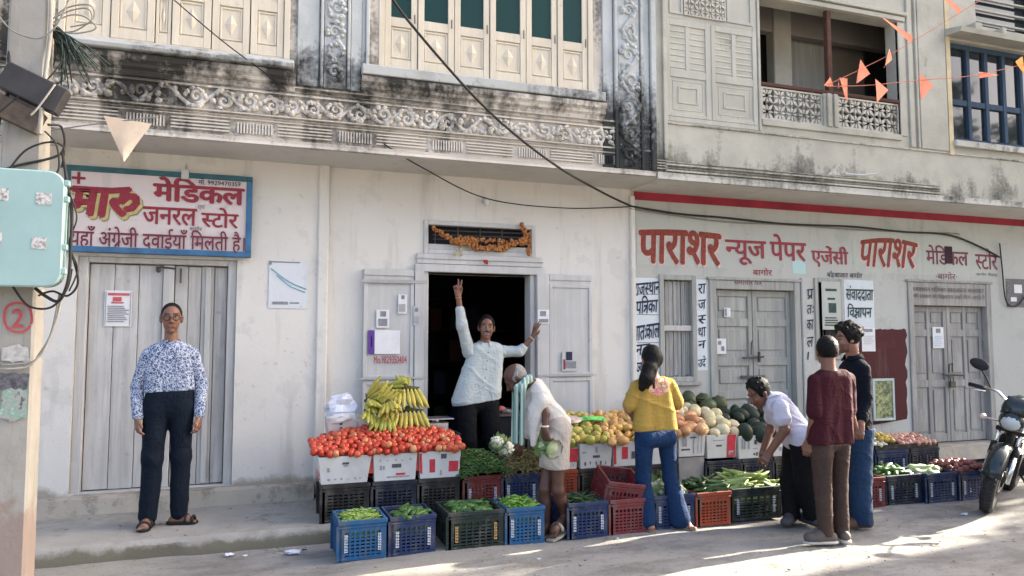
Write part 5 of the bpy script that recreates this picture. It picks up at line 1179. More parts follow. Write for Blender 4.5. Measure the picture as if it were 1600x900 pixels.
# ------------------------------------------------------------------ figures: one implicit surface per body or garment
def nrm(v): v = np.asarray(v, float); return v/(np.linalg.norm(v)+1e-12)
def A(px, py, Y): return np.array(at(px, py, Y))
class Imp:
    """implicit solid from tapered capsules and ellipsoids, blended smoothly, turned into one mesh"""
    def __init__(s, h): s.h = h; s.p = []; s.cuts = []; s.subs = []; s.fold = None
    def C(s, a, b, ra, rb=None, k=.02, sq=None): s.p.append(('C', np.asarray(a, float), np.asarray(b, float), ra, ra if rb is None else rb, k, sq)); return s
    def E(s, c, r, fr=None, k=.02): s.p.append(('E', np.asarray(c, float), np.asarray(r, float), fr, None, k, None)); return s
    def S(s, c, r, k=.01): s.subs.append((np.asarray(c, float), r, k)); return s
    def cut(s, c, n): s.cuts.append((np.asarray(c, float), nrm(n))); return s     # removes the side n points to
    def chain(s, pts, rs, k=.02, sq=None):
        for i in range(len(pts)-1): s.C(pts[i], pts[i+1], rs[i], rs[i+1], k, sq)
        return s
    def field(s):
        lo = np.full(3, 1e9); hi = -lo
        for q in s.p:
            R_ = max(np.max(q[3]), np.max(q[4])) if q[0] == 'C' else np.max(q[2]); pts = (q[1], q[2]) if q[0] == 'C' else (q[1],)
            for p in pts: lo = np.minimum(lo, p-R_*1.15); hi = np.maximum(hi, p+R_*1.15)
        lo -= 4*s.h; hi += 4*s.h; n = np.ceil((hi-lo)/s.h).astype(int)+1
        F = np.full(n, 1.0, np.float32); ax = [lo[i]+s.h*np.arange(n[i]) for i in range(3)]
        for q in s.p:
            k = q[5]; R_ = max(q[3], q[4]) if q[0] == 'C' else np.max(q[2]); m = R_*1.15+k+3*s.h
            pts = np.array((q[1], q[2])) if q[0] == 'C' else np.array((q[1],)); a = pts.min(0)-m; b = pts.max(0)+m
            i0 = np.maximum(0, np.floor((a-lo)/s.h).astype(int)); i1 = np.minimum(n, np.ceil((b-lo)/s.h).astype(int)+1)
            sl = tuple(slice(i0[i], i1[i]) for i in range(3)); X, Y, Z = np.meshgrid(*[ax[i][sl[i]] for i in range(3)], indexing='ij')
            P = np.stack((X, Y, Z), -1).astype(np.float32)
            if q[0] == 'C':
                pa = P-q[1].astype(np.float32); ba = (q[2]-q[1]).astype(np.float32)
                if q[6] is not None:
                    nn, sc = nrm(q[6][0]).astype(np.float32), q[6][1]; pa = pa + (pa@nn)[..., None]*nn*np.float32(1/sc-1); ba = ba + (ba@nn)*nn*np.float32(1/sc-1)
                t = np.clip((pa@ba)/max(1e-9, float(ba@ba)), 0, 1); d = np.linalg.norm(pa-t[..., None]*ba, axis=-1)-(q[3]+(q[4]-q[3])*t)
                if q[6] is not None: d = d*np.float32(.5+.5*q[6][1])
            else:
                pa = P-q[1].astype(np.float32)
                if q[3] is not None: pa = pa@np.asarray(q[3], np.float32).T
                r = q[2].astype(np.float32); k0 = np.linalg.norm(pa/r, axis=-1); k1 = np.linalg.norm(pa/(r*r), axis=-1); d = k0*(k0-1)/np.maximum(k1, 1e-6)
            f = F[sl]; hh = np.clip(.5+.5*(f-d)/k, 0, 1); F[sl] = f*(1-hh)+d*hh-k*hh*(1-hh)
        if s.fold is not None or s.cuts:
            X, Y, Z = np.meshgrid(*ax, indexing='ij')
            if s.fold is not None: F += s.fold(X, Y, Z).astype(np.float32)
            for c, nn in s.cuts: F = np.maximum(F, ((X-c[0])*nn[0]+(Y-c[1])*nn[1]+(Z-c[2])*nn[2]).astype(np.float32))
        for c, r, k in s.subs:
            i0 = np.maximum(0, np.floor((c-r-k-lo)/s.h).astype(int)); i1 = np.minimum(n, np.ceil((c+r+k-lo)/s.h).astype(int)+1); sl = tuple(slice(i0[i], i1[i]) for i in range(3))
            X, Y, Z = np.meshgrid(*[ax[i][sl[i]] for i in range(3)], indexing='ij'); d = r-np.sqrt((X-c[0])**2+(Y-c[1])**2+(Z-c[2])**2)
            f = F[sl]; hh = np.clip(.5-.5*(f-d)/k, 0, 1); F[sl] = f*(1-hh)+d*hh+k*hh*(1-hh)
        return F, lo
    def mesh(s, name, m, origin, color=None):
        F, lo = s.field(); S = F < 0; n = S.shape
        cnt = np.zeros((n[0]-1, n[1]-1, n[2]-1), np.int8)
        for i in (0,1):
            for j in (0,1):
                for k in (0,1): cnt += S[i:n[0]-1+i, j:n[1]-1+j, k:n[2]-1+k]
        act = np.argwhere((cnt > 0) & (cnt < 8)); idx = np.full(cnt.shape, -1, np.int32); idx[tuple(act.T)] = np.arange(len(act))
        acc = np.zeros((len(act), 3)); num = np.zeros(len(act)); cr = [np.array((i,j,k)) for i in (0,1) for j in (0,1) for k in (0,1)]
        for a in range(8):
            for b in range(a+1, 8):
                if np.abs(cr[a]-cr[b]).sum() != 1: continue
                fa = F[tuple((act+cr[a]).T)]; fb = F[tuple((act+cr[b]).T)]; w = (fa < 0) != (fb < 0); t = np.where(w, fa/np.where(fa-fb == 0, 1, fa-fb), 0)
                acc += w[:, None]*(cr[a]+t[:, None]*(cr[b]-cr[a])); num += w
        V = (act+acc/np.maximum(num, 1)[:, None])*s.h+lo; faces = []
        for ax in range(3):
            o1, o2 = [(1,2),(2,0),(0,1)][ax]; sl0 = [slice(None)]*3; sl1 = [slice(None)]*3; sl0[ax] = slice(0,-1); sl1[ax] = slice(1,None)
            e = S[tuple(sl0)] != S[tuple(sl1)]; p = np.argwhere(e); p = p[(p[:,o1] > 0) & (p[:,o2] > 0) & (p[:,o1] < n[o1]-1) & (p[:,o2] < n[o2]-1)]
            d1 = np.zeros(3, int); d1[o1] = 1; d2 = np.zeros(3, int); d2[o2] = 1
            q = np.stack([idx[tuple((p-d1-d2).T)], idx[tuple((p-d2).T)], idx[tuple(p.T)], idx[tuple((p-d1).T)]], 1); fl = S[tuple(p.T)]
            q[~fl] = q[~fl][:, ::-1]; faces.append(q)
        Q = np.concatenate(faces); Q = Q[(Q >= 0).all(1)]; V = V-np.asarray(origin)
        me = bpy.data.meshes.new(name); me.vertices.add(len(V)); me.vertices.foreach_set('co', V.astype(np.float32).ravel())
        me.loops.add(4*len(Q)); me.loops.foreach_set('vertex_index', Q.ravel().astype(np.int32)); me.polygons.add(len(Q))
        me.polygons.foreach_set('loop_start', np.arange(0, 4*len(Q), 4, dtype=np.int32)); me.polygons.foreach_set('use_smooth', np.ones(len(Q), bool)); me.update(); me.validate()
        me.materials.append(m)
        if color is not None:
            c = color(V+np.asarray(origin)); at_ = me.color_attributes.new('Col', 'FLOAT_COLOR', 'POINT'); at_.data.foreach_set('color', np.concatenate((c, np.ones((len(c),1))), 1).astype(np.float32).ravel())
        return me
def folds(amp, fz=20, fx=16, seed=0, dr=(1,.6,0)):
    """cloth: a soft wave plus narrow creases running across each other"""
    d = nrm(dr)
    def f(X, Y, Z):
        s = X*d[0]+Y*d[1]+Z*d[2]; w = np.sin(fx*.6*s+seed)*.9+np.sin(7*Z+seed*1.7+4*s)
        c1 = 1-np.abs(np.sin(fx*.9*s+.35*fz*Z*.5+1.3*w+seed)); c2 = 1-np.abs(np.sin(fz*.55*Z-fx*.5*s+1.6*np.sin(9*s+seed*2)+seed)); c3 = 1-np.abs(np.sin(fz*.9*Z+fx*.35*s+2.0*np.sin(6*Y+8*X+seed)+2*seed))
        g = .5+.5*np.sin(5*Z+9*s+seed*3); h = .5+.5*np.sin(8*Z-6*s+seed*2)
        return amp*(.45*np.sin(fx*.8*s+1.7*np.sin(fz*.2*Z+seed)+seed) - 1.1*c1**4*g - .9*c2**4*h - .7*c3**5*(1-g) + .35)
    return f
def m_skin():
    t = NT('skin'); a = t.n('ShaderNodeVertexColor'); a.layer_name = 'Col'
    c = t.mix(t.math('MULTIPLY', smooth_mask(t, 30, .4, .7), .22), a.outputs[0], (.10,.04,.025)); t.bump(t.noise(140, 3), .08, .002)
    return t.fin(c, .48, .4)
M_skin = m_skin()
def m_hair(name, col):
    t = NT(name); s = t.noise(1, 4, .6, t.co((120, 120, 14)), 1.2); c = t.mix(t.ramp(s, (.3, 0.), (.7, 1.)), tuple(x*.4 for x in col), tuple(x*1.5 for x in col)); t.bump(s, .7, .006); return t.fin(c, .62, .18)
H_blk = m_hair('black_hair', (.0036,.0032,.003)); H_gry = m_hair('grey_hair', (.22,.21,.20))
def cloth(name, col, var=.15, sc=60, rough=.85, fn=None):
    t = NT(name); c = t.mix(smooth_mask(t, 4, .35, .7), col, tuple(x*(1-var) for x in col))
    if fn: c = fn(t, c)
    w1 = t.noise(1.0, 4, .55, t.co((16, 16, 7), rot=(.3,.2,0)), 1.4); w2 = t.noise(1.0, 3, .5, t.co((9, 9, 26), rot=(0,.5,.4)), 1.0)
    t.bump(t.math('ADD', t.math('MULTIPLY', t.noise(sc*6, 2), .06), t.math('ADD', w1, t.math('MULTIPLY', w2, .7))), .55, .022); return t.fin(c, rough, .15)
def frame3(f, u):
    f = nrm(f); r = nrm(np.cross(f, u)); return f, r, np.cross(r, f)
def head(I, c, f, u, s=1.0):
    """skull, jaw, face and ears; returns the frame"""
    f, r, u = frame3(f, u); M = np.stack((r, f, u)); P = lambda a, b, d: c + s*(a*r + b*f + d*u)
    I.E(P(0,-.014,.028), np.array((.073,.092,.090))*s, M, .02); I.E(P(0,.026,-.038), np.array((.055,.062,.068))*s, M, .03); I.C(P(0,.066,-.088), P(0,.060,-.09), .022*s, .02*s, .02)
    I.C(P(-.034,.062,-.02), P(-.03,.055,-.06), .026*s, .02*s, .02); I.C(P(.034,.062,-.02), P(.03,.055,-.06), .026*s, .02*s, .02)
    I.C(P(-.034,.070,.030), P(.034,.070,.030), .014*s, .014*s, .012)
    for q in (-1, 1): I.S(P(q*.031,.098,.012), .017*s, .010)
    for q in (-1, 1): I.E(P(q*.031,.074,.011), np.array((.013,.011,.010))*s, M, .006)
    I.C(P(0,.080,.016), P(0,.104,-.022), .008*s, .014*s, .008); I.C(P(-.014,.090,-.027), P(.014,.090,-.027), .009*s, .009*s, .006)
    I.C(P(-.018,.084,-.050), P(.018,.084,-.050), .008*s, .008*s, .008); I.C(P(-.014,.084,-.061), P(.014,.084,-.061), .009*s, .009*s, .006)
    for q in (-1, 1): I.E(P(q*.076,-.008,.004), np.array((.011,.019,.032))*s, M, .008); I.C(P(q*.075,.0,-.02), P(q*.072,.002,-.03), .010*s, .006*s, .006)
    return P, f, r, u
def paintface(c, f, r, u, s, skin, beard=0.0, moust=0.0, lips=(.20,.07,.06), brow=(.012,.009,.008), shaved=.0):
    def col(V):
        d = (V-c)/s; x, y, z = d@r, d@f, d@u; o = np.tile(np.array(skin, float), (len(V), 1)); fr = y > .045
        ax = np.abs(x)
        def put(mask, cc, w=1.0): o[mask] = o[mask]*(1-w) + np.array(cc)*w
        near = (np.abs(x) < .12) & (np.abs(y) < .14) & (np.abs(z) < .14)
        put(near & (y > .03) & (np.abs(z+.015) < .03) & (ax > .02) & (ax < .06), (skin[0]*1.12, skin[1]*1.02, skin[2]*.98), .6)
        if beard: put(near & (y > -.02) & (z < -.028-.25*np.maximum(0, .05-y)) & (z > -.108) & (y > .01) & ~((np.abs(z+.055) < .013) & (ax < .024) & fr), (.015,.012,.011), beard)
        if moust: put(near & fr & (np.abs(z+.040+.12*ax) < .008) & (ax < .036), (.012,.010,.009), moust)
        if shaved: put(near & (y > .0) & (z < -.035) & (z > -.12), (.07,.05,.045), shaved)
        put(near & fr & (np.abs(z+.056) < .0115) & (ax < .026), lips, .85); put(near & fr & (np.abs(z+.0555) < .0022) & (ax < .027), (.03,.012,.012), .9)
        put(near & fr & (np.abs(z-.036-.10*(.034-np.abs(ax-.034))) < .0062) & (ax > .010) & (ax < .055), brow, .9)
        e = ((ax-.031)/.0155)**2 + ((z-.011)/.0056)**2; put(near & fr & (e < 1.5), (.05,.03,.025), .8); put(near & fr & (e < .62), (.34,.30,.27), .85); put(near & fr & (((ax-.031)**2+(z-.011)**2) < .0055**2), (.012,.008,.006), 1)
        put(near & fr & (np.abs(z+.03) < .004) & (np.abs(ax-.009) < .004) & (y > .08), (.03,.012,.01), .7)
        return o
    return col
def tufts(I, P, n, seed, rx, ry, rz, size, lo=-.1, up=.03):
    rr = random.Random(seed)
    for _ in range(n):
        a, e = rr.uniform(0, 6.28), rr.uniform(lo, 1.5); q = P(rx*math.cos(a)*math.cos(e), -.018+ry*math.sin(a)*math.cos(e), up+rz*math.sin(e)); z = rr.uniform(.6, 1.25)*size
        I.C(q, q+np.array((rr.uniform(-1,1), rr.uniform(-1,1), rr.uniform(-.8,.6)))*z*1.2, z, z*.5, .006)
def hand(I, w, d, nml, th, s=1.0, curl=(.5,.5,.55,.6), spread=.10, thumb=.6, tcurl=.4):
    """palm and five fingers: w wrist, d finger direction, nml = side the palm faces, th = thumb side"""
    d = nrm(d); nml = nrm(np.asarray(nml, float)-d*np.dot(nml, d)); th = nrm(np.asarray(th, float)-d*np.dot(th, d)-nml*np.dot(th, nml))
    I.C(w-d*.01, w+d*.03*s, .024*s, .03*s, .012, (nml, .62)); 
    for q in (-.022, 0, .022): I.C(w+d*.02*s+th*q*.6*s, w+d*.078*s+th*q*s, .016*s, .0155*s, .014, (nml, .75))
    for i, (q, L) in enumerate(((.030,.068), (.010,.076), (-.011,.071), (-.030,.056))):
        c = curl[i]; p = w+d*.078*s+th*q*s; dd = nrm(d+th*spread*(q/.03)*1.0); Ls = L*s
        d1 = dd*math.cos(c*.7)+nml*math.sin(c*.7); d2 = dd*math.cos(c*1.7)+nml*math.sin(c*1.7); d3 = dd*math.cos(c*2.5)+nml*math.sin(c*2.5)
        p1 = p+d1*Ls*.45; p2 = p1+d2*Ls*.32; p3 = p2+d3*Ls*.25; I.chain([p-dd*.01, p1, p2, p3], [.0095*s, .0088*s, .008*s, .0066*s], .004)
    b = w+d*.022*s+th*.024*s; t1 = nrm(d*(1-thumb*.5)+th*thumb+nml*.3); t2 = nrm(d+nml*tcurl+th*thumb*.4); I.chain([b, b+t1*.038*s, b+t1*.038*s+t2*.030*s], [.0135*s, .0105*s, .0075*s], .008)
def foot(I, an, toe, hgt=.075, w=.036, k=.02):
    """bare foot from the ankle joint to the toe tip"""
    d = toe-an; d[2] = 0; d = nrm(d); heel = np.array((an[0], an[1], toe[2]))-d*.045+np.array((0,0,.012)); tz = np.array((toe[0], toe[1], toe[2]+.0))
    I.C(an, heel, .036, .028, k); I.C(heel, tz-d*.06+np.array((0,0,.008)), .027, .034, k, ((0,0,1), .7)); I.C(an-np.array((0,0,.01)), tz-d*.06+np.array((0,0,.012)), .034, .026, .03)
    sd = nrm(np.cross(d, (0,0,1)))
    for i in range(5): I.C(tz-d*.06+sd*(.026-.0135*i)+np.array((0,0,.003)), tz-d*(.0+.006*i)+sd*(.028-.014*i), .012, .009 if i else .012, .006)
def shoe(I, an, toe, z0, w=.043):
    d = toe-an; d[2] = 0; d = nrm(d); heel = np.array((an[0], an[1], z0+.035))-d*.05; tp = np.array((toe[0], toe[1], z0+.034))-d*.035
    I.C(heel, tp, .038, .04, .02); I.C(tp-d*.05, tp, .044, .036, .02, ((0,0,1), .8)); I.C(np.array((an[0], an[1], z0+.085)), tp-d*.07+np.array((0,0,.015)), .042, .036, .03); I.cut((0,0,z0+.004), (0,0,-1))
def collar(o, nb, f, m, loc, r=.060, h=.036, drop=.030, tilt=(0,0,1), gap=30):
    f = nrm(np.asarray(f)*np.array((1,1,0))); up = nrm(tilt); s = nrm(np.cross(f, up)); b = MB(); n = 18; vs = []
    for i in range(n+1):
        a = R(gap+(360-2*gap)*i/n); d = f*math.cos(a)+s*math.sin(a); k = abs(i/n-.5)*2
        vs += [nb+d*(r-.004)+up*(h-.012*k), nb+d*r+up*(h+.004-.012*k), nb+d*(r+.022+.008*k)+up*(h-drop-.022*k**3), nb+d*(r+.016)+up*(h-drop-.004-.022*k**3)]
    b.add([Vector(v-loc) for v in vs], [(4*i+q, 4*i+q+1, 4*i+5+q, 4*i+4+q) for i in range(n) for q in range(3)]); return b.build('collar', m, o, smooth=True)
def sole(name, an, toe, z0, m, root, lab=None):
    d = toe-an; d[2] = 0; d = nrm(d); I = Imp(.006); heel = np.array((an[0], an[1], z0+.012))-d*.052; tp = np.array((toe[0], toe[1], z0+.012))-d*.03; I.C(heel, tp, .042, .047, .02, ((0,0,1), .9)); I.cut((0,0,z0+.001), (0,0,-1)); I.cut((0,0,z0+.022), (0,0,1))
    return link(name, I.mesh(name, m, root.location), root)
class Fig:
    def __init__(s, label, loc, skin, group=None):
        s.loc = np.array(loc, float); s.skin = skin; s.I = Imp(.0052); s.lab = label; s.col = None; s.kids = []
    def done(s):
        def col(V): return s.col(V) if s.col else np.tile(np.array(s.skin), (len(V), 1))
        s.o = link('person', s.I.mesh('person', M_skin, s.loc, col)); s.o.location = s.loc; tag(s.o, s.lab, 'person')
        for name, I, m, lab in s.kids:
            k = link(name, I.mesh(name, m, s.loc), s.o)
            if lab: k['label'] = lab
        return s.o
    def wear(s, name, I, m, lab=None): s.kids.append((name, I, m, lab))
def mid(a, b, t=.5): return a+(b-a)*t
def torso(I, nb, sa, sb, ha, hb, r0, r1, fwd, k=.05, sh=.052, dp=.86):
    k = min(k, .035)
    """trunk of a garment: two side columns, a middle one and the shoulder yoke"""
    c = mid(sa, sb); ia, ib = mid(sa, c, .50), mid(sb, c, .50); sq = (fwd, dp)
    I.C(ia, ha, r0, r1, k, sq); I.C(ib, hb, r0, r1, k, sq); I.C(mid(c, nb, .2), mid(ha, hb), r0*1.0, r1*1.0, k, sq); lw = np.array((0,0,-.012)); I.C(sa, mid(sa, nb, .85)+lw, sh*.86, sh*.92, .03); I.C(sb, mid(sb, nb, .85)+lw, sh*.86, sh*.92, .03)
M_lens = glass('spectacle_glass', (.10,.075,.06), .1)

# ---- the man standing alone on the platform ---------------------------------
def man_platform():
    Y = -.70; sk = (.20,.098,.062); F = Fig('person in blue and white patterned shirt standing on the platform by the left plank door', (-.64, -.71, .12), sk); I = F.I
    hc = A(268,498,Y-.02); fw = np.array((.10,-1,-.04)); P, f, r, u = head(I, hc, fw, (0,0,1), 1.0); F.col = paintface(hc, f, r, u, 1.0, sk, shaved=.12)
    nb = A(268,540,Y); sa, sb = A(232,555,Y), A(301,554,Y); ea, eb = A(215,604,Y+.03), A(315,602,Y+.02); wa, wb = A(215,654,Y-.06), A(311,651,Y-.06)
    ha, hb = A(245,636,Y), A(284,635,Y); ka, kb = A(238,716,Y-.05), A(283,713,Y-.01); aa, ab = A(231,806,Y-.03), A(280,799,Y+.0)
    I.C(P(0,-.02,-.06), nb-np.array((0,0,.03)), .047, .054, .02)
    torso(I, nb, sa, sb, ha, hb, .072, .072, fw, .04, .04)
    for S_, E_, W_, q in ((sa, ea, wa, -1), (sb, eb, wb, 1)):
        I.chain([S_, E_, W_], [.036, .031, .025], .015); hand(I, W_, W_-E_+np.array((0,0,-.1)), (0 if q else 0, .35, 0) + np.array((-q*.8,0,0)), (q*-.1,-1,0), .95, (.45,.5,.55,.6), .05, .35)
    for H_, K_, N_ in ((ha, ka, aa), (hb, kb, ab)): I.chain([H_, K_, N_], [.062, .046, .036], .02)
    ta, tb = np.array(ground(222,832,.12)), np.array(ground(306,818,.12)); ta[2] = tb[2] = .142; foot(I, aa, ta); foot(I, ab, tb)
    sh = Imp(.0075); torso(sh, nb, sa, sb, ha+np.array((-.0,0,.07)), hb+np.array((.0,0,.07)), .094, .100, fw, .05, .058, .9); sh.C(nb+np.array((0,0,-.02)), nb+np.array((0,0,.0)), .054, .050, .02)
    sv = Imp(.0075)
    for S_, E_, W_ in ((sa, ea, wa), (sb, eb, wb)): sh.chain([S_, mid(S_, E_, .3)], [.051, .054], .015); sv.chain([S_, E_, mid(E_, W_, .93)], [.0525, .049, .039], .015)
    sv.fold = folds(.006, 26, 20, 2)
    wst = mid(ha, hb)+np.array((0,0,.10)); sh.cut(hc+np.array((0,-.01,-.112)), (0,-.35,1)); sh.cut(wst+np.array((0,0,.02)), (.05,0,-1)); sh.fold = folds(.008, 26, 14, 1)
    for S_, E_, W_ in (): pass
    t = NT('patterned_shirt_cloth'); v = t.n('ShaderNodeTexVoronoi'); v.feature = 'DISTANCE_TO_EDGE'; v.inputs['Scale'].default_value = 34; w = t.n('ShaderNodeMix', data_type='RGBA'); t.l(t.co(), v.inputs['Vector'])
    nz = t.noise(62, 3, .6, None, 1.6); m_ = t.math('MULTIPLY', t.ramp(nz, (.42, 0.), (.49, 1.)), t.ramp(v.outputs['Distance'], (.02, 0.), (.06, 1.)))
    c = t.mix(m_, (.50,.54,.61), (.045,.075,.17)); t.bump(t.noise(16, 4), .15, .005); pm = t.fin(c, .85, .15); F.wear('shirt', sh, pm); F.wear('sleeves', sv, pm)
    tr = Imp(.0075); wst = mid(ha, hb)+np.array((0,0,.10)); tr.C(ha+np.array((.02,0,.08)), hb+np.array((-.02,0,.08)), .109, .109, .04, (fw, .9)); tr.C(ha+np.array((0,0,-.01)), hb+np.array((0,0,-.01)), .10, .10, .04, (fw, .95))
    tr.chain([ha, ka, aa+np.array((0,0,-.005))], [.095, .074, .064], .03); tr.chain([hb, kb, ab+np.array((0,0,-.005))], [.095, .074, .064], .03); tr.cut(wst+np.array((0,0,.05)), (.06,0,1)); tr.cut(aa+np.array((0,0,-.055)), (0,0,-1)); tr.fold = folds(.006, 18, 12, 3)
    F.wear('trousers', tr, cloth('navy_trouser_cloth', (.005,.0095,.018)))
    hr = Imp(.0055); M = np.stack((r, f, u)); hr.E(P(0,-.022,.034), (.078,.092,.092), M, .02); hr.cut(P(0,.045,.06), nrm(f*1.0-u*.62)); hr.cut(P(0,-.02,-.03), -u); hr.cut(P(0,.030,.0), nrm(f-u*.15)); F.wear('hair', hr, m_hair('grizzled_hair', (.010,.0095,.009)))
    bt = Imp(.006); bt.C(wst+np.array((-.078,0,.03)), wst+np.array((.078,0,.03)), .103, .103, .02, (fw, .9)); bt.cut(wst+np.array((0,0,.046)), (0,0,1)); bt.cut(wst+np.array((0,0,.018)), (0,0,-1))
    o = F.done(); collar(o, nb+np.array((0,0,.016)), fw, pm, F.loc, .062, .034, .046, gap=24)
    gl = MB()
    for q in (-1, 1):
        c = P(q*.034,.105,.008); pts = [Vector(c+r*.025*math.cos(a*.5236)+u*.019*math.sin(a*.5236)-F.loc) for a in range(13)]; gl.tube(pts, .0036, 5, False)
        gl.tube([Vector(P(q*.059,.100,.012)-F.loc), Vector(P(q*.082,.05,.012)-F.loc), Vector(P(q*.085,-.01,.010)-F.loc)], .0022, 5)
    gl.tube([Vector(P(-.010,.106,.012)-F.loc), Vector(P(.010,.106,.012)-F.loc)], .0024, 5); gl.build('spectacles', flat('dark_spectacle_frame', (.02,.012,.01), .4), o, smooth=True)
    for an, to in ((aa, ta), (ab, tb)):
        sole('sandal', an, to, .122, flat('black_sandal', (.012,.011,.010), .6), o)
        d = nrm(np.array((to[0]-an[0], to[1]-an[1], 0))); sd = np.cross(d, (0,0,1)); st_ = MB()
        for dist, hh in ((.075, .052), (.125, .040)):
            c = np.array((an[0], an[1], .14))+d*(dist-.02); st_.tube([Vector(c+sd*.046*math.cos(a)+np.array((0,0,hh*math.sin(a)))-F.loc) for a in (0,.5,1.05,1.57,2.1,2.64,3.14)], .011, 6)
        st_.build('sandal_strap', flat('brown_sandal_strap', (.016,.012,.011), .6), o, smooth=True)
man_platform()

# ---- the shopkeeper in the doorway -----------------------------------------
def man_doorway():
    Y = -.12; sk = (.19,.092,.06); F = Fig('person in pale blue shirt in the shop doorway raising two fingers', (2.05, Y, .25), sk); I = F.I
    hc = A(760,513,Y-.03); fw = np.array((-.22,-1,.02)); P, f, r, u = head(I, hc, fw, (.06,0,1), .98); F.col = paintface(hc, f, r, u, .98, sk, moust=.9, lips=(.30,.20,.18))
    nb = A(757,539,Y); sa, sb = A(733,549,Y), A(785,549,Y); ea, wa = A(722,508,Y-.08), A(716,462,Y-.10); eb, wb = A(812,549,Y-.05), A(833,526,Y-.10)
    ha, hb = A(730,632,Y), A(764,634,Y); ka, kb = A(731,690,Y-.06), A(770,692,Y-.03); aa, ab = A(734,738,Y), A(775,738,Y+.05); aa[2] = ab[2] = .32
    I.C(P(0,-.02,-.06), nb, .046, .054, .02); torso(I, nb, sa, sb, ha, hb, .07, .072, fw, .04, .04)
    I.chain([sa, ea, wa], [.036, .032, .025], .015); I.chain([sb, eb, wb], [.036, .032, .025], .015)
    hand(I, wa, (-.12,0,1), (-.1,-1,0), (1,0,.1), 1.0, (.02,.02,1.35,1.4), .32, .3, 1.2)
    hand(I, wb, (.28,-.06,1), (1,.25,-.25), (-.5,-1,0), 1.0, (.12,.1,.1,.12), .30, .8, 0)
    I.chain([ha, ka, aa], [.062, .046, .036], .02); I.chain([hb, kb, ab], [.062, .046, .036], .02); foot(I, aa, np.array((aa[0]-.03, aa[1]-.18, .265))); foot(I, ab, np.array((ab[0]+.05, ab[1]-.18, .265)))
    sh = Imp(.0075); torso(sh, nb, sa, sb, ha+np.array((-.035,0,.03)), hb+np.array((.0,0,.02)), .092, .116, fw, .05, .056, .9); sh.C(nb, nb+np.array((0,0,.02)), .06, .056, .02)
    sv = Imp(.0075); sv.chain([mid(sa, sb, .1)+np.array((0,0,-.03)), sa+np.array((0,0,-.01)), ea, mid(ea, wa, .52)], [.060, .062, .055, .046], .02); sv.chain([mid(sb, sa, .1)+np.array((0,0,-.02)), sb, eb, mid(eb, wb, .25)], [.056, .058, .054, .047], .02); sv.fold = folds(.006, 24, 22, 5)
    sh.cut(hc+np.array((0,-.01,-.100)), (0,-.4,1)); sh.cut(mid(ha, hb)+np.array((0,0,.03)), (.14,0,-1)); sh.fold = folds(.009, 20, 13, 2)
    ck = cloth('pale_blue_shirt_cloth', (.44,.485,.48), .1); F.wear('shirt', sh, ck); F.wear('sleeves', sv, ck)
    tr = Imp(.0085); tr.C(ha+np.array((.0,0,.02)), hb+np.array((0,0,.02)), .102, .102, .04, (fw, .9)); tr.chain([ha, ka, aa+np.array((0,0,-.01))], [.10,.085,.075], .03); tr.chain([hb, kb, ab+np.array((0,0,-.01))], [.10,.085,.075], .03); tr.cut(mid(ha,hb)+np.array((0,0,.034)), (-.14,0,1)); tr.cut((0,0,.285), (0,0,-1)); tr.fold = folds(.006, 16, 10, 5)
    F.wear('trousers', tr, cloth('black_trouser_cloth', (.006,.0065,.008)))
    hr = Imp(.0055); M = np.stack((r, f, u)); hr.E(P(0,-.018,.036), (.080,.097,.098), M, .02); hr.cut(P(0,.06,.055), nrm(f-u*.6)); hr.cut(P(0,-.02,-.035), -u); hr.cut(P(0,.038,.0), nrm(f-u*.1)); tufts(hr, P, 50, 6, .076, .093, .094, .011, .0, .036); F.wear('hair', hr, H_blk)
    o = F.done(); collar(o, nb+np.array((0,0,.010)), fw, bpy.data.materials['pale_blue_shirt_cloth'], F.loc, .062, .034, .040, gap=34); wt = MB(); n_ = nrm(wa-ea); a_ = nrm(np.cross(n_, (0,1,0))); b_ = np.cross(n_, a_)
    wt.tube([Vector(wa-n_*.02+(a_*math.cos(q*.5236)+b_*math.sin(q*.5236))*.0285-F.loc) for q in range(13)], .006, 6, False); wt.build('bracelet', flat('orange_thread_bracelet', (.45,.16,.04), .7), o, smooth=True)
    wt = MB(); n_ = nrm(wb-eb); a_ = nrm(np.cross(n_, (0,1,0))); b_ = np.cross(n_, a_); wt.tube([Vector(wb-n_*.02+(a_*math.cos(q*.5236)+b_*math.sin(q*.5236))*.0285-F.loc) for q in range(13)], .006, 6, False); wt.build('bracelet', flat('pale_metal_watch', (.5,.45,.35), .4), o, smooth=True)
    bt = MB()
    for k in range(6): p = mid(nb, mid(ha, hb), .12+.14*k); bt.ell(Vector(p+np.array((.012,-.112+.004*k,0))-F.loc), (.006,.004,.006), 6, 5)
    bt.build('shirt_button', flat('dark_shirt_button', (.08,.08,.08), .5), o)
man_doorway()

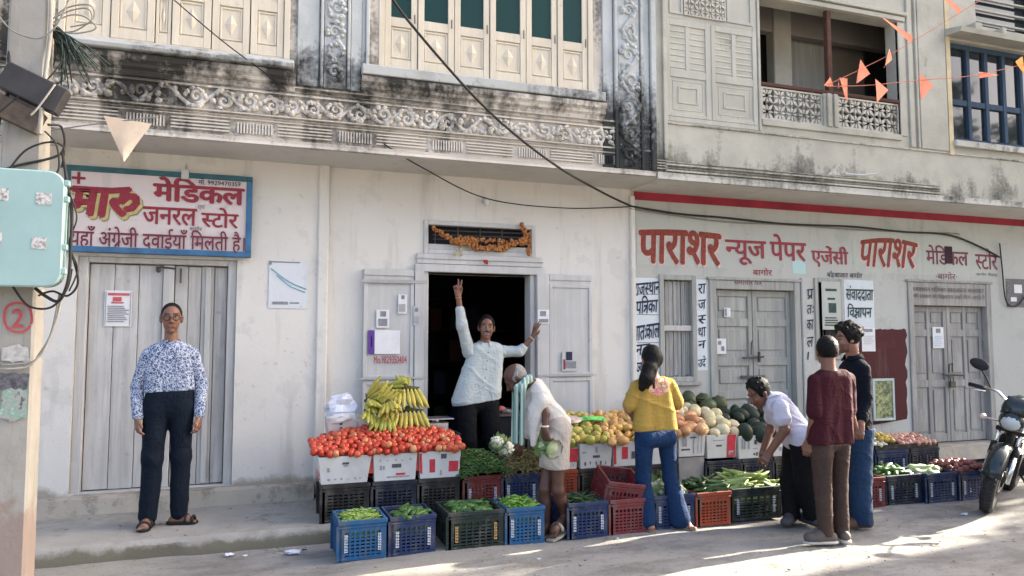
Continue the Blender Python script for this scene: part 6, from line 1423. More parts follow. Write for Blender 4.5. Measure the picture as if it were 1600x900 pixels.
# ---- the old man bending over the crates -----------------------------------
def man_old():
    sk = (.078,.034,.021); F = Fig('person in white tunic and teal striped scarf bending over the crates holding a cauliflower', (2.2, -1.55, 0), sk); I = F.I
    hc = A(806,592,-1.42); fw = nrm((-.72,.15,-.68)); up = nrm((-.62,.0,.75)); P, f, r, u = head(I, hc, fw, up, .98); F.col = paintface(hc, f, r, u, .98, sk)
    nb = A(824,598,-1.45); sn, sf = A(842,611,-1.60), A(832,606,-1.29); pel = A(873,672,-1.52); hn, hf = A(872,672,-1.60), A(868,672,-1.43)
    en, wn_ = A(853,647,-1.66), A(851,672,-1.69); ef, wf = A(822,655,-1.22), A(815,690,-1.16)
    kn, an = A(872,766,-1.63), A(884,815,-1.57); kf, af = A(851,764,-1.55), A(853,826,-1.52); af[2] = .075; an[2] = .155
    I.C(P(0,-.03,-.06), nb, .048, .052, .02); I.C(mid(sn,sf), pel, .085, .085, .04); I.C(sn, sf, .045, .045, .03); I.C(hn, hf, .075, .075, .03)
    I.chain([sn, en, wn_], [.037,.031,.024], .015); I.chain([sf, ef, wf], [.037,.031,.024], .015)
    hand(I, wn_, (.25,.0,-1), (.6,.5,0), (-.5,.5,0), .95, (1.0,1.05,1.1,1.1), .05, .4, .8); hand(I, wf, (-.3,.1,-1), (.3,.6,0), (-.6,-.5,0), .95, (.4,.4,.45,.5), .1, .5)
    I.chain([hn, kn, mid(kn, an, .35), an], [.07,.047,.046,.032], .02); I.chain([hf, kf, mid(kf, af, .35), af], [.07,.047,.046,.032], .02)
    tn = np.array(ground(861,847)); tn[2] = .028; tf = af+np.array((-.12,-.10,0)); tf[2] = .03
    foot(I, af, tf); dd = nrm(tn-an); I.C(an, an+np.array((.035,.02,-.03)), .032, .028, .02); I.C(an+np.array((.03,.02,-.04)), tn-dd*.05+np.array((0,0,.02)), .03, .036, .03); I.C(an, tn-dd*.06+np.array((0,0,.028)), .032, .024, .03)
    for i in range(5): sd = nrm(np.cross(dd, (0,0,1))); I.C(tn-dd*.06+sd*(.026-.013*i)+np.array((0,0,.012)), tn+sd*(.026-.013*i)-dd*.006*i, .011, .009, .006)
    sh = Imp(.008); d_ = nrm(pel-nb)
    sh.C(mid(sn,sf), mid(mid(sn,sf), pel, .9), .094, .105, .05); sh.C(sn, sf, .055, .055, .03); sh.C(hn, hf, .090, .090, .04); sh.chain([sn, mid(sn, en, .42)], [.062,.068], .012); sh.chain([sf, mid(sf, ef, .62)], [.064,.07], .02)
    sh.C(A(835,640,-1.5), A(827,674,-1.5), .09, .065, .05, ((.4,-1,0), .9)); sh.C(A(838,640,-1.60), A(833,694,-1.60), .065, .03, .05); sh.C(A(868,650,-1.52), A(884,658,-1.52), .085, .045, .05)
    sh.fold = folds(.012, 16, 12, 4, (.7,.7,.3)); sh.cut(hc+nrm(nb-hc)*.09, nrm(hc-nb)); F.wear('tunic', sh, cloth('white_cotton_tunic', (.57,.54,.50), .12))
    dh = Imp(.008); dh.C(hn, hf, .102, .102, .04); dh.chain([hn, mid(hn, kn, .70)], [.100,.088], .04); dh.chain([hf, mid(hf, kf, .70)], [.100,.085], .04); dh.C(A(858,690,-1.64), A(856,722,-1.62), .07, .055, .05); dh.cut(A(860,731,-1.55), (.0,0,-1)); dh.fold = folds(.009, 12, 16, 6); F.wear('loincloth', dh, cloth('cream_cotton_loincloth', (.40,.355,.305), .14))
    hr = Imp(.0055); M = np.stack((r, f, u)); hr.E(P(0,-.018,.026), (.0755,.092,.088), M, .02); hr.cut(P(0,.01,.05), nrm(f*.5+u)); hr.cut(P(0,.03,0), f); hr.cut(P(0,-.02,-.05), -u); F.wear('hair', hr, H_gry)
    t = NT('striped_scarf_cloth'); x = t.xyz(t.co((1,1,1)))[0]; s_ = t.math('SINE', t.math('MULTIPLY', x, 190)); c = t.mix(t.ramp(s_, (.35, 0.), (.55, 1.)), (.15,.26,.235), (.42,.47,.42)); scm = t.fin(c, .9, .1)
    sc = Imp(.007)
    for px, yy, y1 in ((806,-1.56,690), (815,-1.58,692), (803,-1.34,690)): sc.chain([A(822,594,yy+.03), A(px+2,606,yy), A(px,y1,yy)], [.026,.028,.026], .02, ((.25,-1,0), .45))
    sc.C(A(826,592,-1.52), A(826,592,-1.34), .034, .034, .02); sc.fold = folds(.004, 14, 30, 2); F.wear('scarf', sc, scm)
    o = F.done(); rub = flat('worn_rubber_sandal', (.26,.24,.19), .8)
    b = MB(); p0 = Vector(tn+dd*.02)-Vector(F.loc); p1 = Vector(an+np.array((.045,.03,-.062)))-Vector(F.loc); sd = Vector(np.cross(dd, (0,0,1))).normalized(); up_ = Vector((0,0,.016)); vs = []
    for i in range(9):
        u_ = i/8; p = p0.lerp(p1, u_) + Vector((0,0,-.012 - .012*math.sin(u_*3.14))); w = .048*(math.sin(math.pi*(.16+.72*u_)))**.5; vs += [p-sd*w, p+sd*w, p+sd*w+up_, p-sd*w+up_]
    b.add(vs, [(4*i+k, 4*i+(k+1) % 4, 4*i+4+(k+1) % 4, 4*i+4+k) for i in range(8) for k in range(4)] + [(0,1,2,3), (32,35,34,33)]); b.build('sandal', rub, o, auto=True)
    b = MB(); q = Vector(mid(tn, an, .42))-Vector(F.loc)+Vector((0,0,.0)); b.tube([q+sd*.05*math.cos(a)+Vector((0,0,.052*math.sin(a)-.012)) for a in (0,.5,1.05,1.57,2.1,2.64,3.14)], .014, 6); b.build('sandal_strap', rub, o, smooth=True)
    sole('sandal', af, tf, .001, rub, o)
    b = MB(); b.tube([Vector(wn_+nrm(en-wn_)*.03+np.array((math.cos(q*.5236),math.sin(q*.5236),0))*.028-F.loc) for q in range(13)], .007, 6, False); b.build('bracelet', flat('pale_watch_strap', (.6,.55,.45), .5), o, smooth=True)
    cauliflower('pale green cauliflower in a thin bag held by the old man', tuple(A(866,702,-1.71)), 1.3, (R(-70),R(62),.4), None, True)
man_old()

# ---- the woman in yellow, seen from behind ---------------------------------
def woman_yellow():
    Y = -1.64; sk = (.30,.155,.105); F = Fig('person with long dark ponytail in mustard t-shirt and flared jeans seen from behind', (3.08, Y, 0), sk); I = F.I
    hc = A(1017,562,Y+.03); fw = np.array((.05,1,-.12)); P, f, r, u = head(I, hc, fw, (0,0,1), .93); F.col = paintface(hc, f, r, u, .93, sk)
    nb = A(1019,591,Y); sa, sb = A(994,603,Y), A(1046,601,Y); ea, eb = A(981,640,Y+.02), A(1060,634,Y+.03); wa, wb = A(990,652,Y+.24), A(1050,640,Y+.24)
    ha, hb = A(1007,680,Y), A(1041,680,Y); ka, kb = A(1005,745,Y+.02), A(1047,745,Y-.0); aa, ab = A(1012,815,Y), A(1061,817,Y-.03); aa[2] = ab[2] = .085
    I.C(P(0,-.02,-.06), nb, .044, .05, .02); torso(I, nb, sa, sb, ha, hb, .066, .075, fw, .04, .034)
    for S_, E_, W_, q in ((sa, ea, wa, -1), (sb, eb, wb, 1)): I.chain([S_, E_, W_], [.034,.030,.022], .015); hand(I, W_, (-q*.3,1,-.1), (-q,0,-.3), (0,0,1), .88, (.5,.5,.5,.5), .08)
    I.chain([ha, ka, aa], [.06,.044,.034], .02); I.chain([hb, kb, ab], [.06,.044,.034], .02); ta = aa+np.array((-.02,.16,0)); tb = np.array(ground(1086,829)); ta[2] = tb[2] = .026; foot(I, aa, ta); foot(I, ab, tb)
    sh = Imp(.0075); torso(sh, nb, sa, sb, ha+np.array((-.012,0,.06)), hb+np.array((.012,0,.06)), .078, .090, fw, .05, .047, .88); sh.C(nb+np.array((0,0,-.01)), nb+np.array((0,0,.008)), .058, .054, .02)
    for S_, E_ in ((sa, ea), (sb, eb)): sh.chain([S_, mid(S_, E_, .80)], [.053, .060], .015)
    sh.cut(nb+np.array((0,0,.014)), (0,-.1,1)); sh.cut(mid(ha, hb)+np.array((0,0,.035)), (0,0,-1)); sh.fold = folds(.009, 18, 12, 7, (.7,0,.7))
    cx, cz = A(1021,603,Y)[0]-F.loc[0], A(1021,603,Y)[2]-F.loc[2]
    def pr(t, c):
        x, y, z = t.xyz(); e = t.math('ADD', t.math('POWER', t.math('DIVIDE', t.math('SUBTRACT', x, cx+.01), .10), 2), t.math('POWER', t.math('DIVIDE', t.math('SUBTRACT', z, cz), .075), 2))
        m = t.math('MULTIPLY', t.math('LESS_THAN', e, 1.0), t.math('LESS_THAN', y, 0.0)); ink = t.ramp(t.noise(34, 3, .6, None, 2.0), (.44, 0.), (.48, 1.))
        return t.mix(t.math('MULTIPLY', m, ink), c, t.mix(smooth_mask(t, 20, .45, .55), (.66,.50,.42), (.62,.20,.24)))
    F.wear('t_shirt', sh, cloth('mustard_jersey', (.38,.245,.055), .12, fn=pr))
    tr = Imp(.0075); tr.C(ha+np.array((.01,0,.03)), hb+np.array((-.01,0,.03)), .078, .078, .04); tr.C(ha+np.array((.012,-.03,-.02)), hb+np.array((-.012,-.03,-.02)), .078, .078, .03)
    tr.chain([ha, ka, aa+np.array((0,0,.0))], [.080,.062,.078], .02); tr.chain([hb, kb, mid(kb, ab, .5), ab], [.080,.062,.072,.094], .02); tr.cut(mid(ha,hb)+np.array((0,0,.043)), (0,0,1)); tr.cut((0,0,.016), (0,0,-1)); tr.fold = folds(.005, 12, 12, 8)
    F.wear('jeans', tr, cloth('blue_denim', (.012,.035,.092), .3))
    hr = Imp(.0055); M = np.stack((r, f, u)); hr.E(P(0,-.022,.028), (.083,.100,.100), M, .02); hr.cut(P(0,.05,0), nrm(f-u*.3)); hr.C(P(-.0,-.085,.0), A(1012,590,Y-.085), .058, .05, .04); hr.chain([A(1014,578,Y-.09), A(1010,592,Y-.12), A(1003,606,Y-.115)], [.060,.056,.030], .03); [hr.C(A(1016-2*q,585+q,Y-.12), A(1012-3.5*q+4*math.sin(q*2),606+2*math.sin(q*3),Y-.125+.01*math.cos(q)), .016, .007, .012) for q in range(-2, 5)]; hr.fold = folds(.005, 8, 46, 2)
    F.wear('hair', hr, H_blk); o = F.done(); sole('sandal', aa, ta, .001, flat('tan_sandal', (.2,.12,.08), .7), o); sole('sandal', ab, tb, .001, flat('tan_sandal', (.2,.12,.08), .7), o)
    d = nrm(np.array((tb[0]-ab[0], tb[1]-ab[1], 0))); sd = np.cross(d, (0,0,1)); b = MB(); c = np.array((ab[0], ab[1], .02))+d*.085; b.tube([Vector(c+sd*.044*math.cos(a)+np.array((0,0,.044*math.sin(a)))-F.loc) for a in (0,.5,1.05,1.57,2.1,2.64,3.14)], .009, 6); b.build('sandal_strap', flat('tan_sandal', (.2,.12,.08), .7), o, smooth=True)
woman_yellow()

# ---- the man in the white shirt bending to the gourds ----------------------
def man_white():
    sk = (.15,.068,.043); F = Fig('person in a white short sleeved shirt and black trousers bending down to pick gourds', (4.38, -1.82, 0), sk); I = F.I
    hc = A(1186,615,-1.70); fw = nrm((-.80,.06,-.52)); up = nrm((-.5,.05,.86)); P, f, r, u = head(I, hc, fw, up, 1.0); F.col = paintface(hc, f, r, u, 1.0, sk, beard=.25)
    nb = A(1206,625,-1.74); sn, sf = A(1219,637,-1.90), A(1210,634,-1.57); pel = A(1253,684,-1.84); hn, hf = A(1254,686,-1.93), A(1246,686,-1.75)
    en, wn_ = A(1226,672,-1.94), A(1203,706,-1.86); ef, wf = A(1203,672,-1.52), A(1192,705,-1.55); kn, kf = A(1258,752,-1.93), A(1236,750,-1.76); an, af = A(1270,806,-1.93), A(1236,806,-1.80); an[2] = af[2] = .09
    I.C(P(0,-.03,-.06), nb, .052, .056, .02); I.C(mid(sn,sf), pel, .09, .09, .04); I.C(sn, sf, .045, .045, .03); I.C(hn, hf, .075, .075, .03)
    I.chain([sn, en, wn_], [.048,.041,.029], .015); I.chain([sf, ef, wf], [.042,.036,.027], .015)
    hand(I, wn_, (-.6,.15,-.85), (.5,.6,-.3), (-.4,.7,.3), 1.0, (.6,.65,.7,.7), .10, .6, .6); hand(I, wf, (-.4,-.1,-.9), (.5,-.6,-.2), (-.4,-.7,.2), 1.0, (.6,.6,.7,.7), .1, .6)
    I.chain([hn, kn, an], [.068,.05,.038], .02); I.chain([hf, kf, af], [.068,.05,.038], .02)
    sh = Imp(.0075); c = mid(sn, sf); sh.C(c, mid(c, pel, .92), .125, .128, .05); sh.C(sn, sf, .062, .062, .03); sh.C(hn+np.array((-.01,0,.01)), hf+np.array((-.01,0,.01)), .108, .108, .05)
    sh.C(A(1225,660,-1.78), A(1232,688,-1.8), .085, .055, .05); sh.chain([sn, mid(sn, en, .45)], [.072,.078], .03); sh.chain([sf, mid(sf, ef, .45)], [.07,.075], .03); sh.C(nb, mid(nb, hc, .25), .065, .06, .02); sh.cut(mid(nb, hc, .42), nrm(hc-nb)); sh.fold = folds(.009, 18, 12, 9, (.6,.6,.5))
    F.wear('shirt', sh, cloth('white_shirt_cloth', (.52,.51,.60), .08))
    tr = Imp(.008); tr.C(hn, hf, .112, .112, .04); tr.chain([hn, kn, an+np.array((0,0,-.02))], [.108,.085,.072], .03); tr.chain([hf, kf, af+np.array((0,0,-.02))], [.108,.085,.072], .03); tr.cut(pel+np.array((0,0,.03)), nrm(nb-pel)+np.array((-.0,0,.6))); tr.cut((0,0,.05), (0,0,-1)); tr.fold = folds(.007, 16, 12, 4)
    F.wear('trousers', tr, cloth('black_cotton_cloth', (.006,.006,.007)))
    hr = Imp(.0055); M = np.stack((r, f, u)); hr.E(P(0,-.014,.042), (.086,.106,.100), M, .02); hr.cut(P(0,.085,.05), nrm(f-u*.75)); hr.cut(P(0,.035,.0), nrm(f-u*.2)); hr.cut(P(0,-.02,-.03), nrm(-u)); tufts(hr, P, 60, 5, .082, .102, .096, .013, -.1, .042); F.wear('hair', hr, H_blk)
    for an_, to in ((an, an+np.array((.02,.19,0))), (af, af+np.array((-.15,-.10,0)))): q = Imp(.006); shoe(q, an_, to, .0); F.wear('shoe', q, flat('grey_trainer', (.05,.05,.055), .6))
    o = F.done(); collar(o, mid(nb, hc, .12), fw, bpy.data.materials['white_shirt_cloth'], F.loc, .064, .02, .03, hc-nb)
man_white()

# ---- the man in maroon, seen from behind -----------------------------------
def man_maroon():
    Y = -2.40; sk = (.17,.08,.05); F = Fig('person in a maroon shirt and brown trousers standing with his back turned', (4.1, Y, 0), sk); I = F.I
    hc = A(1292,551,Y+.02); fw = nrm((.42,.90,-.10)); P, f, r, u = head(I, hc, fw, (0,0,1), .97); F.col = paintface(hc, f, r, u, .97, sk)
    bf = nrm((.15,1,0)); nb = A(1294,581,Y); sa, sb = A(1273,595,Y), A(1325,593,Y); ea, wa = A(1272,645,Y-.02), A(1264,688,Y+.05); eb, wb = A(1327,640,Y+.02), A(1336,668,Y+.14)
    ha, hb = A(1284,694,Y), A(1312,693,Y); ka, kb = A(1286,762,Y), A(1312,760,Y+.03); aa, ab = A(1290,832,Y), A(1315,832,Y+.02); aa[2] = ab[2] = .095
    I.C(P(0,-.02,-.06), nb, .05, .055, .02); torso(I, nb, sa, sb, ha, hb, .07, .07, bf, .04, .038)
    I.chain([sa, ea, wa], [.038,.033,.026], .015); I.chain([sb, eb, wb], [.038,.033,.026], .015)
    hand(I, wa, (-.12,.05,-1), (.7,.5,0), (-.4,.8,0), 1.0, (.55,.6,.65,.7), .06, .4); hand(I, wb, (.1,.5,-.6), (-.8,.2,.2), (-.2,.5,.8), 1.0, (.8,.85,.9,.9), .05, .4)
    I.chain([ha, ka, aa], [.064,.046,.036], .02); I.chain([hb, kb, ab], [.064,.046,.036], .02)
    sh = Imp(.0075); torso(sh, nb, sa, sb, ha+np.array((-.022,0,.03)), hb+np.array((.02,0,.03)), .086, .088, bf, .05, .050, .96); sh.C(nb+np.array((0,0,-.01)), nb+np.array((0,0,.01)), .062, .058, .02); sh.chain([sa, mid(sa, ea, .98)], [.056,.056], .012); sh.chain([sb, mid(sb, eb, .98)], [.056,.056], .012)
    sh.cut(nb+np.array((0,0,.018)), (0,-.1,1)); sh.cut(mid(ha, hb)+np.array((0,0,.0)), (0,0,-1)); sh.fold = folds(.007, 16, 20, 11, (.9,.2,.2)); F.wear('shirt', sh, cloth('maroon_jersey', (.046,.0085,.014), .2))
    tr = Imp(.0075); tr.C(ha+np.array((.01,0,.01)), hb+np.array((-.01,0,.01)), .076, .076, .03); tr.chain([ha, ka, aa+np.array((0,0,-.03))], [.080,.064,.054], .015); tr.chain([hb, kb, ab+np.array((0,0,-.03))], [.080,.064,.054], .015); tr.cut(mid(ha,hb)+np.array((0,0,.006)), (0,0,1)); tr.cut((0,0,.058), (0,0,-1)); tr.fold = folds(.008, 30, 10, 5); F.wear('trousers', tr, cloth('brown_trouser_cloth', (.058,.038,.031), .2))
    hr = Imp(.0055); M = np.stack((r, f, u)); hr.E(P(0,-.020,.036), (.080,.098,.098), M, .02); hr.cut(P(0,.06,.05), nrm(f-u*.6)); hr.cut(P(0,-.02,-.045), -u); hr.cut(P(0,.030,.0), nrm(f-u*.1)); tufts(hr, P, 130, 9, .078, .096, .096, .0075, -.5, .034); F.wear('hair', hr, H_blk)
    ta = np.array(ground(1258,850)); tb = np.array((ab[0]+.03, ab[1]+.16, 0)); ws_ = []
    for an_, to in ((aa, ta), (ab, tb)): q = Imp(.006); shoe(q, an_, to, .012); F.wear('shoe', q, flat('grey_brown_shoe', (.09,.075,.065), .7)); ws_.append((an_, to))
    o = F.done()
    for an_, to in ws_: sole('shoe_sole', an_, to, .001, flat('pale_shoe_sole', (.42,.39,.35), .7), o)
man_maroon()

# ---- the man in navy, in profile -------------------------------------------
def man_navy():
    Y = -2.06; sk = (.21,.105,.07); F = Fig('person with thick dark hair in navy shirt and jeans beside the man in maroon', (4.62, Y, 0), sk); I = F.I
    hc = A(1323,531,Y-.02); fw = nrm((-.93,.30,-.10)); P, f, r, u = head(I, hc, fw, (0,0,1), .98); F.col = paintface(hc, f, r, u, .98, sk, beard=.5)
    bf = nrm((-.75,.66,0)); nb = A(1333,561,Y); sn, sf = A(1350,577,Y-.12), A(1321,576,Y+.10); en, wn_ = A(1354,630,Y-.15), A(1345,664,Y-.20); ef, wf = A(1314,630,Y+.10), A(1304,660,Y+.04)
    hn, hf = A(1345,672,Y-.07), A(1329,672,Y+.06); kn, kf = A(1345,745,Y-.08), A(1330,745,Y+.05); an, af = A(1347,812,Y-.07), A(1331,808,Y+.05); an[2] = af[2] = .09
    I.C(P(0,-.03,-.06), nb, .05, .055, .02); torso(I, nb, sn, sf, hn, hf, .07, .07, bf, .04, .038); I.chain([sn, en, wn_], [.038,.033,.026], .015); I.chain([sf, ef, wf], [.038,.033,.026], .015)
    hand(I, wn_, (-.35,-.1,-.9), (.5,.6,0), (-.7,.2,.2), .97, (.7,.75,.8,.8), .06, .4); hand(I, wf, (-.4,.0,-.9), (.3,-.7,0), (-.7,0,.2), .97, (.6,.6,.7,.7), .06, .4)
    I.chain([hn, kn, an], [.064,.046,.036], .02); I.chain([hf, kf, af], [.064,.046,.036], .02)
    sh = Imp(.0075); torso(sh, nb, sn, sf, hn+np.array((0,0,.03)), hf+np.array((0,0,.03)), .090, .102, bf, .05, .055, .9); sh.C(nb, nb+np.array((0,0,.025)), .062, .056, .02); sh.chain([sn, en, mid(en, wn_, .72)], [.058,.052,.045], .012); sh.chain([sf, ef, mid(ef, wf, .72)], [.058,.052,.045], .012); sh.cut(hc+np.array((.02,0,-.105)), (-.3,0,1)); sh.cut(mid(hn,hf)+np.array((0,0,.02)), (0,0,-1)); sh.fold = folds(.009, 20, 12, 12); F.wear('shirt', sh, cloth('navy_shirt_cloth', (.0045,.0068,.013), .2))
    tr = Imp(.0075); tr.C(hn, hf, .102, .102, .04); tr.chain([hn, kn, an+np.array((0,0,-.03))], [.10,.082,.082], .03); tr.chain([hf, kf, af+np.array((0,0,-.03))], [.10,.08,.08], .03); tr.cut(mid(hn,hf)+np.array((0,0,.026)), (0,0,1)); tr.cut((0,0,.03), (0,0,-1)); tr.fold = folds(.007, 24, 12, 13); F.wear('jeans', tr, cloth('mid_blue_denim', (.018,.042,.09), .3))
    hr = Imp(.0055); M = np.stack((r, f, u)); hr.E(P(0,-.018,.052), (.098,.112,.105), M, .02); hr.C(P(-.02,.07,.095), P(.02,.07,.095), .04, .04, .03); hr.cut(P(0,.095,.055), nrm(f-u*1.0)); hr.cut(P(0,.028,.0), nrm(f-u*.35)); hr.cut(P(0,-.02,-.055), -u); tufts(hr, P, 90, 3, .092, .108, .10, .019, -.35, .05); F.wear('hair', hr, H_blk)
    for an_, to in ((an, an+np.array((-.17,.05,0))), (af, af+np.array((-.17,.08,0)))): q = Imp(.006); shoe(q, an_, to, .001); F.wear('shoe', q, flat('brown_shoe', (.10,.055,.035), .6))
    o = F.done(); collar(o, nb+np.array((0,0,.014)), fw, bpy.data.materials['navy_shirt_cloth'], F.loc, .066, .034, .042)
man_navy()
# ------------------------------------------------------------------ concrete pole with its fittings
M_conc = NT('pole_concrete'); c_ = M_conc.mix(smooth_mask(M_conc, 3, .35, .7, det=6), (.25,.24,.215), (.34,.325,.295)); z_ = M_conc.xyz()[2]
c_ = M_conc.mix(M_conc.ramp(M_conc.math('ADD', M_conc.math('MULTIPLY', M_conc.math('SUBTRACT', .72, z_), 1.2), M_conc.noise(9, 5, .6)), (.45, 0.), (.6, 1.)), c_, (.25,.20,.175))
c_ = M_conc.mix(M_conc.math('MULTIPLY', smooth_mask(M_conc, 1.0, .55, .68, M_conc.co((24,24,1.2))), .5), c_, (.20,.19,.17)); M_conc.bump(M_conc.noise(30, 5, .65), .4, .006); M_conc = M_conc.fin(c_, .9, .15)
pole = thing('utility_pole', 'concrete electric pole with a red painted number 2 at the left edge of the street', 'pole', (-1.155, -2.62, 0))
b = MB(); b.add([(-.115,-.10,-.3),(.098,-.10,-.3),(.098,.10,-.3),(-.115,.10,-.3),(-.06,-.06,7.5),(.06,-.06,7.5),(.06,.06,7.5),(-.06,.06,7.5)], [(0,3,2,1),(4,5,6,7),(0,1,5,4),(1,2,6,5),(2,3,7,6),(3,0,4,7)]); b.build('shaft', M_conc, pole, bevel=.012)
def onpole(px, py, dy=0): p = at(px, py, -2.72 - dy); return p - pole.location
b = MB(); c = [at(28+23*math.cos(a*.2244+.6)+1.5*math.sin(a*.7), 495+(24-.12*a)*math.sin(a*.2244+.6), -2.725)-pole.location for a in range(29)]; b.tube(c, .006, 5, False)
b.v = [(v[0], -.1015-.0012+(v[1]+.105)*.05, v[2]) for v in b.v]; num = b.build('painted_ring', P_red3, pole)
V, F_ = word('2', .02); p0, p1 = at(18, 512, -2.72)-pole.location, at(38, 482, -2.72)-pole.location; ax = min(v[0] for v in V); bx = max(v[0] for v in V); ay = min(v[1] for v in V); by = max(v[1] for v in V)
b = MB(); b.add([(p0.x+(v[0]-ax)/(bx-ax)*(p1.x-p0.x), -.1035-v[2], p0.z+(v[1]-ay)/(by-ay)*(p1.z-p0.z)) for v in V], F_); b.build('lettering', P_red3, pole)
def slip(px, m, lab, y=-.1025, rag=.006, seed=1):
    a, c = at(px[0], px[1], -2.72)-pole.location, at(px[2], px[3], -2.72)-pole.location; rr = random.Random(seed); b = MB(); n = 6
    b.add([(a.x+(c.x-a.x)*i/n+rr.uniform(-rag,rag), y, a.z+(c.z-a.z)*j+rr.uniform(-rag,rag)) for j in (0,1) for i in range(n+1)], [(i, i+1, n+2+i, n+1+i) for i in range(n)]); return b
M_bill = NT('torn_bills'); M_bill = M_bill.fin(M_bill.ramp(M_bill.noise(26, 5, .7), (.36, (.09,.10,.11)), (.46, (.34,.33,.30)), (.56, (.16,.30,.24)), (.66, (.44,.43,.40))), .9, .1)
slip((2,583,44,610), M_bill, '').build('torn_bill', flat('dark_torn_bill', (.10,.10,.11), .9, .6, 40), pole); slip((0,608,42,655), M_bill, '', -.104, .012, 2).build('torn_bill', M_bill, pole)
slip((6,540,46,566), M_bill, '', -.1035, .012, 4).build('torn_bill', flat('pale_torn_bill', (.40,.39,.37), .9, .3, 30), pole)
# teal meter cabinet strapped on the pole
M_teal2 = flat('teal_cabinet_paint', (.27,.40,.385), .45, .10, 4, .4)
cab = thing('meter_cabinet', 'pale teal electric cabinet with rounded corners strapped to the concrete pole', 'cabinet', (-1.19, -2.80, 1.80))
def rrect(w, h, r, n=5):
    out = []
    for (cx, cz, a0) in ((w-r, r, -90), (w-r, h-r, 0), (-w+r, h-r, 90), (-w+r, r, 180)):
        out += [(cx+r*math.cos(R(a0+90*i/n)), cz+r*math.sin(R(a0+90*i/n))) for i in range(n+1)]
    return out
b = MB(); b.prism(rrect(.255, .565, .07), -.045, .075); b.build('cabinet_body', M_teal2, cab, auto=True, bevel=.006)
b = MB(); b.prism(rrect(.268, .578, .075), -.062, -.046); b.v = [(v[0], v[1], v[2]-.006) for v in b.v]; b.build('lid', M_teal2, cab, auto=True, bevel=.008)
M_stk = NT('worn_sticker'); M_stk = M_stk.fin(M_stk.ramp(M_stk.noise(60, 4, .6), (.35, (.16,.15,.14)), (.5, (.45,.42,.40)), (.62, (.60,.60,.58))), .6, .2)
for (x0, z0, w, h) in ((.145,.40,.066,.058), (.135,.18,.062,.058), (-.02,.41,.05,.06), (-.05,.20,.06,.06)):
    b = MB(); b.box(x0, x0+w, -.0645, -.063, z0, z0+h); b.build('sticker', M_stk, cab)
for z in (.06, .18, .42, .50): b = MB(); b.box(.262, .285, -.06, -.03, z, z+.03); b.build('latch', M_teal2, cab, bevel=.003)
# the dark sheet metal bracket below the wires
br = thing('metal_bracket', 'dark slanted sheet metal bracket clamped to the pole above the cabinet', 'bracket', (-1.10, -2.76, 2.80)); br.rotation_euler = (0, R(24), 0)
b = MB(); b.box(-.145, .145, -.05, .04, -.07, .07); b.build('bracket_body', flat('dark_sheet_metal', (.035,.033,.034), .6, .3, 8), br, bevel=.006)
b = MB(); b.box(-.12, .10, -.02, .05, -.20, -.09); b.build('flange', flat('rusty_sheet_metal', (.10,.075,.06), .8, .4, 14), br, bevel=.004)
# ------------------------------------------------------------------ wires
M_wire = flat('black_cable', (.022,.022,.02), .6, .2, 10); M_wireg = flat('grey_cable', (.20,.20,.18), .7, .2, 10); M_wirew = flat('pale_cable', (.30,.285,.25), .7, .2, 10)
def curve(pts, n=10):
    P = [Vector(p) for p in pts]; out = []
    for i in range(len(P)-1):
        a, b_, c, d = P[max(0,i-1)], P[i], P[i+1], P[min(len(P)-1,i+2)]
        for k in range(n):
            t = k/n; out.append(.5*((2*b_)+(c-a)*t+(2*a-5*b_+4*c-d)*t*t+(3*b_-a-3*c+d)*t**3))
    return out + [P[-1]]
def wire(label, pts, r, m, name='cable', cat='cable', group=None):
    pts = curve(pts); o = Vector(pts[0]); b = MB(); b.tube([p-o for p in pts], r, 6); ob = b.build(name, m, smooth=True); ob.location = o; return tag(ob, label, cat, group)
wire('thick black cable sagging from above the yellow shutters down to the red stripe corner', [at(590,-40,-1.9), at(640,35,-1.7), at(760,170,-1.35), at(862,254,-.9), at(940,300,-.4), at(986,322,-.03)], .011, M_wire)
wire('thin black wire sagging across the soffit to the same wall corner', [at(600,225,-.66), at(660,262,-.5), at(760,310,-.3), at(880,325,-.12), at(984,323,-.03)], .006, M_wire)
wire('thin wire slanting down across the left yellow shutters', [at(255,-15,-1.0), at(345,62,-.82), at(420,118,-.7), at(447,140,-.66)], .005, M_wire)
wire('bundled dusty cable stapled along the wall under the red stripe', [at(984,322,-.03), at(1060,334,-.03), at(1130,340,-.025), at(1230,350,-.03), at(1330,354,-.025), at(1410,362,-.03), at(1482,367,-.03), at(1530,385,-.03), at(1562,402,-.03)], .012, M_wire)
wire('thinner cable running under the bundled one on the newspaper shop wall', [at(984,326,-.03), at(1120,345,-.02), at(1240,352,-.02), at(1360,360,-.02), at(1480,364,-.02), at(1500,366,-.02)], .007, M_wireg)
wire('cable hanging down the wall edge beside the motorcycle', [at(1562,380,-.03), at(1566,420,-.03), at(1572,470,-.03), at(1588,478,-.03), at(1602,462,-.03)], .009, M_wire)
wire('dark cable looping from the bracket to the signboard corner', [at(-4,268,-2.75), at(30,258,-2.72), at(95,240,-2.70), at(97,200,-2.7), at(75,195,-2.74)], .007, M_wire)
wire('dark cable hanging down the right side of the teal cabinet', [at(98,240,-2.74), at(104,280,-2.74), at(112,330,-2.76), at(110,400,-2.78), at(106,440,-2.78), at(92,470,-2.76), at(70,462,-2.75), at(55,450,-2.74)], .008, M_wire)
wire('second dark cable twisting below the teal cabinet', [at(112,395,-2.77), at(122,440,-2.75), at(106,462,-2.74), at(82,455,-2.74), at(60,462,-2.74)], .006, M_wire)
wire('pale cord hanging below the cabinet and tied round the pole', [at(97,460,-2.73), at(88,500,-2.73), at(70,545,-2.73), at(58,560,-2.735), at(40,574,-2.74), at(-5,577,-2.745)], .006, M_wirew)
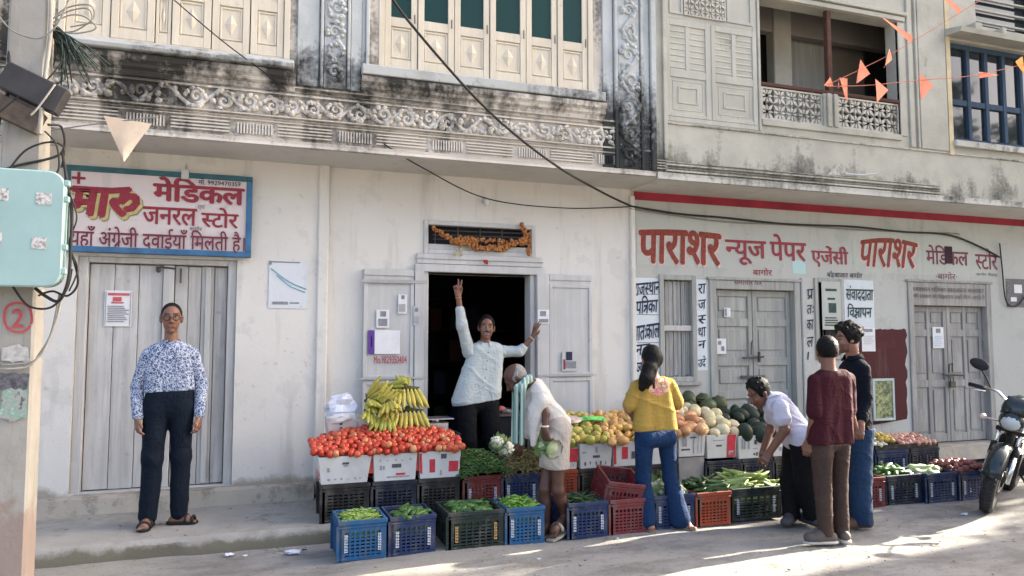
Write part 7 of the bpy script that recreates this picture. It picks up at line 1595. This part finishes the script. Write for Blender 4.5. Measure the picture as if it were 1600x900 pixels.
wire('second pale cord tied round the pole below the number', [at(93,460,-2.735), at(80,520,-2.73), at(62,552,-2.73), at(48,566,-2.74), at(0,571,-2.748)], .005, M_wireg)
wire('pale plastic pipe running down the pole front above the cabinet', [at(80,-10,-2.70), at(78,60,-2.70), at(72,110,-2.74), at(66,160,-2.79), at(62,210,-2.80)], .011, M_wirew)
wire('thin pale stay rod crossing below the dark bracket', [at(86,132,-2.82), at(62,165,-2.83), at(48,180,-2.83)], .005, M_wirew)
for k, (pts) in enumerate(([(82,30),(105,12),(140,8),(146,28),(118,48),(92,50)], [(84,28),(112,16),(138,14),(142,34),(110,42)], [(82,36),(108,24),(132,26),(150,44),(120,52),(90,48)])):
    wire(('outer', 'middle', 'inner')[k] + ' loop of thin wire coiled at the pole above the green wire bundle', [at(x, y, -2.6-.02*k) for x, y in pts], .004, M_wireg, 'wire_coil', 'cable', 'coiled wires at the pole')
b = MB(); rr = random.Random(4); o = at(84, 48, -2.60)
for k in range(46):
    a = R(rr.uniform(-88, -28)); l = rr.uniform(.16, .30); p = Vector((rr.uniform(-.01,.03), rr.uniform(-.04,.02), rr.uniform(-.03,.02))); d = Vector((math.cos(a)*rr.uniform(.5,1.1), rr.uniform(-.35,.35), math.sin(a)))*l
    b.tube([p, p+d*.5+Vector((.02,0,.01)), p+d], .0032, 4)
ob = b.build('wire_bundle', flat('green_black_wire', (.03,.05,.045), .6, .4, 30), smooth=True); ob.location = o; tag(ob, 'frayed bundle of green and black wire ends hanging from the pole', 'wire bundle')
wire('vertical dark cable on the left side of the pole', [at(22,-10,-2.66), at(24,40,-2.67), at(14,90,-2.70), at(18,130,-2.72), at(2,170,-2.75), at(-8,230,-2.75)], .009, M_wire)
for k, (x0, x1) in enumerate(((-2, 24), (-4, 22))):
    wire(('upper', 'lower')[k]+' slack wire arriving at the pole from the left edge', [at(x0-6, 62+10*k, -2.66), at(12, 70+9*k, -2.66), at(x1, 58+12*k, -2.66)], .006, M_wire)
for k, (l, pts, r_) in enumerate((('dark wire looping out above the cabinet lid', [(12,268),(40,235),(78,222),(100,232),(96,262)], .005), ('dark wire hanging in a bow under the cabinet', [(20,448),(45,478),(80,480),(104,452),(112,420)], .006),
        ('thin dark wire wound down the right side of the cabinet', [(108,300),(120,340),(108,380),(121,420),(108,455)], .004), ('thin dark wire dropping along the pole behind the cabinet', [(70,205),(88,226),(92,262),(80,280)], .005),
        ('slack grey wire drooping from the pole top', [(-6,20),(20,48),(60,60),(88,40),(110,-6)], .004), ('thin grey wire crossing the dark bracket', [(-6,180),(30,150),(70,128),(100,92)], .004))):
    wire(l, [at(x, y, -2.74-.012*k) for x, y in pts], r_, M_wire if 'dark' in l else M_wireg)
# ------------------------------------------------------------------ bunting
def flag_m(name, m, w, h, seed, curl=.25):
    rr = random.Random(seed); b = MB(); n = 8; vs = []; a = rr.uniform(0, 6)
    for i in range(n+1):
        u = i/n
        for s in range(5):
            t_ = s/4-.5; ww = w*(1-u); vs.append((t_*ww+.02*u*math.sin(a), curl*w*math.sin(2.6*u+a+3*t_)*u**.7*.6, -h*u))
    b.add(vs, [(5*i+k, 5*i+k+1, 5*i+6+k, 5*i+5+k) for i in range(n) for k in range(4)]); return b.mesh(name, m, True)
def cl(name, col):
    t = NT(name); t.b.inputs['Transmission Weight'].default_value = 0; c = t.mix(smooth_mask(t, 12, .4, .7), col, tuple(x*.85 for x in col)); return t.fin(c, .8, .1)
M_or = cl('orange_bunting_cloth', (.84,.30,.19)); M_pk = cl('pale_cream_bunting_cloth', (.60,.50,.40)); M_or2 = cl('bright_orange_bunting_cloth', (.85,.36,.10))
def flagat(label, px, py, Y, w, h, m, rot, group, seed=1):
    o = bpy.data.objects.new('pennant', flag_m('pennant', m, w, h, seed, .09)); COL.objects.link(o); o.location = at(px, py, Y); o.rotation_euler = rot; o.scale = (1.25, 1, 1.2) if 'orange' in group else (.9, 1, 1); return tag(o, label, 'pennant', group)
GB = 'orange pennants on the balcony strings'
YB = -1.0
wire('string of orange bunting rising from the balcony to the top right', [at(1292,133,YB), at(1345,108,YB-.05), at(1400,80,YB-.1), at(1470,38,YB-.2), at(1545,-8,YB-.3)], .004, flat('orange_bunting_string', (.6,.2,.12), .8), 'bunting_string', 'string')
wire('string of orange bunting crossing from the balcony towards the blue window', [at(1292,135,YB), at(1360,133,YB-.05), at(1440,125,YB-.1), at(1520,118,YB-.15), at(1610,98,YB-.2)], .004, flat('orange_bunting_string', (.6,.2,.12), .8), 'bunting_string', 'string')
flagat('bunched orange pennant hanging lowest at the balcony post', 1318, 122, YB, .13, .20, M_or, (0,R(-8),.3), GB, 1); flagat('bunched orange pennant lying sideways on the rail end', 1300, 128, YB+.01, .09, .12, M_or, (0,R(60),.2), GB, 2); flagat('small orange pennant twisted in the middle of the bunch', 1310, 130, YB-.03, .10, .10, M_or, (.3,R(-70),.5), GB, 3)
flagat('orange pennant in front of the dark veranda opening', 1352, 104, YB-.06, .16, .19, M_or, (.1,R(38),.2), GB, 4); flagat('slim orange pennant above the dark veranda opening', 1392, 84, YB-.1, .12, .20, M_or, (.2,R(35),.6), GB, 5)
flagat('broad orange pennant hanging over the right balustrade', 1378, 132, YB-.06, .19, .21, M_or, (0,R(20),.2), GB, 6); flagat('broad orange pennant hanging before the grey pilaster', 1448, 124, YB-.1, .19, .20, M_or, (.1,R(24),.1), GB, 7)
flagat('long twisted pink orange pennant near the top of the rising string', 1425, 62, YB-.12, .07, .42, M_or, (0,R(118),0), GB, 8); flagat('long twisted pink orange pennant at the very top of the rising string', 1500, 18, YB-.2, .07, .42, M_or, (0,R(120),0), GB, 9)
flagat('twisted orange pennant before the blue window', 1530, 117, YB-.15, .06, .26, M_or, (0,R(-98),0), GB, 10); flagat('bright orange pennant at the right edge before the blue window', 1592, 92, YB-.2, .15, .16, M_or2, (0,R(-30),.2), GB, 11)
wire('string of faded bunting stretched from the pole to the right', [at(-5,212,-2.3), at(60,206,-2.3), at(155,193,-2.3), at(245,183,-2.3)], .004, M_wireg, 'bunting_string', 'string')
flagat('large faded cream pennant hanging over the signboard top', 200, 187, -2.3, .28, .25, M_pk, (0,R(4),.1), 'faded pennants by the pole', 12); flagat('faded pink pennant hanging beside the pole', 46, 206, -2.32, .20, .16, cl('faded_pink_bunting_cloth', (.60,.42,.36)), (0,R(-4),.1), 'faded pennants by the pole', 13)
# garland of dried marigolds over the shop door
gm = NT('dry_marigold'); gm = gm.fin(gm.ramp(gm.noise(55, 3, .6), (.3, (.16,.055,.02)), (.5, (.36,.14,.045)), (.7, (.46,.26,.12))), .9, .1); b = MB(); rr = random.Random(2)
for seg in ([(676,356),(700,372),(720,380),(745,376)], [(712,375),(735,384),(762,388),(790,390)], [(745,388),(775,386),(800,382),(828,366)], [(815,352),(824,372),(826,396)], [(720,372),(760,376),(800,378),(820,380)]):
    for p in curve([at(x, y, -.05) for x, y in seg], 9): 
        for q in range(2): b.ell(p+Vector((rr.uniform(-.014,.014), rr.uniform(-.02,.012), rr.uniform(-.02,.02))), rr.uniform(.012,.022), 6, 5)
gar = b.build('garland', gm, smooth=False); tag(gar, 'dried orange marigold garland draped over the transom above the shop door', 'garland')
b = MB(); [b.ell(at(714+rr.uniform(-4,8), 394+rr.uniform(-6,8), -.07), .014, 6, 5) for _ in range(9)]; b.build('leaf_pendant', flat('dry_leaf_cream', (.40,.36,.22), .9, .5, 40), gar)
b = MB(); [b.ell(at(760+rr.uniform(-4,4), 410+rr.uniform(-4,3), -.07), .014, 6, 5) for _ in range(8)]; b.build('red_pendant', flat('red_flower', (.45,.05,.05), .8, .3, 30), gar)
# ------------------------------------------------------------------ motorcycle (front at local +x)
M_tyre = flat('black_tyre_rubber', (.022,.023,.024), .75, .3, 20, .3, bump=.3); M_mblk = flat('glossy_black_green_paint', (.014,.022,.024), .2, .2, 5, .5); M_chr = flat('polished_metal', (.62,.62,.60), .18, .08, 10, .5, .95); M_mplast = flat('matt_black_plastic', (.018,.018,.019), .55, .2, 10); M_lamp = glass('lamp_glass', (.45,.48,.48), .05)
mt = thing('motorcycle', 'black motorcycle leaning on its stand at the right edge of the street', 'motorcycle', (6.20, -2.03, 0)); mt.rotation_euler = (R(-15), 0, math.atan2(-.50, -.86))
def torus(b, c, r, t, n=28, m=8, sq=1.0):
    vs = [(c[0]+(r+t*math.cos(q))*math.cos(a), c[1]+t*sq*math.sin(q), c[2]+(r+t*math.cos(q))*math.sin(a)) for a in [2*math.pi*i/n for i in range(n)] for q in [2*math.pi*j/m for j in range(m)]]
    b.add(vs, [(i*m+j, i*m+(j+1) % m, ((i+1) % n)*m+(j+1) % m, ((i+1) % n)*m+j) for i in range(n) for j in range(m)])
def wheel(x, t_):
    b = MB(); torus(b, (x, 0, .30), .245, .055, sq=1.0 if t_ < 1.1 else 1.25)
    for i in range(44):
        a = 2*math.pi*i/44; c, s = math.cos(a), math.sin(a)
        for q in (-1, 1): b.tube([(x+.298*c, q*.008, .30+.298*s), (x+.290*math.cos(a+.05), q*.042, .30+.290*math.sin(a+.05))], .006, 4)
    w = b.build('wheel', M_tyre, mt, smooth=True); b = MB(); torus(b, (x, 0, .30), .195, .014, 24, 6, 2.0)
    for i in range(6): a = i*math.pi/3; b.tube([(x+.04*math.cos(a), 0, .3+.04*math.sin(a)), (x+.19*math.cos(a+.15), 0, .3+.19*math.sin(a+.15))], [.02,.013], 6)
    b.tube([(x, -.07, .3), (x, .07, .3)], .045, 14); b.build('rim', M_mplast, w, smooth=False); return w
wf_ = wheel(0, 1.0); wheel(-1.28, 1.2)
b = MB(); torus(b, (.0,.05,.30), .09, .012, 18, 5, .5); b.build('brake_disc', M_chr, wf_)
b = MB(); pr_ = []
for i in range(15):
    a = R(12+ 11.2*i) ; ct, r_ = (0, .335); pr_.append(a)
vs = []
for a in pr_:
    for q in range(7): t_ = (q-3)/3; rr_ = .345-.035*t_*t_; vs.append((rr_*math.cos(a), .074*t_, .30+rr_*math.sin(a)))
b.add(vs, [(7*i+q, 7*i+q+1, 7*i+8+q, 7*i+7+q) for i in range(14) for q in range(6)]); o = b.build('fender', M_mblk, mt, smooth=True); sdm = o.modifiers.new('thickness', 'SOLIDIFY'); sdm.thickness = .006
for s in (-1, 1):
    b = MB(); b.tube([(0, s*.085, .30), (-.10, s*.085, .52)], .030, 10); b.tube([(-.10, s*.085, .52), (-.27, s*.085, .90)], .019, 10); b.build('fork', M_chr, mt, smooth=True)
    b = MB(); b.tube([(-.10, s*.085, .50), (-.15, s*.085, .61)], .034, 10); b.build('fork_boot', M_mplast, mt, smooth=True)
    b = MB(); b.tube(curve([(-.29, 0, .97), (-.27, s*.10, .99), (-.28, s*.20, 1.05), (-.36, s*.36, 1.04)], 5), .012, 8); hb_ = b.build('handlebar', M_chr, mt, smooth=True)
    b = MB(); b.tube([(-.33, s*.29, 1.043), (-.40, s*.43, 1.035)], .020, 10); b.build('grip', M_mplast, hb_, smooth=True)
    b = MB(); b.tube([(-.25, s*.27, 1.02), (-.26, s*.44, 1.0)], [.009,.006], 6); b.build('lever', M_chr, hb_, smooth=True)
    b = MB(); b.tube(curve([(-.30, s*.24, 1.05), (-.27, s*.30, 1.15), (-.30, s*.36, 1.21)], 4), .007, 6); mr_ = b.build('mirror_stalk', M_mplast, mt, smooth=True)
    b = MB(); b.ell((-.30, s*.38, 1.25), (.022,.085,.052), 14, 9, Matrix.Rotation(R(s*12), 3, 'X')); b.build('mirror', M_mplast, mr_, smooth=True)
    b = MB(); b.tube([(-.16, s*.10, .80), (-.15, s*.20, .80)], .010, 6); b.ell((-.14, s*.225, .80), (.045,.032,.032)); b.build('indicator', flat('clear_orange_indicator', (.62,.50,.42), .2, .1, 5, .5), mt, smooth=True)
b = MB(); b.tube([(-.17, -.11, .74), (-.17, .11, .74)], .02, 8); b.tube([(-.25, -.11, .90), (-.25, .11, .90)], .02, 8); b.tube([(-.20, 0, .68), (-.30, 0, .98)], .03, 8); b.build('yoke', M_mplast, mt, smooth=True)
b = MB(); b.ell((-.10, 0, .84), (.10,.105,.10), 16, 10); b.add([(-.13,-.11,.88),(-.13,.11,.88),(-.22,.09,1.04),(-.22,-.09,1.04),(-.03,-.07,.92),(-.03,.07,.92)], [(0,4,5,1),(0,3,4),(1,5,2),(4,3,2,5)]); hl = b.build('headlamp_cowl', M_mblk, mt, smooth=True)
b = MB(); b.ell((-.055, 0, .83), (.06,.082,.075), 16, 10); b.build('headlamp', M_lamp, hl, smooth=True)
b = MB(); b.tube([(-.30,0,.93), (-.36,0,.66), (-.46,0,.36)], .032, 8); b.tube([(-.32,0,.86), (-.70,0,.72), (-1.1,0,.74), (-1.55,0,.80)], .028, 8); b.tube([(-.46,0,.36), (-.9,0,.30), (-1.28,.09,.3)], .025, 8); b.tube([(-.9,0,.30), (-1.28,-.09,.3)], .025, 8); b.build('chassis', M_mplast, mt, smooth=True)
b = MB(); b.tube(curve([(-.30,0,.86), (-.42,0,.91), (-.62,0,.88), (-.78,0,.80)], 4), [.06,.09,.12,.135,.14,.145,.145,.14,.135,.12,.11,.09,.07][:13], 14); b.build('tank', M_mblk, mt, smooth=True)
b = MB(); b.tube(curve([(-.74,0,.82), (-.95,0,.81), (-1.25,0,.84), (-1.5,0,.88)], 4), [.06,.10,.11,.115,.115,.115,.115,.11,.11,.10,.09,.07,.05], 12); b.v = [(x,y*1.15,.78+(z-.78)*.6) for x,y,z in b.v]; b.build('seat', M_mplast, mt, smooth=True)
b = MB(); b.box(-.82,-.48,-.11,.11,.28,.52); b.box(-.60,-.44,-.08,.08,.50,.66); [b.box(-.62,-.42,-.10,.10,.515+.022*k,.523+.022*k) for k in range(6)]; b.tube([(-.7,-.16,.38),(-.7,.16,.38)], .09, 16); b.build('engine', M_mplast, mt, bevel=.012)
b = MB(); b.tube(curve([(-.46,-.05,.52),(-.36,-.09,.40),(-.45,-.14,.25),(-.9,-.16,.26),(-1.45,-.18,.34)], 5), [.022]*11+[.045]*10, 10); b.build('exhaust', M_chr, mt, smooth=True)
b = MB(); b.ell((-1.34,0,.62), (.22,.075,.05), 12, 8); b.build('rear_fender', M_mblk, mt, smooth=True)
for s in (-1, 1): b = MB(); b.tube([(-1.28,s*.12,.30), (-1.08,s*.13,.70)], .03, 8); b.build('shock_absorber', M_chr, mt, smooth=True)
b = MB(); b.tube([(-.72,.11,.30), (-.66,.36,.03)], .012, 6); b.build('side_stand', M_mplast, mt)
# ------------------------------------------------------------------ litter on the street
for k, (px, py, s, m, l) in enumerate(((455,862,.05,M_plast,'crumpled white wrapper on the street below the platform'), (358,866,.03,M_plast,'small white scrap near the platform corner'), (383,868,.016,M_plast,'tiny white scrap beside the small one'), (475,859,.02,PL['navy'],'dark blue scrap beside the crumpled wrapper'), (1507,803,.035,M_plast,'white scrap lying before the motorcycle wheel'), (965,841,.014,M_plast,'white speck before the faded red crate'), (842,873,.014,M_plast,'white speck in front of the old man'))):
    o = crumple('litter_scrap', l, 'litter', m, tuple(ground(px, py, .006)), (s, s*.6, s*.3), k+20, .5, 10)
st_ = lump('stone', flat('street_stone', (.25,.23,.20), .9), (.014,.012,.008), .1); rr = random.Random(31)
for k in range(60):
    x, y = rr.uniform(-1, 7.2), rr.uniform(-3.6, -1.9); put('pebble', st_, (x, y, .004), (0,0,rr.uniform(0,6)), 'small loose stone lying on the dusty street', 'stone', 'loose stones on the street', rr.uniform(.25, .9))
b = MB(); rr = random.Random(77)
for k in range(420):
    x = rr.uniform(-1.4, 7.6); y = rr.choice((rr.uniform(-3.4, -1.75), rr.gauss(-1.22, .05), rr.uniform(-1.1, -.2))); z = .124 if y > -1.11 else .006
    if z > .1 and x > .45: y = rr.uniform(-3.2, -1.75); z = .006
    a = rr.uniform(0, 6.28); l, w = rr.uniform(.006, .022), rr.uniform(.003, .010); d = Vector((math.cos(a), math.sin(a), 0)); e = Vector((-d.y, d.x, 0)); p = Vector((x, y, z)); q = Vector((0, 0, rr.uniform(.002, .008)))
    b.add([p-d*l+q, p-e*w, p+d*l+q*.5, p+e*w+q], [(0,1,2,3)])
tag(b.build('litter_flakes', skin('dry_leaf_flakes', ((.20,.15,.08),(.2,.16,.09)), .9, 6, .1)), 'dry leaf bits and grit strewn over the street and platform', 'grit', kind='stuff')
# ------------------------------------------------------------------ unseen beyond the frame: trees, and houses added to shade the road
def tree(label, x, y, h, cr, seed, n=5200, leaf=.085, dense=(), nat=44):
    rr = random.Random(seed); t = thing('street_tree', label, 'tree', (x, y, 0)); b = MB(); tips = []
    b.tube(curve([(0,0,-.1), (.05,.03,h*.2), (-.04,.05,h*.42)], 4), [.17,.16,.155,.15,.14,.135,.13,.125,.12], 10)
    for k in range(9):
        a, e = k*.7+rr.uniform(-.3,.3), rr.uniform(.25,1.25); L = rr.uniform(.5,.95); p = Vector((-.04,.05,h*.40)); q = p+Vector((math.cos(a)*cr[0]*L*math.cos(e), math.sin(a)*cr[1]*L*math.cos(e), h*.5*math.sin(e)*L)); m_ = p.lerp(q, .5)+Vector((rr.uniform(-.2,.2), rr.uniform(-.2,.2), .15))
        b.tube(curve([p, m_, q], 3), [.085,.075,.06,.05,.04,.03,.02], 6); tips += [m_, q, p.lerp(q, .75)]
    b.build('trunk', flat('grey_brown_bark', (.12,.095,.07), .9, .3, 12, .1, bump=.5), t, smooth=True)
    cl_ = [(tips[rr.randrange(len(tips))]+Vector((rr.gauss(0,.4), rr.gauss(0,.4*min(1, cr[1]/1.5)), rr.gauss(0,.35))), rr.uniform(.25,.6)*min(1, .5+cr[1]/3)) for _ in range(nat)] + [(Vector((rr.uniform(-.9,.9), rr.uniform(*q[0]), rr.uniform(*q[1]))), .24) for q in dense for _ in range(q[2])]; b = MB(); vs = []; fs = []
    for k in range(n):
        c, r_ = cl_[rr.randrange(len(cl_))]; d = Vector((rr.gauss(0,1), rr.gauss(0,1), rr.gauss(0,1))).normalized()*r_*rr.random()**.5; p = c+d; u_ = Vector((rr.gauss(0,1), rr.gauss(0,1), rr.gauss(0,.6))).normalized(); w_ = u_.orthogonal().normalized(); l = leaf*rr.uniform(.7,1.3); i = len(vs)
        vs += [p-u_*l, p+w_*l*.42, p+u_*l, p-w_*l*.42]; fs.append((i,i+1,i+2,i+3))
    b.v = vs; b.f = fs; b.build('crown', skin('tree_leaf', ((.05,.09,.02),(.07,.12,.03)), .6, 3, .25), t); return t
def cut_tree(*a, **k): return tree(*a, **k)
# added unseen houses and tree crowns shaped to pass the low sun in strips
tree('unseen tall leafy tree with its crown shaped to shade the pole and road', 20.5, -.05, 13.0, (1.3, .30), 3, 12000, .12, (((-.22,.36), (9.0,13.5), 150),), 8)
tree('unseen smaller leafy tree shaped to dapple the right of the road', 17.5, -.95, 5.6, (.8, .5), 8, 1700, .085, (((-.3,.40), (3.0,5.3), 20),), 10)
def shade_house(label, x0, x1, y0, y1, h, m, n):
    t = thing('shade_house', label, 'shade_house', (x0, (y0+y1)/2, 0)); w = y1-y0; d = x1-x0
    b = MB(); b.box(0, d, -w/2, w/2, 0, h); b.build('wall', m, t); b = MB(); b.box(-.2, d+.2, -w/2-.02, w/2+.02, h, h+.25); b.build('roof', m, t)
    for k in range(n):
        for z in (1.0, 4.3, 7.6):
            if z+1.4 < h: y = -w/2+w*(k+.5)/n; b = MB(); b.box(-.03, -.002, y-.4, y+.4, z, z+1.3); b.build('window', M_wood, t)
    return t
M_hw = plaster('house_plaster', (.55,.50,.42), (.44,.40,.36)); M_hw2 = plaster('pink_house_plaster', (.52,.40,.34), (.44,.36,.32))
shade_house('unseen cream three storey house behind the trees at the end of the shop row', 21.5, 22.6, .76, 8, 15, M_hw, 3)
shade_house('unseen pinkish three storey house closing the street at the far right', 20, 25, -4.4, -.90, 14, M_hw2, 2)
tree('large spreading tree on the opposite side of the street', 10.5, -11.5, 11, (4.6, 4.0), 12, 9000, .14)
tree('spreading tree on the opposite side behind the motorcycle', 17, -9.5, 10, (3.6, 3.4), 15, 6000, .14)
